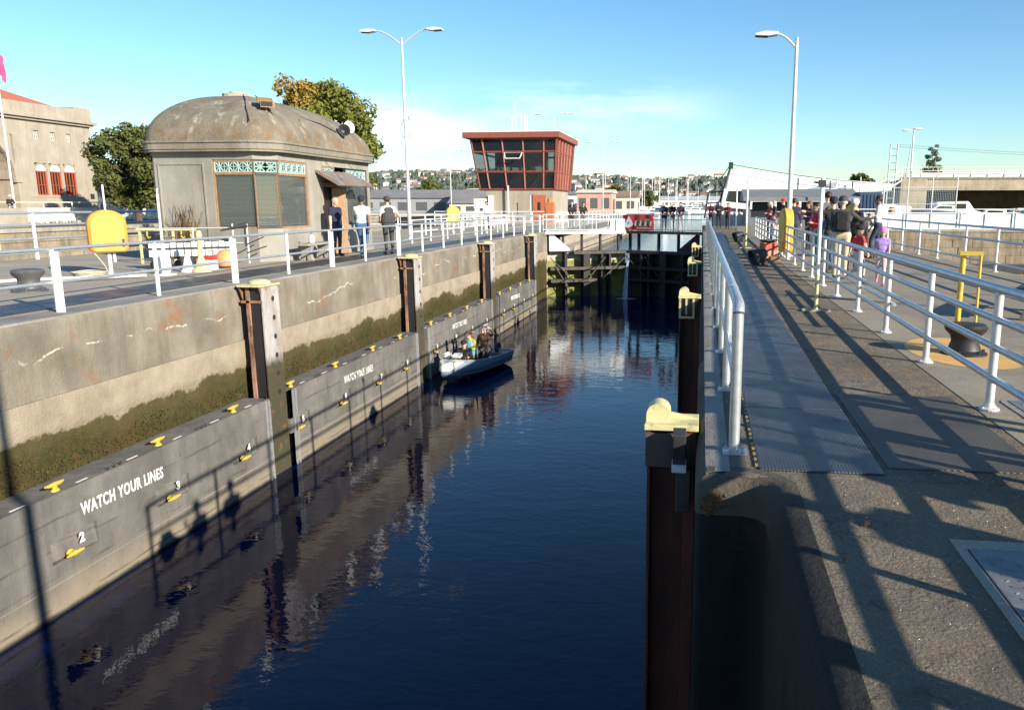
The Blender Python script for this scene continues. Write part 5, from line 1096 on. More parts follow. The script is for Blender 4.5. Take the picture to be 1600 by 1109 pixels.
for i in range(9500):
    y = r6.uniform(1060, 1760); x = r6.uniform(-1500, 900) * y / 1500; c = r6.random() < .3; far_tree(x, y, hill_h(x, y) - 1, r6.uniform(8, 15) * (1.25 if c else 1), c)
for i in range(900):
    y = r6.uniform(990, 1050); x = r6.uniform(-1500, 900); far_tree(x, y, -2, r6.uniform(5, 12), r6.random() < .2)
wo = mb.build('far_wood', M_LEAFF, None, fix=False); wo['kind'] = 'stuff'
HW = [mat('house_white', (.80, .78, .74), .7, .06, .2), mat('house_cream', (.68, .62, .50), .7, .06, .2), mat('house_grey', (.45, .46, .47), .7, .08, .2)]
HR = [mat('roof_grey', (.22, .21, .21), .8, .1, .3), mat('roof_brown', (.28, .17, .12), .8, .1, .3)]
protos = []
for k in range(5):
    w, d, h = ((11, 9, 6.5), (14, 9, 8), (9, 9, 10), (17, 10, 8), (10, 8, 6))[k]
    m_ = MB(); m_.box(-w/2, w/2, -d/2, d/2, -3, h * .65); m_.cur = 1
    m_.add([(-w/2-.4, -d/2-.4, h*.65), (w/2+.4, -d/2-.4, h*.65), (w/2+.4, d/2+.4, h*.65), (-w/2-.4, d/2+.4, h*.65), (-w/2-.4, 0, h), (w/2+.4, 0, h)], [(0,1,5,4),(2,3,4,5),(1,2,5),(3,0,4)]); m_.cur = 2
    for q in range(3): m_.box(-w*.38 + q*w*.28, -w*.38 + q*w*.28 + w*.16, -d/2-.06, -d/2-.01, h*.2, h*.45)
    protos.append(m_)
pm = []
for k, m_ in enumerate(protos):
    for v in range(3): o = m_.build('hillside_house', [HW[v], HR[(k + v) % 2], M_GLASS]); pm.append(o.data); bpy.data.objects.remove(o)
hl = ['white gabled house among dark trees on the far hillside', 'cream gabled house among dark trees on the far hillside', 'grey gabled house among dark trees on the far hillside']
for i in range(285):
    y = r6.uniform(1080, 1720); px = r6.uniform(-680, 30); x = px * y / 1500
    o = bpy.data.objects.new('hillside_house', pm[i % 15]); COL.objects.link(o); o.location = (x, y, hill_h(x, y) + r6.uniform(2.5, 6.5)); o.rotation_euler = (0, 0, r6.uniform(-.7, .7)); s = r6.uniform(.75, 1.3); o.scale = (s, s, s)
    tag(o, hl[(i % 15) % 3], 'house', 'houses on the far hillside')
# far bank on the left, behind the tower
mb = MB(); mb.prism([(-400, 150.1), (-14, 150.1), (-20, 330), (-60, 420), (-400, 420)], 'z', -8, -.4); struct('far_bank_ground', mb, M_DECKL)
def shed(label, x, y, w, d, h, m, mr, win=6, rise=1.2, rz=0, z0=-.4, group=None, name='waterfront_shed'):
    t = thing(name, label, 'shed', (x, y, z0), rz, group)
    mb = MB(); mb.box(-w/2, w/2, -d/2, d/2, 0, h); wl = mb.build('wall', m, t)
    mb = MB(); mb.add([(-w/2-.4, -d/2-.4, h), (w/2+.4, -d/2-.4, h), (w/2+.4, d/2+.4, h), (-w/2-.4, d/2+.4, h), (-w/2-.4, 0, h+rise), (w/2+.4, 0, h+rise)], [(0,1,5,4),(2,3,4,5),(1,2,5),(3,0,4),(0,3,2,1)]); mb.build('roof', mr, t)
    for q in range(win):
        a = -w/2 + w*(q+.2)/win; mb = MB(); mb.box(a, a + w/win*.6, -d/2-.08, -d/2-.01, h*.25, h*.75); mb.build('window', MATS.get('shed_window') or mat('shed_window', (.10, .11, .12), .3), t)
    mb = MB(); mb.box(w/2+.01, w/2+.08, -1.2, 1.2, 0, h*.7); mb.build('door', M_STEELD, t)
    return t
shed('long grey boat shed with panelled wall behind the man in white', -62, 165, 26, 14, 3.3, mat('shed_grey', (.30, .30, .31), .6, .1, .3), HR[0], 7, 1.8, R(8))
shed('low grey roofed shed right of the tall two armed lamp', -44, 158, 11, 14, 2.2, HW[1], HR[0], 4, 2.6, R(5))
shed('cream flat building on the far bank left of the tower', -52, 215, 22, 12, 6.0, HW[0], HW[1], 6, .4)
shed('dark fronted shop below the cream building on the far bank', -38, 190, 10, 8, 4.0, HR[1], HW[1], 3, .4)
shed('white low shed half hidden by the red tower', -31, 210, 10, 8, 4.5, HW[0], HR[0], 3, 1.0)
shed('pink walled shed on the quay just right of the red tower', -24.5, 185, 8, 9, 4.6, mat('shed_pink', (.62, .33, .26), .7, .1, .3), HW[1], 3, .8)
shed('brown roofed boathouse right of the red tower', -22, 200, 12, 9, 3.8, HW[1], HR[1], 4, 1.5)
shed('white boat hall at the far quay end', -30, 330, 22, 12, 5.5, HW[0], HW[0], 5, 2.0)
shed('long white waterfront hall at the far end of the quay', -8, 620, 60, 20, 7, HW[0], HW[2], 9, 3, 0, -2)
shed('pale waterfront building under the far hill', 40, 700, 40, 18, 7, HW[1], HW[0], 7, 2, 0, -2)
for i, (x, y, h, w_) in enumerate(((-70, 250, 9, 9), (-56, 260, 8, 8), (-30, 265, 8, 8), (-84, 240, 10, 9), (-20, 300, 7, 8), (-40, 280, 7, 7))):
    tree(['round tree behind the long grey boat shed', 'leafy tree above the cream far bank building', 'bushy tree left of the tower on the far bank', 'dark tree left of the grey boat shed', 'low tree beyond the pink shed', 'yellow green tree behind the far bank shops'][i], x, y, h, w_, M_LEAF if i % 2 else M_LEAFD, 40 + i, 1500, .5, zc=.55)
def sailboat(label, x, y, s, mast, rz, group='boats moored along the far quay', z=-1.9):
    t = thing('moored_boat', label, 'boat', (x, y, z), rz, group)
    mb = MB(); L2 = 4.2 * s; st = []
    for k in range(9):
        u = k / 8; b = 1.25 * s * math.sin(math.pi * min(.95, .18 + .82 * u)) ** .7 if u < .98 else .05; yy = -L2 + 2 * L2 * u
        st.append([(-b, yy, 1.0 * s + .25 * u * s), (-b * .8, yy, .2), (0, yy, -.25), (b * .8, yy, .2), (b, yy, 1.0 * s + .25 * u * s)])
    vs = [p for r_ in st for p in r_]; fs = [(k*5+j, k*5+j+1, k*5+j+6, k*5+j+5) for k in range(8) for j in range(4)] + [(k*5, k*5+5, k*5+9, k*5+4) for k in range(8)] + [(0, 4, 3, 2, 1)]
    mb.add(vs, fs); mb.build('hull', M_WHITE, t, True)
    mb = MB(); mb.box(-.7*s, .7*s, -1.6*s, 1.2*s, 1.05*s, 1.75*s); cb = mb.build('cabin', M_OFFWH, t, bevel=.12)
    mb = MB(); mb.box(-.72*s, .72*s, -1.2*s, .8*s, 1.3*s, 1.55*s); mb.build('window', M_GLASS, cb)
    if mast:
        mb = MB(); mb.tube([(0, .4, 1.2*s), (0, .4, mast)], [.11, .07], 6); mb.tube([(0, .4, 2.3*s), (0, -3*s, 2.3*s)], .08, 5); mb.build('mast', M_WHITE, t)
    return t
sb = sailboat('white sailing boat with a bare mast at the far quay', -18, 245, 1.2, 12, R(80))
for i, (x, y, h) in enumerate(((-24, 262, 1), (-14, 268, 1.2), (-9, 290, 1), (-19, 310, 1.3), (-6, 330, 1.1), (-25, 350, 1.4), (-12, 370, 1.2), (-2, 395, 1), (-17, 410, 1.4), (4, 430, 1.3), (-8, 470, 1.5), (-28, 480, 1.6), (9, 500, 1.4), (-16, 520, 1.7), (-36, 300, 1.2), (-45, 310, 1.2), (-58, 320, 1.2), (-70, 330, 1.2))):
    c = copy_tree(sb, (x, y, -1.9), R(rnd.uniform(40, 140)), 'white sailing boat with a bare mast at the far quay'); c.scale = (h, h, h)
mo = sailboat('white cabin motorboat moored at the far quay', -3, 300, 1.4, 0, R(95), 'white motorboats at the far quay')
for i, (x, y, h) in enumerate(((2, 340, 1.2), (-7, 360, 1.3), (7, 380, 1.2), (-12, 340, 1.1), (-20, 375, 1.4), (0, 450, 1.5), (12, 470, 1.5), (18, 520, 1.7), (-5, 540, 1.8), (24, 560, 2.0))):
    c = copy_tree(mo, (x, y, -1.9), R(rnd.uniform(60, 120)), 'white cabin motorboat moored at the far quay'); c.scale = (h, h, h)
t = thing('dark_workboat', 'dark hulled workboat on the blue water beyond the walkway end', 'boat', (6.5, 260, -1.9), R(70))
mb = MB(); mb.prism([(-5, 0), (5, 0), (6.5, 2.6), (3, 1.8), (-5, 1.6)], 'y', -1.8, 1.8); mb.build('hull', mat('hull_maroon', (.10, .03, .035), .5, .2, 1), t); mb = MB(); mb.box(-3.5, -.5, -1.3, 1.3, 1.6, 4.2); mb.build('cabin', M_OFFWH, t, bevel=.1)
# ================================================================== right side: far wall, bridge, vessel
t = thing('stone_wall', 'brown weathered stone block wall across the dark pool, white panelled railing on top', 'wall')
mb = MB(); mb.box(7.2, 60, 50.06, 51.2, -8, -.06); mb.build('backing', M_RWALL, t)
for r in range(7):
    x = 7.2 + (r % 2) * .6; zt_ = -.06 - r * .46
    while x < 27:
        w = rnd.uniform(.9, 1.5); mb = MB(); mb.box(x, x + w - .012, 49.98 + rnd.uniform(-.02, .015), 50.3, zt_ - .45, zt_); mb.build('stone', M_STONE, t, bevel=.008); x += w
mb = MB(); mb.box(7.2, 60, 49.93, 51.25, -.055, .10); mb.build('coping', M_CONC, t, bevel=.02)
t = thing('railing', 'white railing with solid pale panels on top of the stone wall', 'railing')
for i in range(22):
    x = 7.4 + i * 1.55; mb = MB(); mb.tube([(x, 50.15, .10), (x, 50.15, 1.28)], .03, 6); mb.build('post', M_WHITE, t)
    if i < 20:
        mb = MB(); mb.box(x + .05, x + 1.5, 50.18, 50.20, .16 + rnd.uniform(-.02, .02), 1.0); mb.build('panel', M_WHITE if i % 3 else M_OFFWH, t)
    if i % 2: mb = MB(); mb.tube([(x + .18, 50.15, .10), (x + .18, 50.15, 1.28)], .025, 6); mb.build('post', M_WHITE, t)
for z in (1.28, 1.06, .12): mb = MB(); mb.tube([(7.4, 50.15, z), (40, 50.15, z)], .03, 6); mb.build('rail', M_WHITE, t)
mb = MB(); mb.prism([(11.5, 44.0), (14.2, 46.5), (60, 46.5), (60, 44.0)], 'z', -2.05, -1.7); tag(mb.build('floating_dock', M_STEELD, None), 'dark floating dock in the pool below the stone wall', 'dock')
mb = MB(); mb.box(9, 160, 62, 150, -3, -.35); struct('dam_apron', mb, M_DECKL)
T = thing('road_bridge', 'long ochre concrete bridge deck on a broad pier beyond the stone wall', 'bridge')
mb = MB(); mb.box(20.0, 130, 85, 85.8, 2.96, 4.1); mb.box(20.0, 130, 85.81, 112, 3.2, 4.05); mb.build('deck_beam', M_BRIDGE, T, bevel=.03)
mb = MB(); mb.box(19.85, 22.45, 84.9, 95, -3, 2.95); mb.box(19.86, 22.44, 84.86, 85.5, 2.951, 4.11); mb.build('pier', M_BRIDGE, T, bevel=.05)
mb = MB(); mb.box(19.8, 130, 84.85, 85.1, 4.111, 4.2); mb.build('kerb', M_CONC, T)
mb = MB(); mb.box(22.46, 130, 111, 112, -3, 3.2); mb.box(18, 22.4, 95.1, 112, -3, 3.19); mb.build('back_abutment', M_BRIDGE, T)
for i in range(26): x = 20.2 + i * 1.6; mb = MB(); mb.tube([(x, 85, 4.2), (x, 85, 5.25)], .04, 6); mb.build('railing_post', M_OFFWH, T)
for z in (5.25, 4.9, 4.55): mb = MB(); mb.tube([(20, 85, z), (62, 85, z)], .035, 6); mb.build('rail', M_OFFWH, T)
mb = MB(); mb.box(20, 62, 85.9, 86.0, 4.21, 4.75); mb.build('guard_panel', M_OFFWH, T)
t = thing('lattice_mast', 'slender grey ladder mast standing at the bridge stair', 'mast', (18.9, 85, 0))
for x, y in ((-.35, 0), (.35, 0)): mb = MB(); mb.tube([(x, y, 1.5), (x + .12, y, 7.6)], .07, 6); mb.build('leg', M_GALV, t)
for k in range(8): z = 2.2 + k * .7; mb = MB(); mb.tube([(-.35 + .02*k, 0, z), (.35 + .02*k, 0, z)], .04, 5); mb.build('rung', M_GALV, t)
mb = MB(); mb.tube([(1.4, 0, 4), (1.75, 0, 7.5)], .05, 6); mb.build('stay_pole', M_GALV, t)
mb = MB()
for z0_, z1_ in ((7.5, 7.0), (7.3, 6.75)):
    mb.tube([(.4 + 40 * k / 12, 0, z0_ + (z1_ - z0_) * k / 12 - .9 * math.sin(math.pi * k / 12)) for k in range(13)], .02, 4)
mb.build('overhead_wire', M_GALV, t)
lamp('short two headed lamp post standing on the concrete bridge', 20.95, 85.6, 9.1, [(-1, .2, 1.0), (1, .35, .75)], .11, .08, 1.2, group='bridge lamps')
bpy.data.objects[[o.name for o in bpy.data.objects if o.name.startswith('street_lamp')][-1]]
t = thing('stair', 'steel stair with white handrails climbing to the concrete bridge', 'stair')
for k in range(14):
    x = 13.9 + k * .40; z = .2 + k * .27; mb = MB(); mb.box(x, x + .45, 83.2, 84.4, z, z + .06); mb.build('step', M_STEELD, t)
mb = MB(); mb.tube([(13.9, 83.2, 1.2), (19.5, 83.2, 5.0)], .05, 6); mb.tube([(13.9, 83.2, .7), (19.5, 83.2, 4.5)], .04, 6); mb.tube([(13.9, 83.2, .1), (19.5, 83.2, 3.9)], .09, 6); mb.build('handrail', M_WHITE, t)
for k in range(8): x = 13.9 + k * .8; mb = MB(); mb.tube([(x, 83.2, .1 + .68 * k * .8), (x, 83.2, 1.2 + .68 * k * .8)], .035, 6); mb.build('baluster', M_WHITE, t)
# chain-link fence
g = NG('chain_link'); w1 = g.n('ShaderNodeTexChecker'); w1.inputs['Scale'].default_value = 9; g.link(g.coord((1, 0, 1)), w1.inputs['Vector']); g.color((.30, .30, .29)); g.b.inputs['Alpha'].default_value = .55; g.rough(.5); g.b.inputs['Metallic'].default_value = .3; M_CHAIN = g.m
t = thing('chain_link_fence', 'grey chain link fence in front of the bridge pier', 'fence')
mb = MB()
for x in np.arange(11.5, 21.5, .14): mb.tube([(x, 72, .1), (x + 0, 72, 3.0)], .012, 3)
for z in np.arange(.1, 3.0, .14): mb.tube([(11.5, 72.01, z), (21.5, 72.01, z)], .012, 3)
mb.build('mesh', M_GALV, t)['kind'] = 'stuff'
for x in (11.5, 13.5, 15.5, 17.5, 19.5, 21.5): mb = MB(); mb.tube([(x, 72, -.3), (x, 72, 3.9)], .05, 6); mb.build('post', M_ALU, t)
mb = MB(); mb.tube([(11.5, 72, 3.0), (21.5, 72, 3.0)], .04, 6); mb.tube([(11.5, 72, 1.6), (21.5, 72, 1.6)], .03, 6); mb.build('rail', M_ALU, t)
mb = MB(); mb.tube([(9.6, 66, -.3), (9.6, 66, 3.6)], .06, 6); tag(mb.build('pole', M_ALU, None), 'plain grey pole left of the chain link fence', 'pole')
# white vessel moored beyond
T = thing('white_workship', 'large white workship with a long sloping boom cover and dark stern crane', 'ship', (0, 76, -1.9))
mb = MB(); mb.prism([(1.2, .5), (1.0, 3.2), (2.0, 4.3), (16, 3.6), (19, 3.3), (17.5, .3), (2, -.5)], 'y', 0, 5.5); mb.build('hull', M_WHITE, T, bevel=.2)
mb = MB(); mb.prism([(2.0, 4.31), (2.35, 6.4), (3.2, 6.9), (9.5, 5.95), (17.2, 5.35), (17.2, 4.7), (13, 4.5), (9.2, 3.96)], 'y', .6, 4.8); sup = mb.build('boom_cover', M_WHITE, T, bevel=.15)
mb = MB(); mb.prism([(9.6, 4.9), (12.2, 5.55), (12.6, 5.2), (9.8, 4.6)], 'y', .55, .598); mb.build('bluegrey_flap', mat('panel_bluegrey', (.30, .37, .45), .6, .1, 1), sup)  # blue-grey panel on the side of the boom cover
mb = MB(); mb.prism([(1.6, 3.2), (1.9, 4.9), (4.1, 4.9), (4.9, 2.9)], 'y', -.9, -.05); cb = mb.build('wheelhouse', M_WHITE, T, bevel=.1)
mb = MB(); mb.prism([(2.2, 3.8), (2.4, 4.7), (3.9, 4.7), (4.2, 3.6)], 'y', -.98, -.92); mb.build('window', M_GLASS, cb)
mb = MB(); mb.prism([(.9, 1.2), (.9, 2.9), (4.9, 2.9), (4.6, .6)], 'y', -.5, -.02)
for k in range(8): mb.box(1.2 + k * .45, 1.3 + k * .45, -.6, -.51, 1.2, 2.8)
mb.build('bulwark', M_OFFWH, T)
mb = MB(); mb.tube([(1.3, -.4, 2.6), (2.0, -.4, 5.2), (2.5, -.4, 7.0)], [.14, .12, .10], 6); mb.tube([(.2, -.4, 2.2), (.5, -.4, 4.6)], .09, 5); mb.tube([(.5, -.4, 4.6), (2.0, -.4, 4.7)], .09, 5); mb.tube([(2.4, -.4, 7.0), (.9, -.4, 4.7)], .04, 4); mb.obox((2.5, -.4, 7.0), (.4, .4, .6)); mb.tube([(.6, -.4, 3.6), (1.7, -.4, 3.7)], .06, 5); mb.build('stern_crane', M_STEELD, T)
mb = MB(); mb.tube([(2.6, -.2, 7.1)] + [(2.6 + 12 * k / 6, -.2, 7.1 - 1.7 * k / 6 - .15 * math.sin(math.pi * k / 6)) for k in range(1, 7)], .03, 4); mb.build('wire', M_STEELD, T)
for x, h in ((8.7, 1.9), (11.6, 1.6), (13.6, 1.5)): mb = MB(); mb.tube([(x, .2, 4.0), (x, .2, 4.0 + h)], .07, 5); mb.build('vent_pipe', M_STEELD, T)
T = thing('grey_shed', 'long low grey shed with dark openings behind the walkway crowd', 'shed', (0, 68, -.35))
mb = MB(); mb.box(3.6, 12.2, 0, 5, 0, 1.5); mb.box(3.6, 3.9, -.5, 0, 0, 2.3); mb.box(11.9, 12.2, -.5, 0, 0, 2.3); mb.build('wall', mat('shed_blue_grey', (.16, .18, .20), .6, .1, 1), T)
mb = MB(); mb.prism([(-1.2, 2.2), (-1.2, 2.5), (2.2, 3.2), (5.4, 2.5), (5.4, 2.2)], 'x', 3.3, 12.6); mb.build('roof', mat('shed_roof_grey', (.20, .20, .20), .6, .1, 1), T)
for k in range(4): mb = MB(); mb.box(4.1 + k * 2.0, 5.9 + k * 2.0, -.05, -.01, .9, 2.15); mb.build('opening', M_BLACK, T)
t = thing('blue_container', 'dark blue container at the right end of the grey shed', 'container', (13.4, 68, -.35)); mb = MB(); mb.box(-.9, .9, -1, 3, 0, 2.9); mb.build('body', mat('container_blue', (.03, .06, .12), .5, .1, 1), t, bevel=.04)
for k in range(6): mb = MB(); mb.box(-.8 + k * .28, -.68 + k * .28, -1.05, -1.001, .2, 2.7); mb.build('rib', MATS['container_blue'], t)
# boats on the hard beneath the bridge
def motorboat(label, x, y, z, rz, s, hullm):
    t = thing('motorboat', label, 'boat', (x, y, z), rz, 'boats laid up under the bridge')
    st = []
    for k in range(8):
        u = k / 7; b = 1.1 * s * (1 - u ** 3.2) + .03; yy = -3 * s + 6 * s * u; zz = .95 * s + .35 * s * u
        st.append([(yy, -b, zz), (yy, -b * .75, .25 * s + .3 * s * u * u), (yy, 0, .05 + .6 * s * u ** 3), (yy, b * .75, .25 * s + .3 * s * u * u), (yy, b, zz)])
    vs = [p for r_ in st for p in r_]; mb = MB(); mb.add(vs, [(k*5+j, k*5+j+1, k*5+j+6, k*5+j+5) for k in range(7) for j in range(4)] + [(k*5, k*5+5, k*5+9, k*5+4) for k in range(7)] + [(0, 4, 3, 2, 1)]); mb.build('hull', hullm, t)
    mb = MB(); mb.prism([(-1.8 * s, 1.0 * s), (-1.8 * s, 1.75 * s), (.2 * s, 1.8 * s), (1.1 * s, 1.15 * s)], 'y', -.75 * s, .75 * s); cb = mb.build('cabin', M_WHITE, t, bevel=.06)
    mb = MB(); mb.prism([(-1.4 * s, 1.3 * s), (-1.4 * s, 1.62 * s), (.1 * s, 1.66 * s), (.6 * s, 1.32 * s)], 'y', -.77 * s, .77 * s); mb.build('window', M_GLASS, cb); return t
MBL = mat('hull_blue', (.06, .13, .22), .4, .1, 1)
motorboat('blue hulled boat with a pointed bow left of the white van under the bridge', 20.6, 74, .2, R(185), .75, MBL)
motorboat('white and navy motorboat right of the white van under the bridge', 25.6, 76, -.2, R(170), .75, mat('hull_navy', (.03, .05, .10), .4, .1, 1))
motorboat('blue motorboat with a white cabin under the bridge, second from the right edge', 28.4, 77, -.1, R(178), .75, MBL)
motorboat('blue hulled motorboat cut by the right edge under the bridge', 31.0, 75, 0, R(172), .75, MBL)
t = thing('parked_van', 'white van parked under the bridge between blue boats', 'van', (22.6, 76, -.3), R(4))
mb = MB(); mb.prism([(-1.9, .35), (-1.9, 2.1), (.9, 2.15), (1.5, 1.35), (2.1, 1.2), (2.15, .35)], 'y', -.85, .85); mb.build('body', M_WHITE, t, bevel=.08)
mb = MB(); mb.box(-1.6, .7, -.87, -.855, 1.4, 1.95); mb.build('window', M_GLASS, t)
for x in (-1.2, 1.4): mb = MB(); mb.tube([(x, -.9, .35), (x, -.65, .35)], .34, 12); mb.build('wheel', M_RUBBER, t)
for i, x in enumerate((11.3, 12.2)):
    t = thing('traffic_barrel', ['left one of two orange traffic barrels behind the strolling man', 'right one of two orange traffic barrels behind the strolling man'][i], 'barrel', (x, 54, .0), 0, 'orange traffic barrels')
    mb = MB(); mb.lathe((0, 0, 0), [(.32, 0), (.28, .2), (.26, .9), (.2, 1.35), (.05, 1.42)], 12); mb.build('body', M_ORANGE, t, True); mb = MB(); mb.lathe((0, 0, .6), [(.272, 0), (.268, .18)], 12); mb.build('white_band', M_WHITE, t, True)
t, b_ = tree('lone dark conifer rising beyond the bridge', 29.0, 108, 7.6, 3.0, M_LEAFD, 31, 10, .2, name='conifer', z0=1)
bpy.data.objects.remove([c for c in t.children if c.name.startswith('crown')][0]); mb = MB(); leaf_crown(mb, [((.25 + .9 * (1 - k / 22)) * math.sin(k * 2.4), (.25 + .9 * (1 - k / 22)) * math.cos(k * 2.4), 1.6 + k * .33, .95 - k * .034) for k in range(20)], 4500, .15, 3, .55); mb.build('crown', M_LEAFD, t, fix=False)
tree('low rounded tree top just over the white ship', 24.5, 130, 6.4, 5, M_LEAFD, 33, 1500, .4)

# ================================================================== deck furniture on the right
def base_pole(label, x, y, h, r=.028, top=True, m=M_WHITE, yel=.55, fm=None):
    t = thing('sign_pole', label, 'pole', (x, y, 0), 0, 'slim poles on yellow footplates')
    mb = MB(); mb.tube([(0, 0, yel), (0, 0, h)], r, 10); mb.build('pole', m, t, True)
    mb = MB(); mb.tube([(0, 0, .03), (0, 0, yel)], r * 1.08, 10); mb.build('yellow_foot', M_PYEL, t, True)
    mb = MB(); mb.box(-.20, .20, -.09, .09, .003, .03); mb.build('foot_plate', fm or M_PYEL, t)
    if top: mb = MB(); mb.box(-.05, .05, -.04, .04, h - .12, h - .02); mb.tube([(-.12, 0, h - .05), (.04, 0, h - .07)], .015, 6); mb.build('bracket', M_STEELD, t)
base_pole('nearest slim white pole on a pale footplate, by the man with the backpack', 1.70, 11.9, 1.92, .026, fm=M_DECKL)
base_pole('slim white pole with a yellow foot halfway along the walkway', 1.58, 29.2, 2.45, .035, False, yel=.9)
base_pole('farthest slim white pole near the walkway end', 1.55, 37.4, 2.3, .035, False)
def horn_light(label, x, y, rz, s):
    t = thing('floodlight', label, 'floodlight', (x, y, 0), rz, 'black cowled floodlights on the deck')
    mb = MB(); n = 16; mb.lathe((0, 0, 0), [(.02, -.22*s), (.10*s, -.2*s), (.15*s, -.08*s), (.20*s, .10*s), (.235*s, .22*s), (.225*s, .22*s), (.17*s, .02*s)], n)
    o = mb.build('cowl', M_STEELD, t, True); o.location = (0, 0, .26 * s); o.rotation_euler = (R(112), 0, 0)
    q = MB(); q.box(-.03, .03, .06*s, .14*s, 0, .2*s); q.box(-.12*s, .12*s, 0, .2*s, 0, .02); q.build('stand', M_STEELD, t)
horn_light('black cowled floodlight low on the deck beside the red cabinet', 1.50, 20.9, R(-70), 1.0)
horn_light('smaller looking black floodlight farther up the walkway', 1.57, 34.2, R(-70), 1.0)
t = thing('call_box', 'red and orange cabinet standing low on the deck beside the railing', 'cabinet', (1.95, 23.6, 0), R(20))
mb = MB(); mb.prism([(-.16, .02), (.16, .02), (.16, .52), (-.16, .46)], 'x', -.22, .22); mb.build('body', mat('salmon_paint', (.60, .24, .13), .5, .1, 5), t, bevel=.01)
mb = MB(); mb.box(-.19, .19, -.175, -.162, .26, .45); mb.build('red_panel', M_RED, t); mb = MB(); mb.box(-.24, .24, -.2, .2, .522, .55); mb.build('lid', M_STEELD, t)
mb = MB(); mb.box(-.225, -.221, -.15, .15, .05, .45); mb.build('side_panel', M_RUST, t)
mb = MB(); y_ = 26.2
tag(MB().box(1.9, 2.15, 22.2, 23.0, .003, .12).build('timber_block', M_WOODO, None, bevel=.01), 'low timber block on the deck behind the red cabinet', 'block')
bollard('black mooring bollard inside the yellow painted circle', 2.78, 8.62, 1.0, M_BLACK)
mb = MB(); n = 40; mb.add([(2.80 + .56 * math.cos(2*math.pi*j/n), 8.72 + .92 * math.sin(2*math.pi*j/n), .003) for j in range(n)], [tuple(range(n))]); o = mb.build('painted_circle', mat('ochre_paint', (.62, .36, .09), .8, .15, 3, c2=(.45, .28, .12)), deck)
t = thing('yellow_stand', 'tall narrow yellow frame with a flat top standing at the black bollard', 'stand', (2.86, 8.9, 0), R(-12))
mb = MB(); mb.box(-.115, .115, -.06, .06, 1.02, 1.06); mb.build('top_plate', M_YEL, t)
mb = MB(); mb.tube([(-.085, 0, 0), (-.075, 0, 1.02)], .030, 10); mb.build('leg', M_YEL, t, True); mb = MB(); mb.tube([(.10, 0, 0), (.095, 0, 1.02)], .015, 8); mb.build('leg', M_YEL, t, True)
t = thing('bench', 'dark topped concrete bench cut by the right edge of the picture', 'bench', (4.78, 11.75, 0), R(62))
mb = MB(); mb.box(-.85, .85, -.24, .24, .40, .47); mb.build('seat', M_STEELD, t, bevel=.015)
for sx in (-.55, .55): mb = MB(); mb.prism([(-.2, 0), (-.05, 0), (-.02, .1), (.02, .1), (.05, 0), (.2, 0), (.12, .2), (.2, .40), (-.2, .40), (-.12, .2)], 'x', sx - .07, sx + .07); mb.build('leg', M_DECKL, t, bevel=.012)

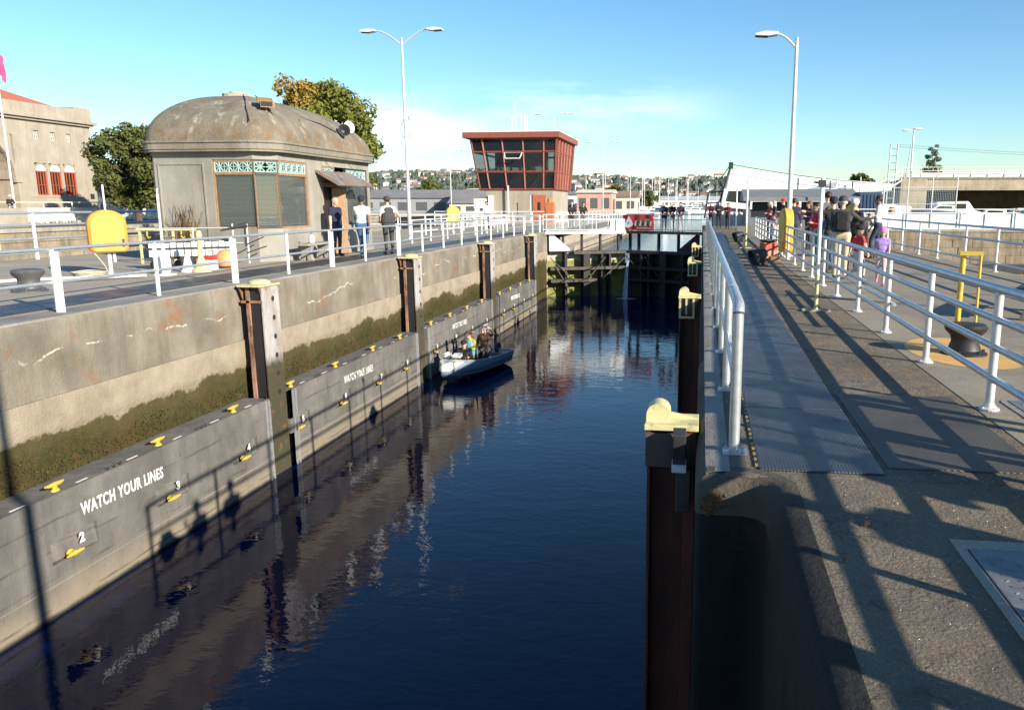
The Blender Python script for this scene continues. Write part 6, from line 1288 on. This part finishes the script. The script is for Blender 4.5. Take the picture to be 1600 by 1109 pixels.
# ================================================================== people
def rot2(a): c, s = math.cos(a), math.sin(a); return lambda x, y: (c * x - s * y, s * x + c * y)
def capsule(mb, p0, r0, p1, r1, n=10):
    p0, p1 = Vector(p0), Vector(p1); d = p1 - p0
    d = d.normalized() if d.length > 1e-6 else Vector((0, 0, 1))
    pts = []; rs = []
    for a in (-85, -55, -25): pts.append(p0 + d * r0 * math.sin(R(a))); rs.append(r0 * math.cos(R(a)))
    pts.append(p0); rs.append(r0); pts.append(p1); rs.append(r1)
    for a in (25, 55, 85): pts.append(p1 + d * r1 * math.sin(R(a))); rs.append(r1 * math.cos(R(a)))
    mb.tube(pts, rs, n)
def person(label, x, y, face, h=1.75, top='grey', bottom='jeans', skin=None, hair='dark', hat=None, arms='down', legs='stand', lean=0.0, z=0.0, build=1.0, vox=.02, sleeve='long', shoes=None, extra=None, group=None, turn=0.0, female=False, kid=False, vest=None, pack=None):
    """face: heading in degrees the person looks towards (0 = +X, 90 = +Y)"""
    skin = skin or M_SKIN; k = h / 1.75; b = build
    t = thing('person', label, 'person', (x, y, z), R(face), group)
    caps = []
    def add(p0, r0, p1, r1, m): caps.append((Vector(p0), r0, Vector(p1), r1, m))
    hipz = .93; sit = legs.startswith('sit')
    def up(p):       # upper body lean about the hips
        x_, y_, z_ = p; c, s = math.cos(lean), math.sin(lean); dz = z_ - hipz; return Vector((x_ * c + dz * s, y_, hipz - x_ * s + dz * c))
    SK, TP, BT, SH = 0, 1, 2, 3
    # pelvis, legs
    add((0, -.085, .94), .115 * b, (0, .085, .94), .115 * b, BT)
    LG = {'stand': [((.0, .10), (.02, .10), (-.02, .105)), ((.0, -.10), (.02, -.10), (-.02, -.105))],
          'walk': [((.0, .09), (.16, .09), (.14, .09)), ((.0, -.09), (.02, -.09), (-.32, -.09))],
          'wide': [((.0, .11), (.03, .16), (-.02, .20)), ((.0, -.11), (.03, -.16), (-.02, -.20))]}
    if not sit:
        for (hx, hy), (kx, ky), (ax, ay) in LG[legs]:
            lift = .10 if (legs == 'walk' and ax < 0) else 0
            add((hx, hy, .90), .095 * b, (kx, ky, .50), .062, BT); add((kx, ky, .50), .062, (ax, ay, .11 + lift), .045, BT)
            add((ax, ay, .07 + lift), .042, (ax + .03, ay, .05 + lift), .045, SH); add((ax - .02, ay, .045 + lift), .042, (ax + .16, ay * 1.15, .035 + lift * .6), .036, SH)
    else:
        for sg in (1, -1):
            kx, kz = .44, .93 if legs == 'sit' else .80; 
            add((0, sg * .10, .92), .09 * b, (kx, sg * .13, kz), .065, BT); add((kx, sg * .13, kz), .06, (kx + .04, sg * .12, kz - .40), .045, BT)
            add((kx + .03, sg * .12, kz - .42), .042, (kx + .19, sg * .12, kz - .44), .036, SH)
    # torso
    cw = .10 if not female else .085
    add(up((.015 * b, -.06, 1.04)), .118 * b, up((.015 * b, .06, 1.04)), .118 * b, TP)
    add(up((.02 * b, -.05, 1.16)), .115 * b, up((.02 * b, .05, 1.16)), .115 * b, TP)
    add(up((.0, -cw, 1.30)), .112, up((.0, cw, 1.30)), .112, TP)
    add(up((-.01, -.155, 1.425)), .062, up((-.01, .155, 1.425)), .062, TP)
    add(up((-.01, -.06, 1.44)), .07, up((-.01, .06, 1.44)), .07, TP)
    add(up((-.01, 0, 1.46)), .055, up((.01, 0, 1.56)), .05, SK)
    # head
    hc = up((.03, 0, 1.64)); hs = 1.0 if not kid else 1.22
    add(hc + Vector((-.015, 0, .035 * hs)), .088 * hs, hc + Vector((.012, 0, .02)), .083 * hs, SK); add(hc + Vector((.02, 0, -.03)), .07 * hs, hc + Vector((.042, 0, -.075)), .045 * hs, SK)
    add(hc + Vector((.09 * hs, 0, .02)), .010, hc + Vector((.108 * hs, 0, -.022)), .016, SK)
    for sg in (1, -1): add(hc + Vector((-.01, sg * .083 * hs, .015)), .018, hc + Vector((-.012, sg * .086 * hs, -.02)), .014, SK)
    # arms
    AR = {'down': [((.0, .04, -.27), (.03, .02, -.26))] * 2, 'hips': [((-.10, .12, -.22), (.14, -.06, -.14))] * 2,
          'rail': [((.14, .05, -.22), (.18, -.12, -.06)), ((.16, .03, -.21), (.17, -.09, -.08))], 'fold': [((.05, .03, -.26), (.17, -.20, .06))] * 2,
          'point': [((-.02, .25, .0), (.0, .26, .02)), ((.0, .04, -.27), (.03, .02, -.26))], 'pointf': [((.22, .05, -.05), (.24, -.02, .05)), ((.0, .04, -.27), (.08, .0, -.24))],
          'phone': [((.08, .04, -.25), (.16, -.08, .16)), ((.0, .04, -.27), (.03, .02, -.26))], 'swing': [((.10, .03, -.25), (.10, -.02, -.22)), ((-.10, .03, -.25), (-.04, .02, -.25))],
          'pright': [((.0, .04, -.27), (.10, -.05, -.14)), ((.06, .19, -.14), (.08, .20, .06))],
          'back': [((-.08, .06, -.26), (-.02, -.08, -.22))] * 2, 'shade': [((.10, .14, .10), (.02, -.16, .16)), ((.05, .04, -.25), (.18, -.10, .0))], 'hold': [((.03, .05, -.26), (.20, -.11, .05)), ((.04, .04, -.26), (.17, -.10, -.04))], 'spread': [((.05, .22, -.12), (.05, .22, .06))] * 2}
    hands = []
    for (e, w), sg in zip(AR[arms], (1, -1)):
        s0 = up((-.01, sg * .185, 1.42)); el = s0 + Vector((e[0], sg * e[1], e[2])); wr = el + Vector((w[0], sg * w[1], w[2]))
        add(s0, .058 * (b * .5 + .5), el, .044, TP); m2 = TP if sleeve == 'long' else SK
        if sleeve == 'short': caps[-1] = (s0, .058, s0.lerp(el, .62), .054, TP); add(s0.lerp(el, .5), .044, el, .04, SK)
        add(el, .042, wr, .030, m2); hands.append((wr, (wr - el).normalized(), sg))
    base = MB()
    for c in caps: capsule(base, *c[:4])
    o = base.build('tmp', M_WHITE, None, fix=False); rm = o.modifiers.new('r', 'REMESH'); rm.mode = 'VOXEL'; rm.voxel_size = vox / k * (1 if not kid else .9); sm = o.modifiers.new('s', 'SMOOTH'); sm.iterations = 3; sm.factor = .5
    dg = bpy.context.evaluated_depsgraph_get(); me = bpy.data.meshes.new_from_object(o.evaluated_get(dg)); od = o.data; bpy.data.objects.remove(o); bpy.data.meshes.remove(od)
    nf = len(me.polygons); ctr = np.empty(nf * 3); me.polygons.foreach_get('center', ctr); ctr = ctr.reshape(-1, 3)
    best = np.full(nf, 1e9); mi = np.zeros(nf, dtype=np.int32)
    for p0, r0, p1, r1, m in caps:
        p0 = np.array(p0); d = np.array(p1) - p0; l2 = max(1e-9, d @ d); tt = np.clip(((ctr - p0) @ d) / l2, 0, 1)
        ds = np.linalg.norm(ctr - (p0 + tt[:, None] * d), axis=1) - (r0 + (r1 - r0) * tt); q = ds < best; best[q] = ds[q]; mi[q] = m
    bm = bmesh.new(); bm.from_mesh(me)
    for f, m in zip(bm.faces, mi): f.material_index = int(m); f.smooth = True
    # hands: palm, four fingers, thumb; eyes
    hm = MB()
    for wr, dv, sg in hands:
        side = Vector((0, 0, 1)).cross(dv); side = side.normalized() if side.length > .2 else Vector((1, 0, 0)); nn = dv.cross(side)
        capsule(hm, wr - dv * .02, .030, wr + dv * .05, .036, 8)
        for i, (o_, ln) in enumerate(((-.027, .058), (-.009, .068), (.009, .064), (.027, .05))):
            a = wr + dv * .075 + side * o_; m_ = a + dv * ln * .55 - nn * .008; capsule(hm, a, .0095, m_, .009, 6); capsule(hm, m_, .009, m_ + dv * ln * .4 - nn * .028, .0075, 6)
        a = wr + dv * .03 + side * .034 * sg; capsule(hm, a, .011, a + dv * .035 + side * .022 * sg, .0095, 6); capsule(hm, a + dv * .035 + side * .022 * sg, .0095, a + dv * .06 + side * .018 * sg, .008, 6)
    tmp = bpy.data.meshes.new('h'); tmp.from_pydata(hm.v, [], hm.f); n0 = len(bm.faces); bm.from_mesh(tmp); bpy.data.meshes.remove(tmp); bm.faces.ensure_lookup_table()
    for f in bm.faces[n0:]: f.material_index = 0; f.smooth = True
    em = MB()
    for sg in (1, -1): em.lathe(hc + Vector((.082 * hs, sg * .034 * hs, .022)), [(.001, -.008), (.009, 0), (.001, .008)], 8)
    em.box(hc.x + .078 * hs, hc.x + .088 * hs, hc.y - .02, hc.y + .02, hc.z - .056, hc.z - .05)
    tmp = bpy.data.meshes.new('e'); tmp.from_pydata(em.v, [], em.f); n0 = len(bm.faces); bm.from_mesh(tmp); bpy.data.meshes.remove(tmp); bm.faces.ensure_lookup_table()
    for f in bm.faces[n0:]: f.material_index = 4
    idx = [f.material_index for f in bm.faces]; bm.to_mesh(me); bm.free(); me.materials.clear()
    for m in (skin, C(top), C(bottom), C(shoes or 'shoe'), M_EYE): me.materials.append(m)
    me.polygons.foreach_set('material_index', idx)
    bo = bpy.data.objects.new('body', me); COL.objects.link(bo); bo.parent = t; bo.scale = (k, k, k)
    K = lambda m_, nm, mt, smth=True: setattr(m_.build(nm, mt, t, smth), 'scale', (k, k, k))
    hm_ = {'dark': M_HAIR, 'brown': M_HAIRB, 'grey': M_HAIRG, 'bald': None}[hair]
    if hm_ is not None:
        q = MB(); c_ = hc + Vector((-.02, 0, .035)); r_ = (.093 if hat else .099) * hs
        prof = [(r_ * math.cos(R(a)), r_ * math.sin(R(a))) for a in (-20, 0, 20, 40, 60, 80)]; q.lathe((0, 0, 0), prof, 14, 1.08, .95)
        ty = R(-18); q.v = [(c_.x + vx * math.cos(ty) + vz * math.sin(ty), c_.y + vy, c_.z - vx * math.sin(ty) + vz * math.cos(ty)) for vx, vy, vz in q.v]
        if female: capsule(q, hc + Vector((-.06, 0, .02)), .095 * hs, hc + Vector((-.085, 0, -.16)), .07 * hs)
        K(q, 'hair', hm_)
    if hat:
        kind, hmt = hat; q = MB(); c_ = hc + Vector((-.01, 0, .045 * hs)); r_ = .105 * hs
        q.lathe(c_, [(r_ * 1.0, -.01), (r_ * 1.0, .03), (r_ * .86, .07), (r_ * .5, .1), (.001, .11)], 16, 1.1, .98)
        if kind == 'cap': q.prism([(c_.x + .07, c_.y - .075), (c_.x + .17 * hs, c_.y - .055), (c_.x + .19 * hs, c_.y), (c_.x + .17 * hs, c_.y + .055), (c_.x + .07, c_.y + .075)], 'z', c_.z - .008, c_.z + .008)
        if kind == 'brim': q.lathe(c_, [(r_ * 1.0, -.012), (r_ * 1.6, -.02), (r_ * 1.6, -.012), (r_ * 1.0, .004)], 18)
        if kind == 'helmet': q.lathe(c_, [(r_ * 1.12, -.03), (r_ * 1.22, .02), (r_ * 1.1, .08), (r_ * .7, .13), (.001, .15)], 16, 1.15, 1.0)
        K(q, {'cap': 'cap', 'brim': 'sun_hat', 'helmet': 'helmet'}[kind], C(hmt))
    if vest:
        q = MB()
        for z_, rx, ry in ((1.0, .17, .155),): pass
        rings = []
        for z_, rx, ry in ((.98, .150 * b, .205 * b), (1.1, .152 * b, .20 * b), (1.25, .145, .215), (1.38, .125, .195), (1.45, .09, .13)):
            rings.append([tuple(up((rx * math.cos(2*math.pi*j/18), ry * math.sin(2*math.pi*j/18), z_))) for j in range(18)])
        for i in range(4):
            for j in range(18): q.quad(rings[i][j], rings[i][(j+1) % 18], rings[i+1][(j+1) % 18], rings[i+1][j])
        K(q, 'vest', C(vest))
    if pack:
        q = MB(); c_ = up((-.19, 0, 1.24)); q.obox(c_, (.16, .30, .44), 0, 0, lean); o = q.build('backpack', C(pack), t, True, bevel=.05); o.scale = (k, k, k)
        q = MB(); q.obox(c_ + Vector((-.09, 0, -.08)), (.06, .22, .20), 0, 0, lean); oo = q.build('pocket', C(pack), o, True, bevel=.02)
    if extra: extra(t, k, hc, up)
    return t
CL = {'grey': (.20, .20, .21), 'black': (.015, .015, .018), 'charcoal': (.05, .05, .055), 'navy': (.018, .02, .05), 'white': (.75, .75, .73), 'offwhite': (.62, .63, .65), 'jeans': (.06, .14, .28), 'darkjeans': (.03, .045, .08), 'khaki': (.55, .46, .33),
      'red': (.50, .03, .03), 'crimson': (.45, .04, .06), 'blue': (.04, .09, .42), 'green': (.03, .14, .09), 'purple': (.38, .25, .62), 'pink': (.75, .22, .52), 'coral': (.70, .25, .20), 'plum': (.08, .02, .06), 'maroon': (.14, .02, .04), 'teal': (.10, .42, .45), 'yellow': (.72, .52, .04), 'skyblue': (.15, .42, .72), 'olive': (.16, .13, .02), 'shoe': (.03, .028, .027), 'lightgrey': (.42, .43, .45), 'palepink': (.62, .48, .48), 'brown': (.09, .05, .03), 'patterned': (.04, .07, .2), 'violet': (.22, .05, .25), 'whiteshoe': (.7, .7, .7)}
def C(n): return cloth(n, CL[n])
p = person
# left bank
p('man in navy polo shirt and dark trousers standing in the lodge doorway', -11.10, 23.1, -20, 1.75, 'navy', 'darkjeans', hair='grey', sleeve='short', build=1.18, arms='down', vox=.018, hat=None)
p('man in white polo shirt, jeans and dark cap walking away along the left railing', -9.90, 22.3, 100, 1.78, 'white', 'jeans', M_SKIND, 'dark', ('cap', 'navy'), 'swing', 'walk', sleeve='short', build=1.15, vox=.018)
p('man in dark vest over a white shirt, black trousers and cap at the left railing', -9.88, 24.2, 135, 1.78, 'white', 'charcoal', M_SKIN, 'dark', ('cap', 'charcoal'), 'hips', sleeve='short', build=1.12, vest='charcoal', vox=.018)
p('person in white shirt and black trousers near the far end of the island', -14.6, 53, -60, 1.75, 'white', 'black', hair='dark', vox=.026)
gl = lambda x, y, a, ox, oy: (x + ox * math.cos(a) - oy * math.sin(a), y + ox * math.sin(a) + oy * math.cos(a))
aL, aR = math.atan2(2.1, 4.5), math.pi - math.atan2(2.1, 4.5)
for (ox, oy, lab, tp, bt, hr, ar) in ((1.45, -.02, 'left one of two people in black leaning on the gate railing, grey haired', 'black', 'charcoal', 'grey', 'rail'), (2.15, -.02, 'right one of two people in black leaning on the gate railing, brown haired', 'black', 'grey', 'brown', 'rail')):
    x, y = gl(-9, 45.9, aL, ox, oy); p(lab, x, y, -70, 1.72, tp, bt, hair=hr, arms=ar, lean=.28, z=-.01, vox=.026)
for (ox, oy, lab, tp, bt, hr, fem) in ((2.45, .0, 'bald man in a navy jacket leaning on the gate right of the red banner', 'navy', 'charcoal', 'grey', False), (1.95, .02, 'grey haired man in a black jacket between two others at the gate railing', 'black', 'grey', 'grey', False), (1.35, .0, 'dark haired woman in a navy coat, right of three at the gate railing', 'navy', 'lightgrey', 'dark', True)):
    x, y = gl(0, 45.9, aR, ox, -oy); p(lab, x, y, -100, 1.72, tp, bt, hair=hr, arms='rail', lean=.22, z=-.01, vox=.026, female=fem)
# walkway end
p('person in a dark plum jacket, left of three at the end of the walkway', .55, 51, -110, 1.72, 'plum', 'black', hair='dark', arms='rail', lean=.1, vox=.026)
p('person in black, middle of three at the end of the walkway', 1.05, 51.4, -100, 1.75, 'black', 'black', hair='dark', arms='fold', vox=.026)
p('person in a maroon jacket, right of three at the end of the walkway', 1.62, 52, -120, 1.65, 'maroon', 'charcoal', hair='brown', arms='fold', vox=.026, female=True)
# promenade crowd, far group
p('grey haired person in red and white near the slim pole on the promenade', 3.0, 36.5, 200, 1.68, 'crimson', 'black', hair='grey', arms='hold', vox=.024, female=True)
p('person with white hair and dark coat in the far promenade group', 3.45, 39.5, 190, 1.72, 'navy', 'black', hair='grey', arms='fold', vox=.024)
p('man in black with a red cap in the far promenade group', 3.55, 36.0, 185, 1.78, 'black', 'charcoal', hair='dark', hat=('cap', 'red'), arms='hold', vox=.024, build=1.1)
p('bald man in a bright red jacket, tallest of the far promenade group', 4.05, 37.0, -100, 1.85, 'red', 'jeans', hair='bald', arms='fold', vox=.024, build=1.08)
p('child in white and orange with the far promenade group', 2.95, 33.5, 200, 1.15, 'coral', 'offwhite', hair='brown', arms='hold', vox=.022, kid=True)
p('man in a dark jacket and pale cap between the far group and the lamp post', 3.3, 30.5, 190, 1.74, 'charcoal', 'darkjeans', hair='grey', hat=('cap', 'offwhite'), arms='fold', vox=.024)
p('woman in a plum coat standing behind the yellow cabinet', 3.7, 28.6, 200, 1.66, 'plum', 'black', hair='brown', arms='hold', vox=.024, female=True)
p('child in a navy jacket leaning on the railing of the far promenade group', 2.95, 34.6, 185, 1.3, 'navy', 'jeans', hair='brown', arms='rail', lean=.15, vox=.022, kid=True)
p('man in a grey jacket at the back of the far promenade group', 4.4, 41, 200, 1.78, 'lightgrey', 'charcoal', hair='dark', arms='fold', vox=.026)
# near group by the lamp
p('man in a grey sweater seen from behind beyond the lamp post', 3.35, 22.2, 85, 1.88, 'grey', 'darkjeans', hair='dark', vox=.02)
p('person in a navy hood half hidden by the lamp post', 3.05, 27.5, 95, 1.75, 'navy', 'darkjeans', hair='dark', vox=.022)
p('dark haired woman in a red top and green trousers at the railing by the lamp', 2.92, 21.0, 200, 1.58, 'red', 'green', M_SKIN, 'dark', arms='hold', vox=.018, female=True)
p('boy in a bright blue jacket next to the woman in red', 3.1, 19.8, 190, 1.5, 'blue', 'jeans', M_SKIN, 'brown', arms='rail', lean=.15, vox=.018)
p('man in a black jacket pointing out over the lock with his left arm', 2.95, 18.7, 100, 1.70, 'black', 'charcoal', M_SKIN, 'dark', ('cap', 'black'), 'point', vox=.018)
p('man in a charcoal jacket and light trousers with a dark backpack, seen from behind', 2.92, 17.3, 80, 1.70, 'charcoal', 'khaki', M_SKIN, 'grey', ('cap', 'charcoal'), 'pright', vox=.018, build=1.1, pack='black')
p('person in a dark coat and white cap past the man with the backpack', 3.5, 19.2, 60, 1.66, 'black', 'black', M_SKIN, 'grey', ('cap', 'white'), 'hold', vox=.02)
p('small child in a black helmet and red shirt walking on the promenade', 3.10, 16.3, -50, 1.12, 'red', 'lightgrey', M_SKIN, 'dark', ('helmet', 'black'), 'swing', 'walk', vox=.016, kid=True, sleeve='short')
p('small girl in a pink helmet, lilac top and pale leggings on the promenade', 3.48, 16.0, -100, 1.08, 'purple', 'palepink', M_SKIN, 'brown', ('helmet', 'pink'), 'swing', 'walk', vox=.016, kid=True, female=True, shoes='pink', sleeve='short')
p('man in a white hooded top and dark jeans strolling on the promenade', 5.15, 24.4, 160, 1.80, 'offwhite', 'darkjeans', M_SKIND, 'dark', None, 'hold', 'walk', vox=.018, shoes='brown')
p('child in a coral top by the far yellow cabinet', 5.85, 36.5, 180, 1.55, 'coral', 'offwhite', M_SKIN, 'brown', arms='hold', vox=.022, female=True)
p('child in a teal top and patterned trousers standing on the bench at the right edge', 4.78, 11.95, 150, 1.22, 'teal', 'patterned', M_SKIN, 'brown', arms='pointf', vox=.016, kid=True, z=.47, shoes='pink')
for i, (x, y, f, hh, tp) in enumerate(((2.85, 5.35, 175, 1.78, 'navy'), (2.72, 4.45, 190, 1.72, 'grey'), (4.3, 2.6, 170, 1.80, 'charcoal'), (4.1, 1.75, 175, 1.76, 'red'))):
    p(['onlooker in navy at the near promenade railing, just outside the right edge', 'onlooker in grey at the near promenade railing, outside the right edge', 'tall onlooker in charcoal standing back from the promenade railing near the camera', 'onlooker in red standing back from the promenade railing, behind the camera'][i], x, y, f, hh, tp, 'darkjeans', arms=['rail', 'phone', 'rail', 'down'][i], lean=(.1, .05, .08, 0)[i], vox=.025, build=1.1)
# people on the bank terrace
p('seated person in a white hat on the bank terrace before the office', -47.4, 49.5, -40, 1.7, 'black', 'lightgrey', hair='grey', hat=('brim', 'white'), arms='hold', legs='sit', lean=.15, z=.5, vox=.03)
p('seated person in white and black beside the one with the white hat', -47.4, 48.0, -20, 1.7, 'white', 'black', hair='dark', arms='hold', legs='sit', lean=.3, z=.45, vox=.03)
p('person crouching in a bright blue jacket on the bank terrace', -47.2, 46.3, 30, 1.65, 'blue', 'blue', hair='brown', arms='hold', legs='sit', lean=.9, z=.25, vox=.03)
mb = MB(); mb.box(-47.9, -46.9, 45.5, 50.3, .0, 1.32); tag(mb.build('planter', M_DECKL, None, bevel=.03), 'long pale planter wall the terrace people sit on', 'planter')
# stroller
t = thing('stroller', 'black pushchair with a hood beside the man in the white top', 'stroller', (4.55, 24.2, 0), R(170))
mb = MB(); mb.prism([(-.3, .45), (.35, .5), (.42, .62), (.1, .62), (-.05, 1.1), (-.28, 1.05)], 'y', -.22, .22); mb.build('seat', M_BLACK, t, bevel=.04)
mb = MB(); mb.lathe((-.08, 0, .95), [(.30, 0), (.28, .12), (.2, .22), (.001, .27)], 14, 1.1, .85); mb.build('hood', M_BLACK, t, True)
mb = MB(); mb.tube([(-.45, -.2, 1.05), (-.3, -.2, .8), (.3, -.2, .2)], .018, 6); mb.tube([(-.45, .2, 1.05), (-.3, .2, .8), (.3, .2, .2)], .018, 6); mb.tube([(-.45, -.2, 1.05), (-.45, .2, 1.05)], .02, 6); mb.build('frame', M_STEELD, t)
for x, y, r in ((-.35, -.25, .17), (-.35, .25, .17), (.35, -.18, .12), (.35, .18, .12)): mb = MB(); n = 14; mb.tube([(x + (r - .02) * math.cos(2*math.pi*j/n), y, r + (r - .02) * math.sin(2*math.pi*j/n)) for j in range(n + 1)], .022, 6); w_ = mb.build('wheel', M_RUBBER, t, True)

# ================================================================== small boat in the chamber
bow, stern = Vector((-7.68, 22.40, 0)), Vector((-6.98, 26.10, 0)); dv = (bow - stern).normalized(); rz = math.atan2(dv.y, dv.x); mid = (bow + stern) / 2
T = thing('aluminium_skiff', 'small grey blue open aluminium boat with four people, tied to cleat 9', 'boat', (mid.x, mid.y, WZ), rz); T.scale = (.77, .80, .82)
L2 = 2.5; st = []; NS = 16
def hb(u): return .82 * (1 - max(0, (u - .42) / .58) ** 2.3) + .02
def gz(u): return .62 + .30 * u ** 2.2
for k in range(NS + 1):
    u = k / NS; xx = -L2 + 2 * L2 * u; b = hb(u); zg = gz(u); xk = xx - .42 * max(0, (u - .8) / .2) ** 1.5; kz = -.16 + .36 * max(0, (u - .72) / .28) ** 2
    st.append([(xx, -b, zg), (xx, -b * .93, zg * .62), (xx - .15 * (xx - xk), -b * .84, .16 + .2 * u * u), (xk, 0, kz), (xx - .15 * (xx - xk), b * .84, .16 + .2 * u * u), (xx, b * .93, zg * .62), (xx, b, zg)])
mb = MB(); vs = [q for r_ in st for q in r_]; mb.add(vs, [(k*7+j, k*7+j+1, (k+1)*7+j+1, (k+1)*7+j) for k in range(NS) for j in range(6)] + [(0, 6, 5, 4, 3, 2, 1)])
g = NG('boat_hull'); z = g.axis(2); c = g.mix(g.rng(z, .40, .42), (.13, .18, .25), (.22, .28, .35)); c = g.mix(g.rng(z, .385, .395), c, c); g.color(c); g.rough(.35); g.b.inputs['Metallic'].default_value = .2
hull = mb.build('hull', g.m, T, True); so_ = hull.modifiers.new('thick', 'SOLIDIFY'); so_.thickness = .02
mb = MB(); mb.tube([(-L2, -hb(0), .63)] + [(s_[0][0], s_[0][1], s_[0][2]) for s_ in st], .022, 6); mb.tube([(s_[6][0], s_[6][1], s_[6][2]) for s_ in st], .022, 6); mb.tube([(-L2, -.82, .62), (-L2, .82, .62)], .02, 6); mb.build('gunwale', M_GALV, T, True)
mb = MB()
for sg in (1, -1): mb.tube([(st[k][2][0], sg * (abs(st[k][2][1]) + .012), st[k][2][2] + .03) for k in range(NS)], .013, 5)
mb.build('spray_rail', M_GALV, T, True)
mb = MB(); ks = range(11, NS + 1)
for k in range(11, NS): mb.quad((st[k][0][0], st[k][0][1], st[k][0][2] + .012), (st[k+1][0][0], st[k+1][0][1], st[k+1][0][2] + .012), (st[k+1][6][0], st[k+1][6][1], st[k+1][6][2] + .012), (st[k][6][0], st[k][6][1], st[k][6][2] + .012))
mb.build('bow_deck', M_OFFWH, T)
mb = MB()
for sg in (-1, 1): mb.add([(st[k][0][0], sg * (abs(st[k][0][1]) + .012), st[k][0][2] - .01) for k in (13, 14, 15, 16)] + [(st[16][1][0], sg * (abs(st[16][1][1]) + .012), st[16][1][2]), (st[15][1][0] + .1, sg * (abs(st[15][1][1]) + .014), st[15][1][2])], [(0, 1, 2, 3, 4, 5)])
mb.build('bow_flash', M_OFFWH, T)
mb = MB(); mb.prism([(s_[2][0], s_[2][1] * .95) for s_ in st[:15]] + [(s_[4][0], s_[4][1] * .95) for s_ in reversed(st[:15])], 'z', .17, .19); mb.build('floor', M_STEELD, T)
for x in (-1.5, -.55, .55): mb = MB(); mb.box(x - .16, x + .16, -.66, .66, .38, .43); mb.build('seat', M_GALV, T)
mb = MB(); mb.box(-.95, -.7, -.3, .3, .2, .85); mb.build('console', M_STEELD, T, bevel=.03)
mb = MB(); mb.lathe((-2.62, 0, .42), [(.05, 0), (.17, .05), (.18, .3), (.12, .42), (.02, .45)], 12, 1.2, .8); ob = mb.build('outboard_motor', M_BLACK, T, True); mb = MB(); mb.box(-2.68, -2.56, -.05, .05, -.35, .42); mb.build('shaft', M_BLACK, ob)
for x, y, l in ((1.3, .45, .55), (1.15, -.35, .5), (.7, .55, .8), (-.3, .6, 1.1)): mb = MB(); mb.tube([(x, y, .55), (x - .12, y, .55 + l)], [.07, .015], 6); mb.build('upright_gear', M_BLACK, T)
mb = MB(); mb.obox((1.35, .1, .98), (.5, .35, .12), .3); mb.obox((.95, -.5, .9), (.4, .25, .2), .2); mb.build('white_bags', M_WHITE, T, bevel=.04)
def in_boat(lx, ly): c, s = math.cos(rz), math.sin(rz); lx, ly = lx * .77, ly * .80; return mid.x + c * lx - s * ly, mid.y + s * lx + c * ly
hd = math.degrees(rz)
x, y = in_boat(.62, .05); p('boater in black and a dark cap hunched at the bow of the small boat', x, y, hd + 25, 1.75, 'black', 'charcoal', hair='dark', hat=('cap', 'black'), arms='hold', legs='sit', lean=.45, z=WZ + .37 - .82, vox=.02, build=1.1)
x, y = in_boat(-.35, -.15); p('boater in a yellow and pale blue life vest in the middle of the small boat', x, y, hd - 10, 1.75, 'yellow', 'olive', hair='brown', arms='hold', legs='sit', lean=.12, z=WZ + .45 - .82, vox=.02, build=1.2, vest='skyblue')
x, y = in_boat(-.95, .25); p('boater in a white sun hat shading the eyes, behind the yellow life vest', x, y, hd, 1.75, 'brown', 'charcoal', hair='dark', hat=('brim', 'white'), arms='shade', legs='sit', lean=0, z=WZ + .56 - .82, vox=.02)
x, y = in_boat(-1.5, -.1); p('boater in a dark jacket with a white front at the stern of the small boat', x, y, hd, 1.75, 'navy', 'black', hair='dark', arms='hold', legs='sit', lean=.05, z=WZ + .45 - .82, vox=.02, build=1.15, vest='black')
mb = MB(); b0 = Vector((*in_boat(2.35, 0), WZ + .80)); c9 = Vector((-8.35, 23.95, -3.06)); c9 = Vector((-8.33, 23.95, -3.08))
mb.tube([b0, b0.lerp(c9, .5) + Vector((0, 0, -.10)), c9], .012, 5); mb.tube([Vector((*in_boat(2.0, .3), WZ + .85)), c9 + Vector((0, -.1, -.02))], .012, 5)
tag(mb.build('mooring_line', M_WHITE, None, True), 'white bow line from the small boat to cleat 9', 'rope')
mb = MB(); c11 = Vector((-8.33, 27.9, -3.08)); mb.tube([c11, Vector((*in_boat(-.5, .35), WZ + 1.15))], .012, 5); tag(mb.build('mooring_line', M_WHITE, None, True), 'white line held by the people in the boat, leading to cleat 11', 'rope')
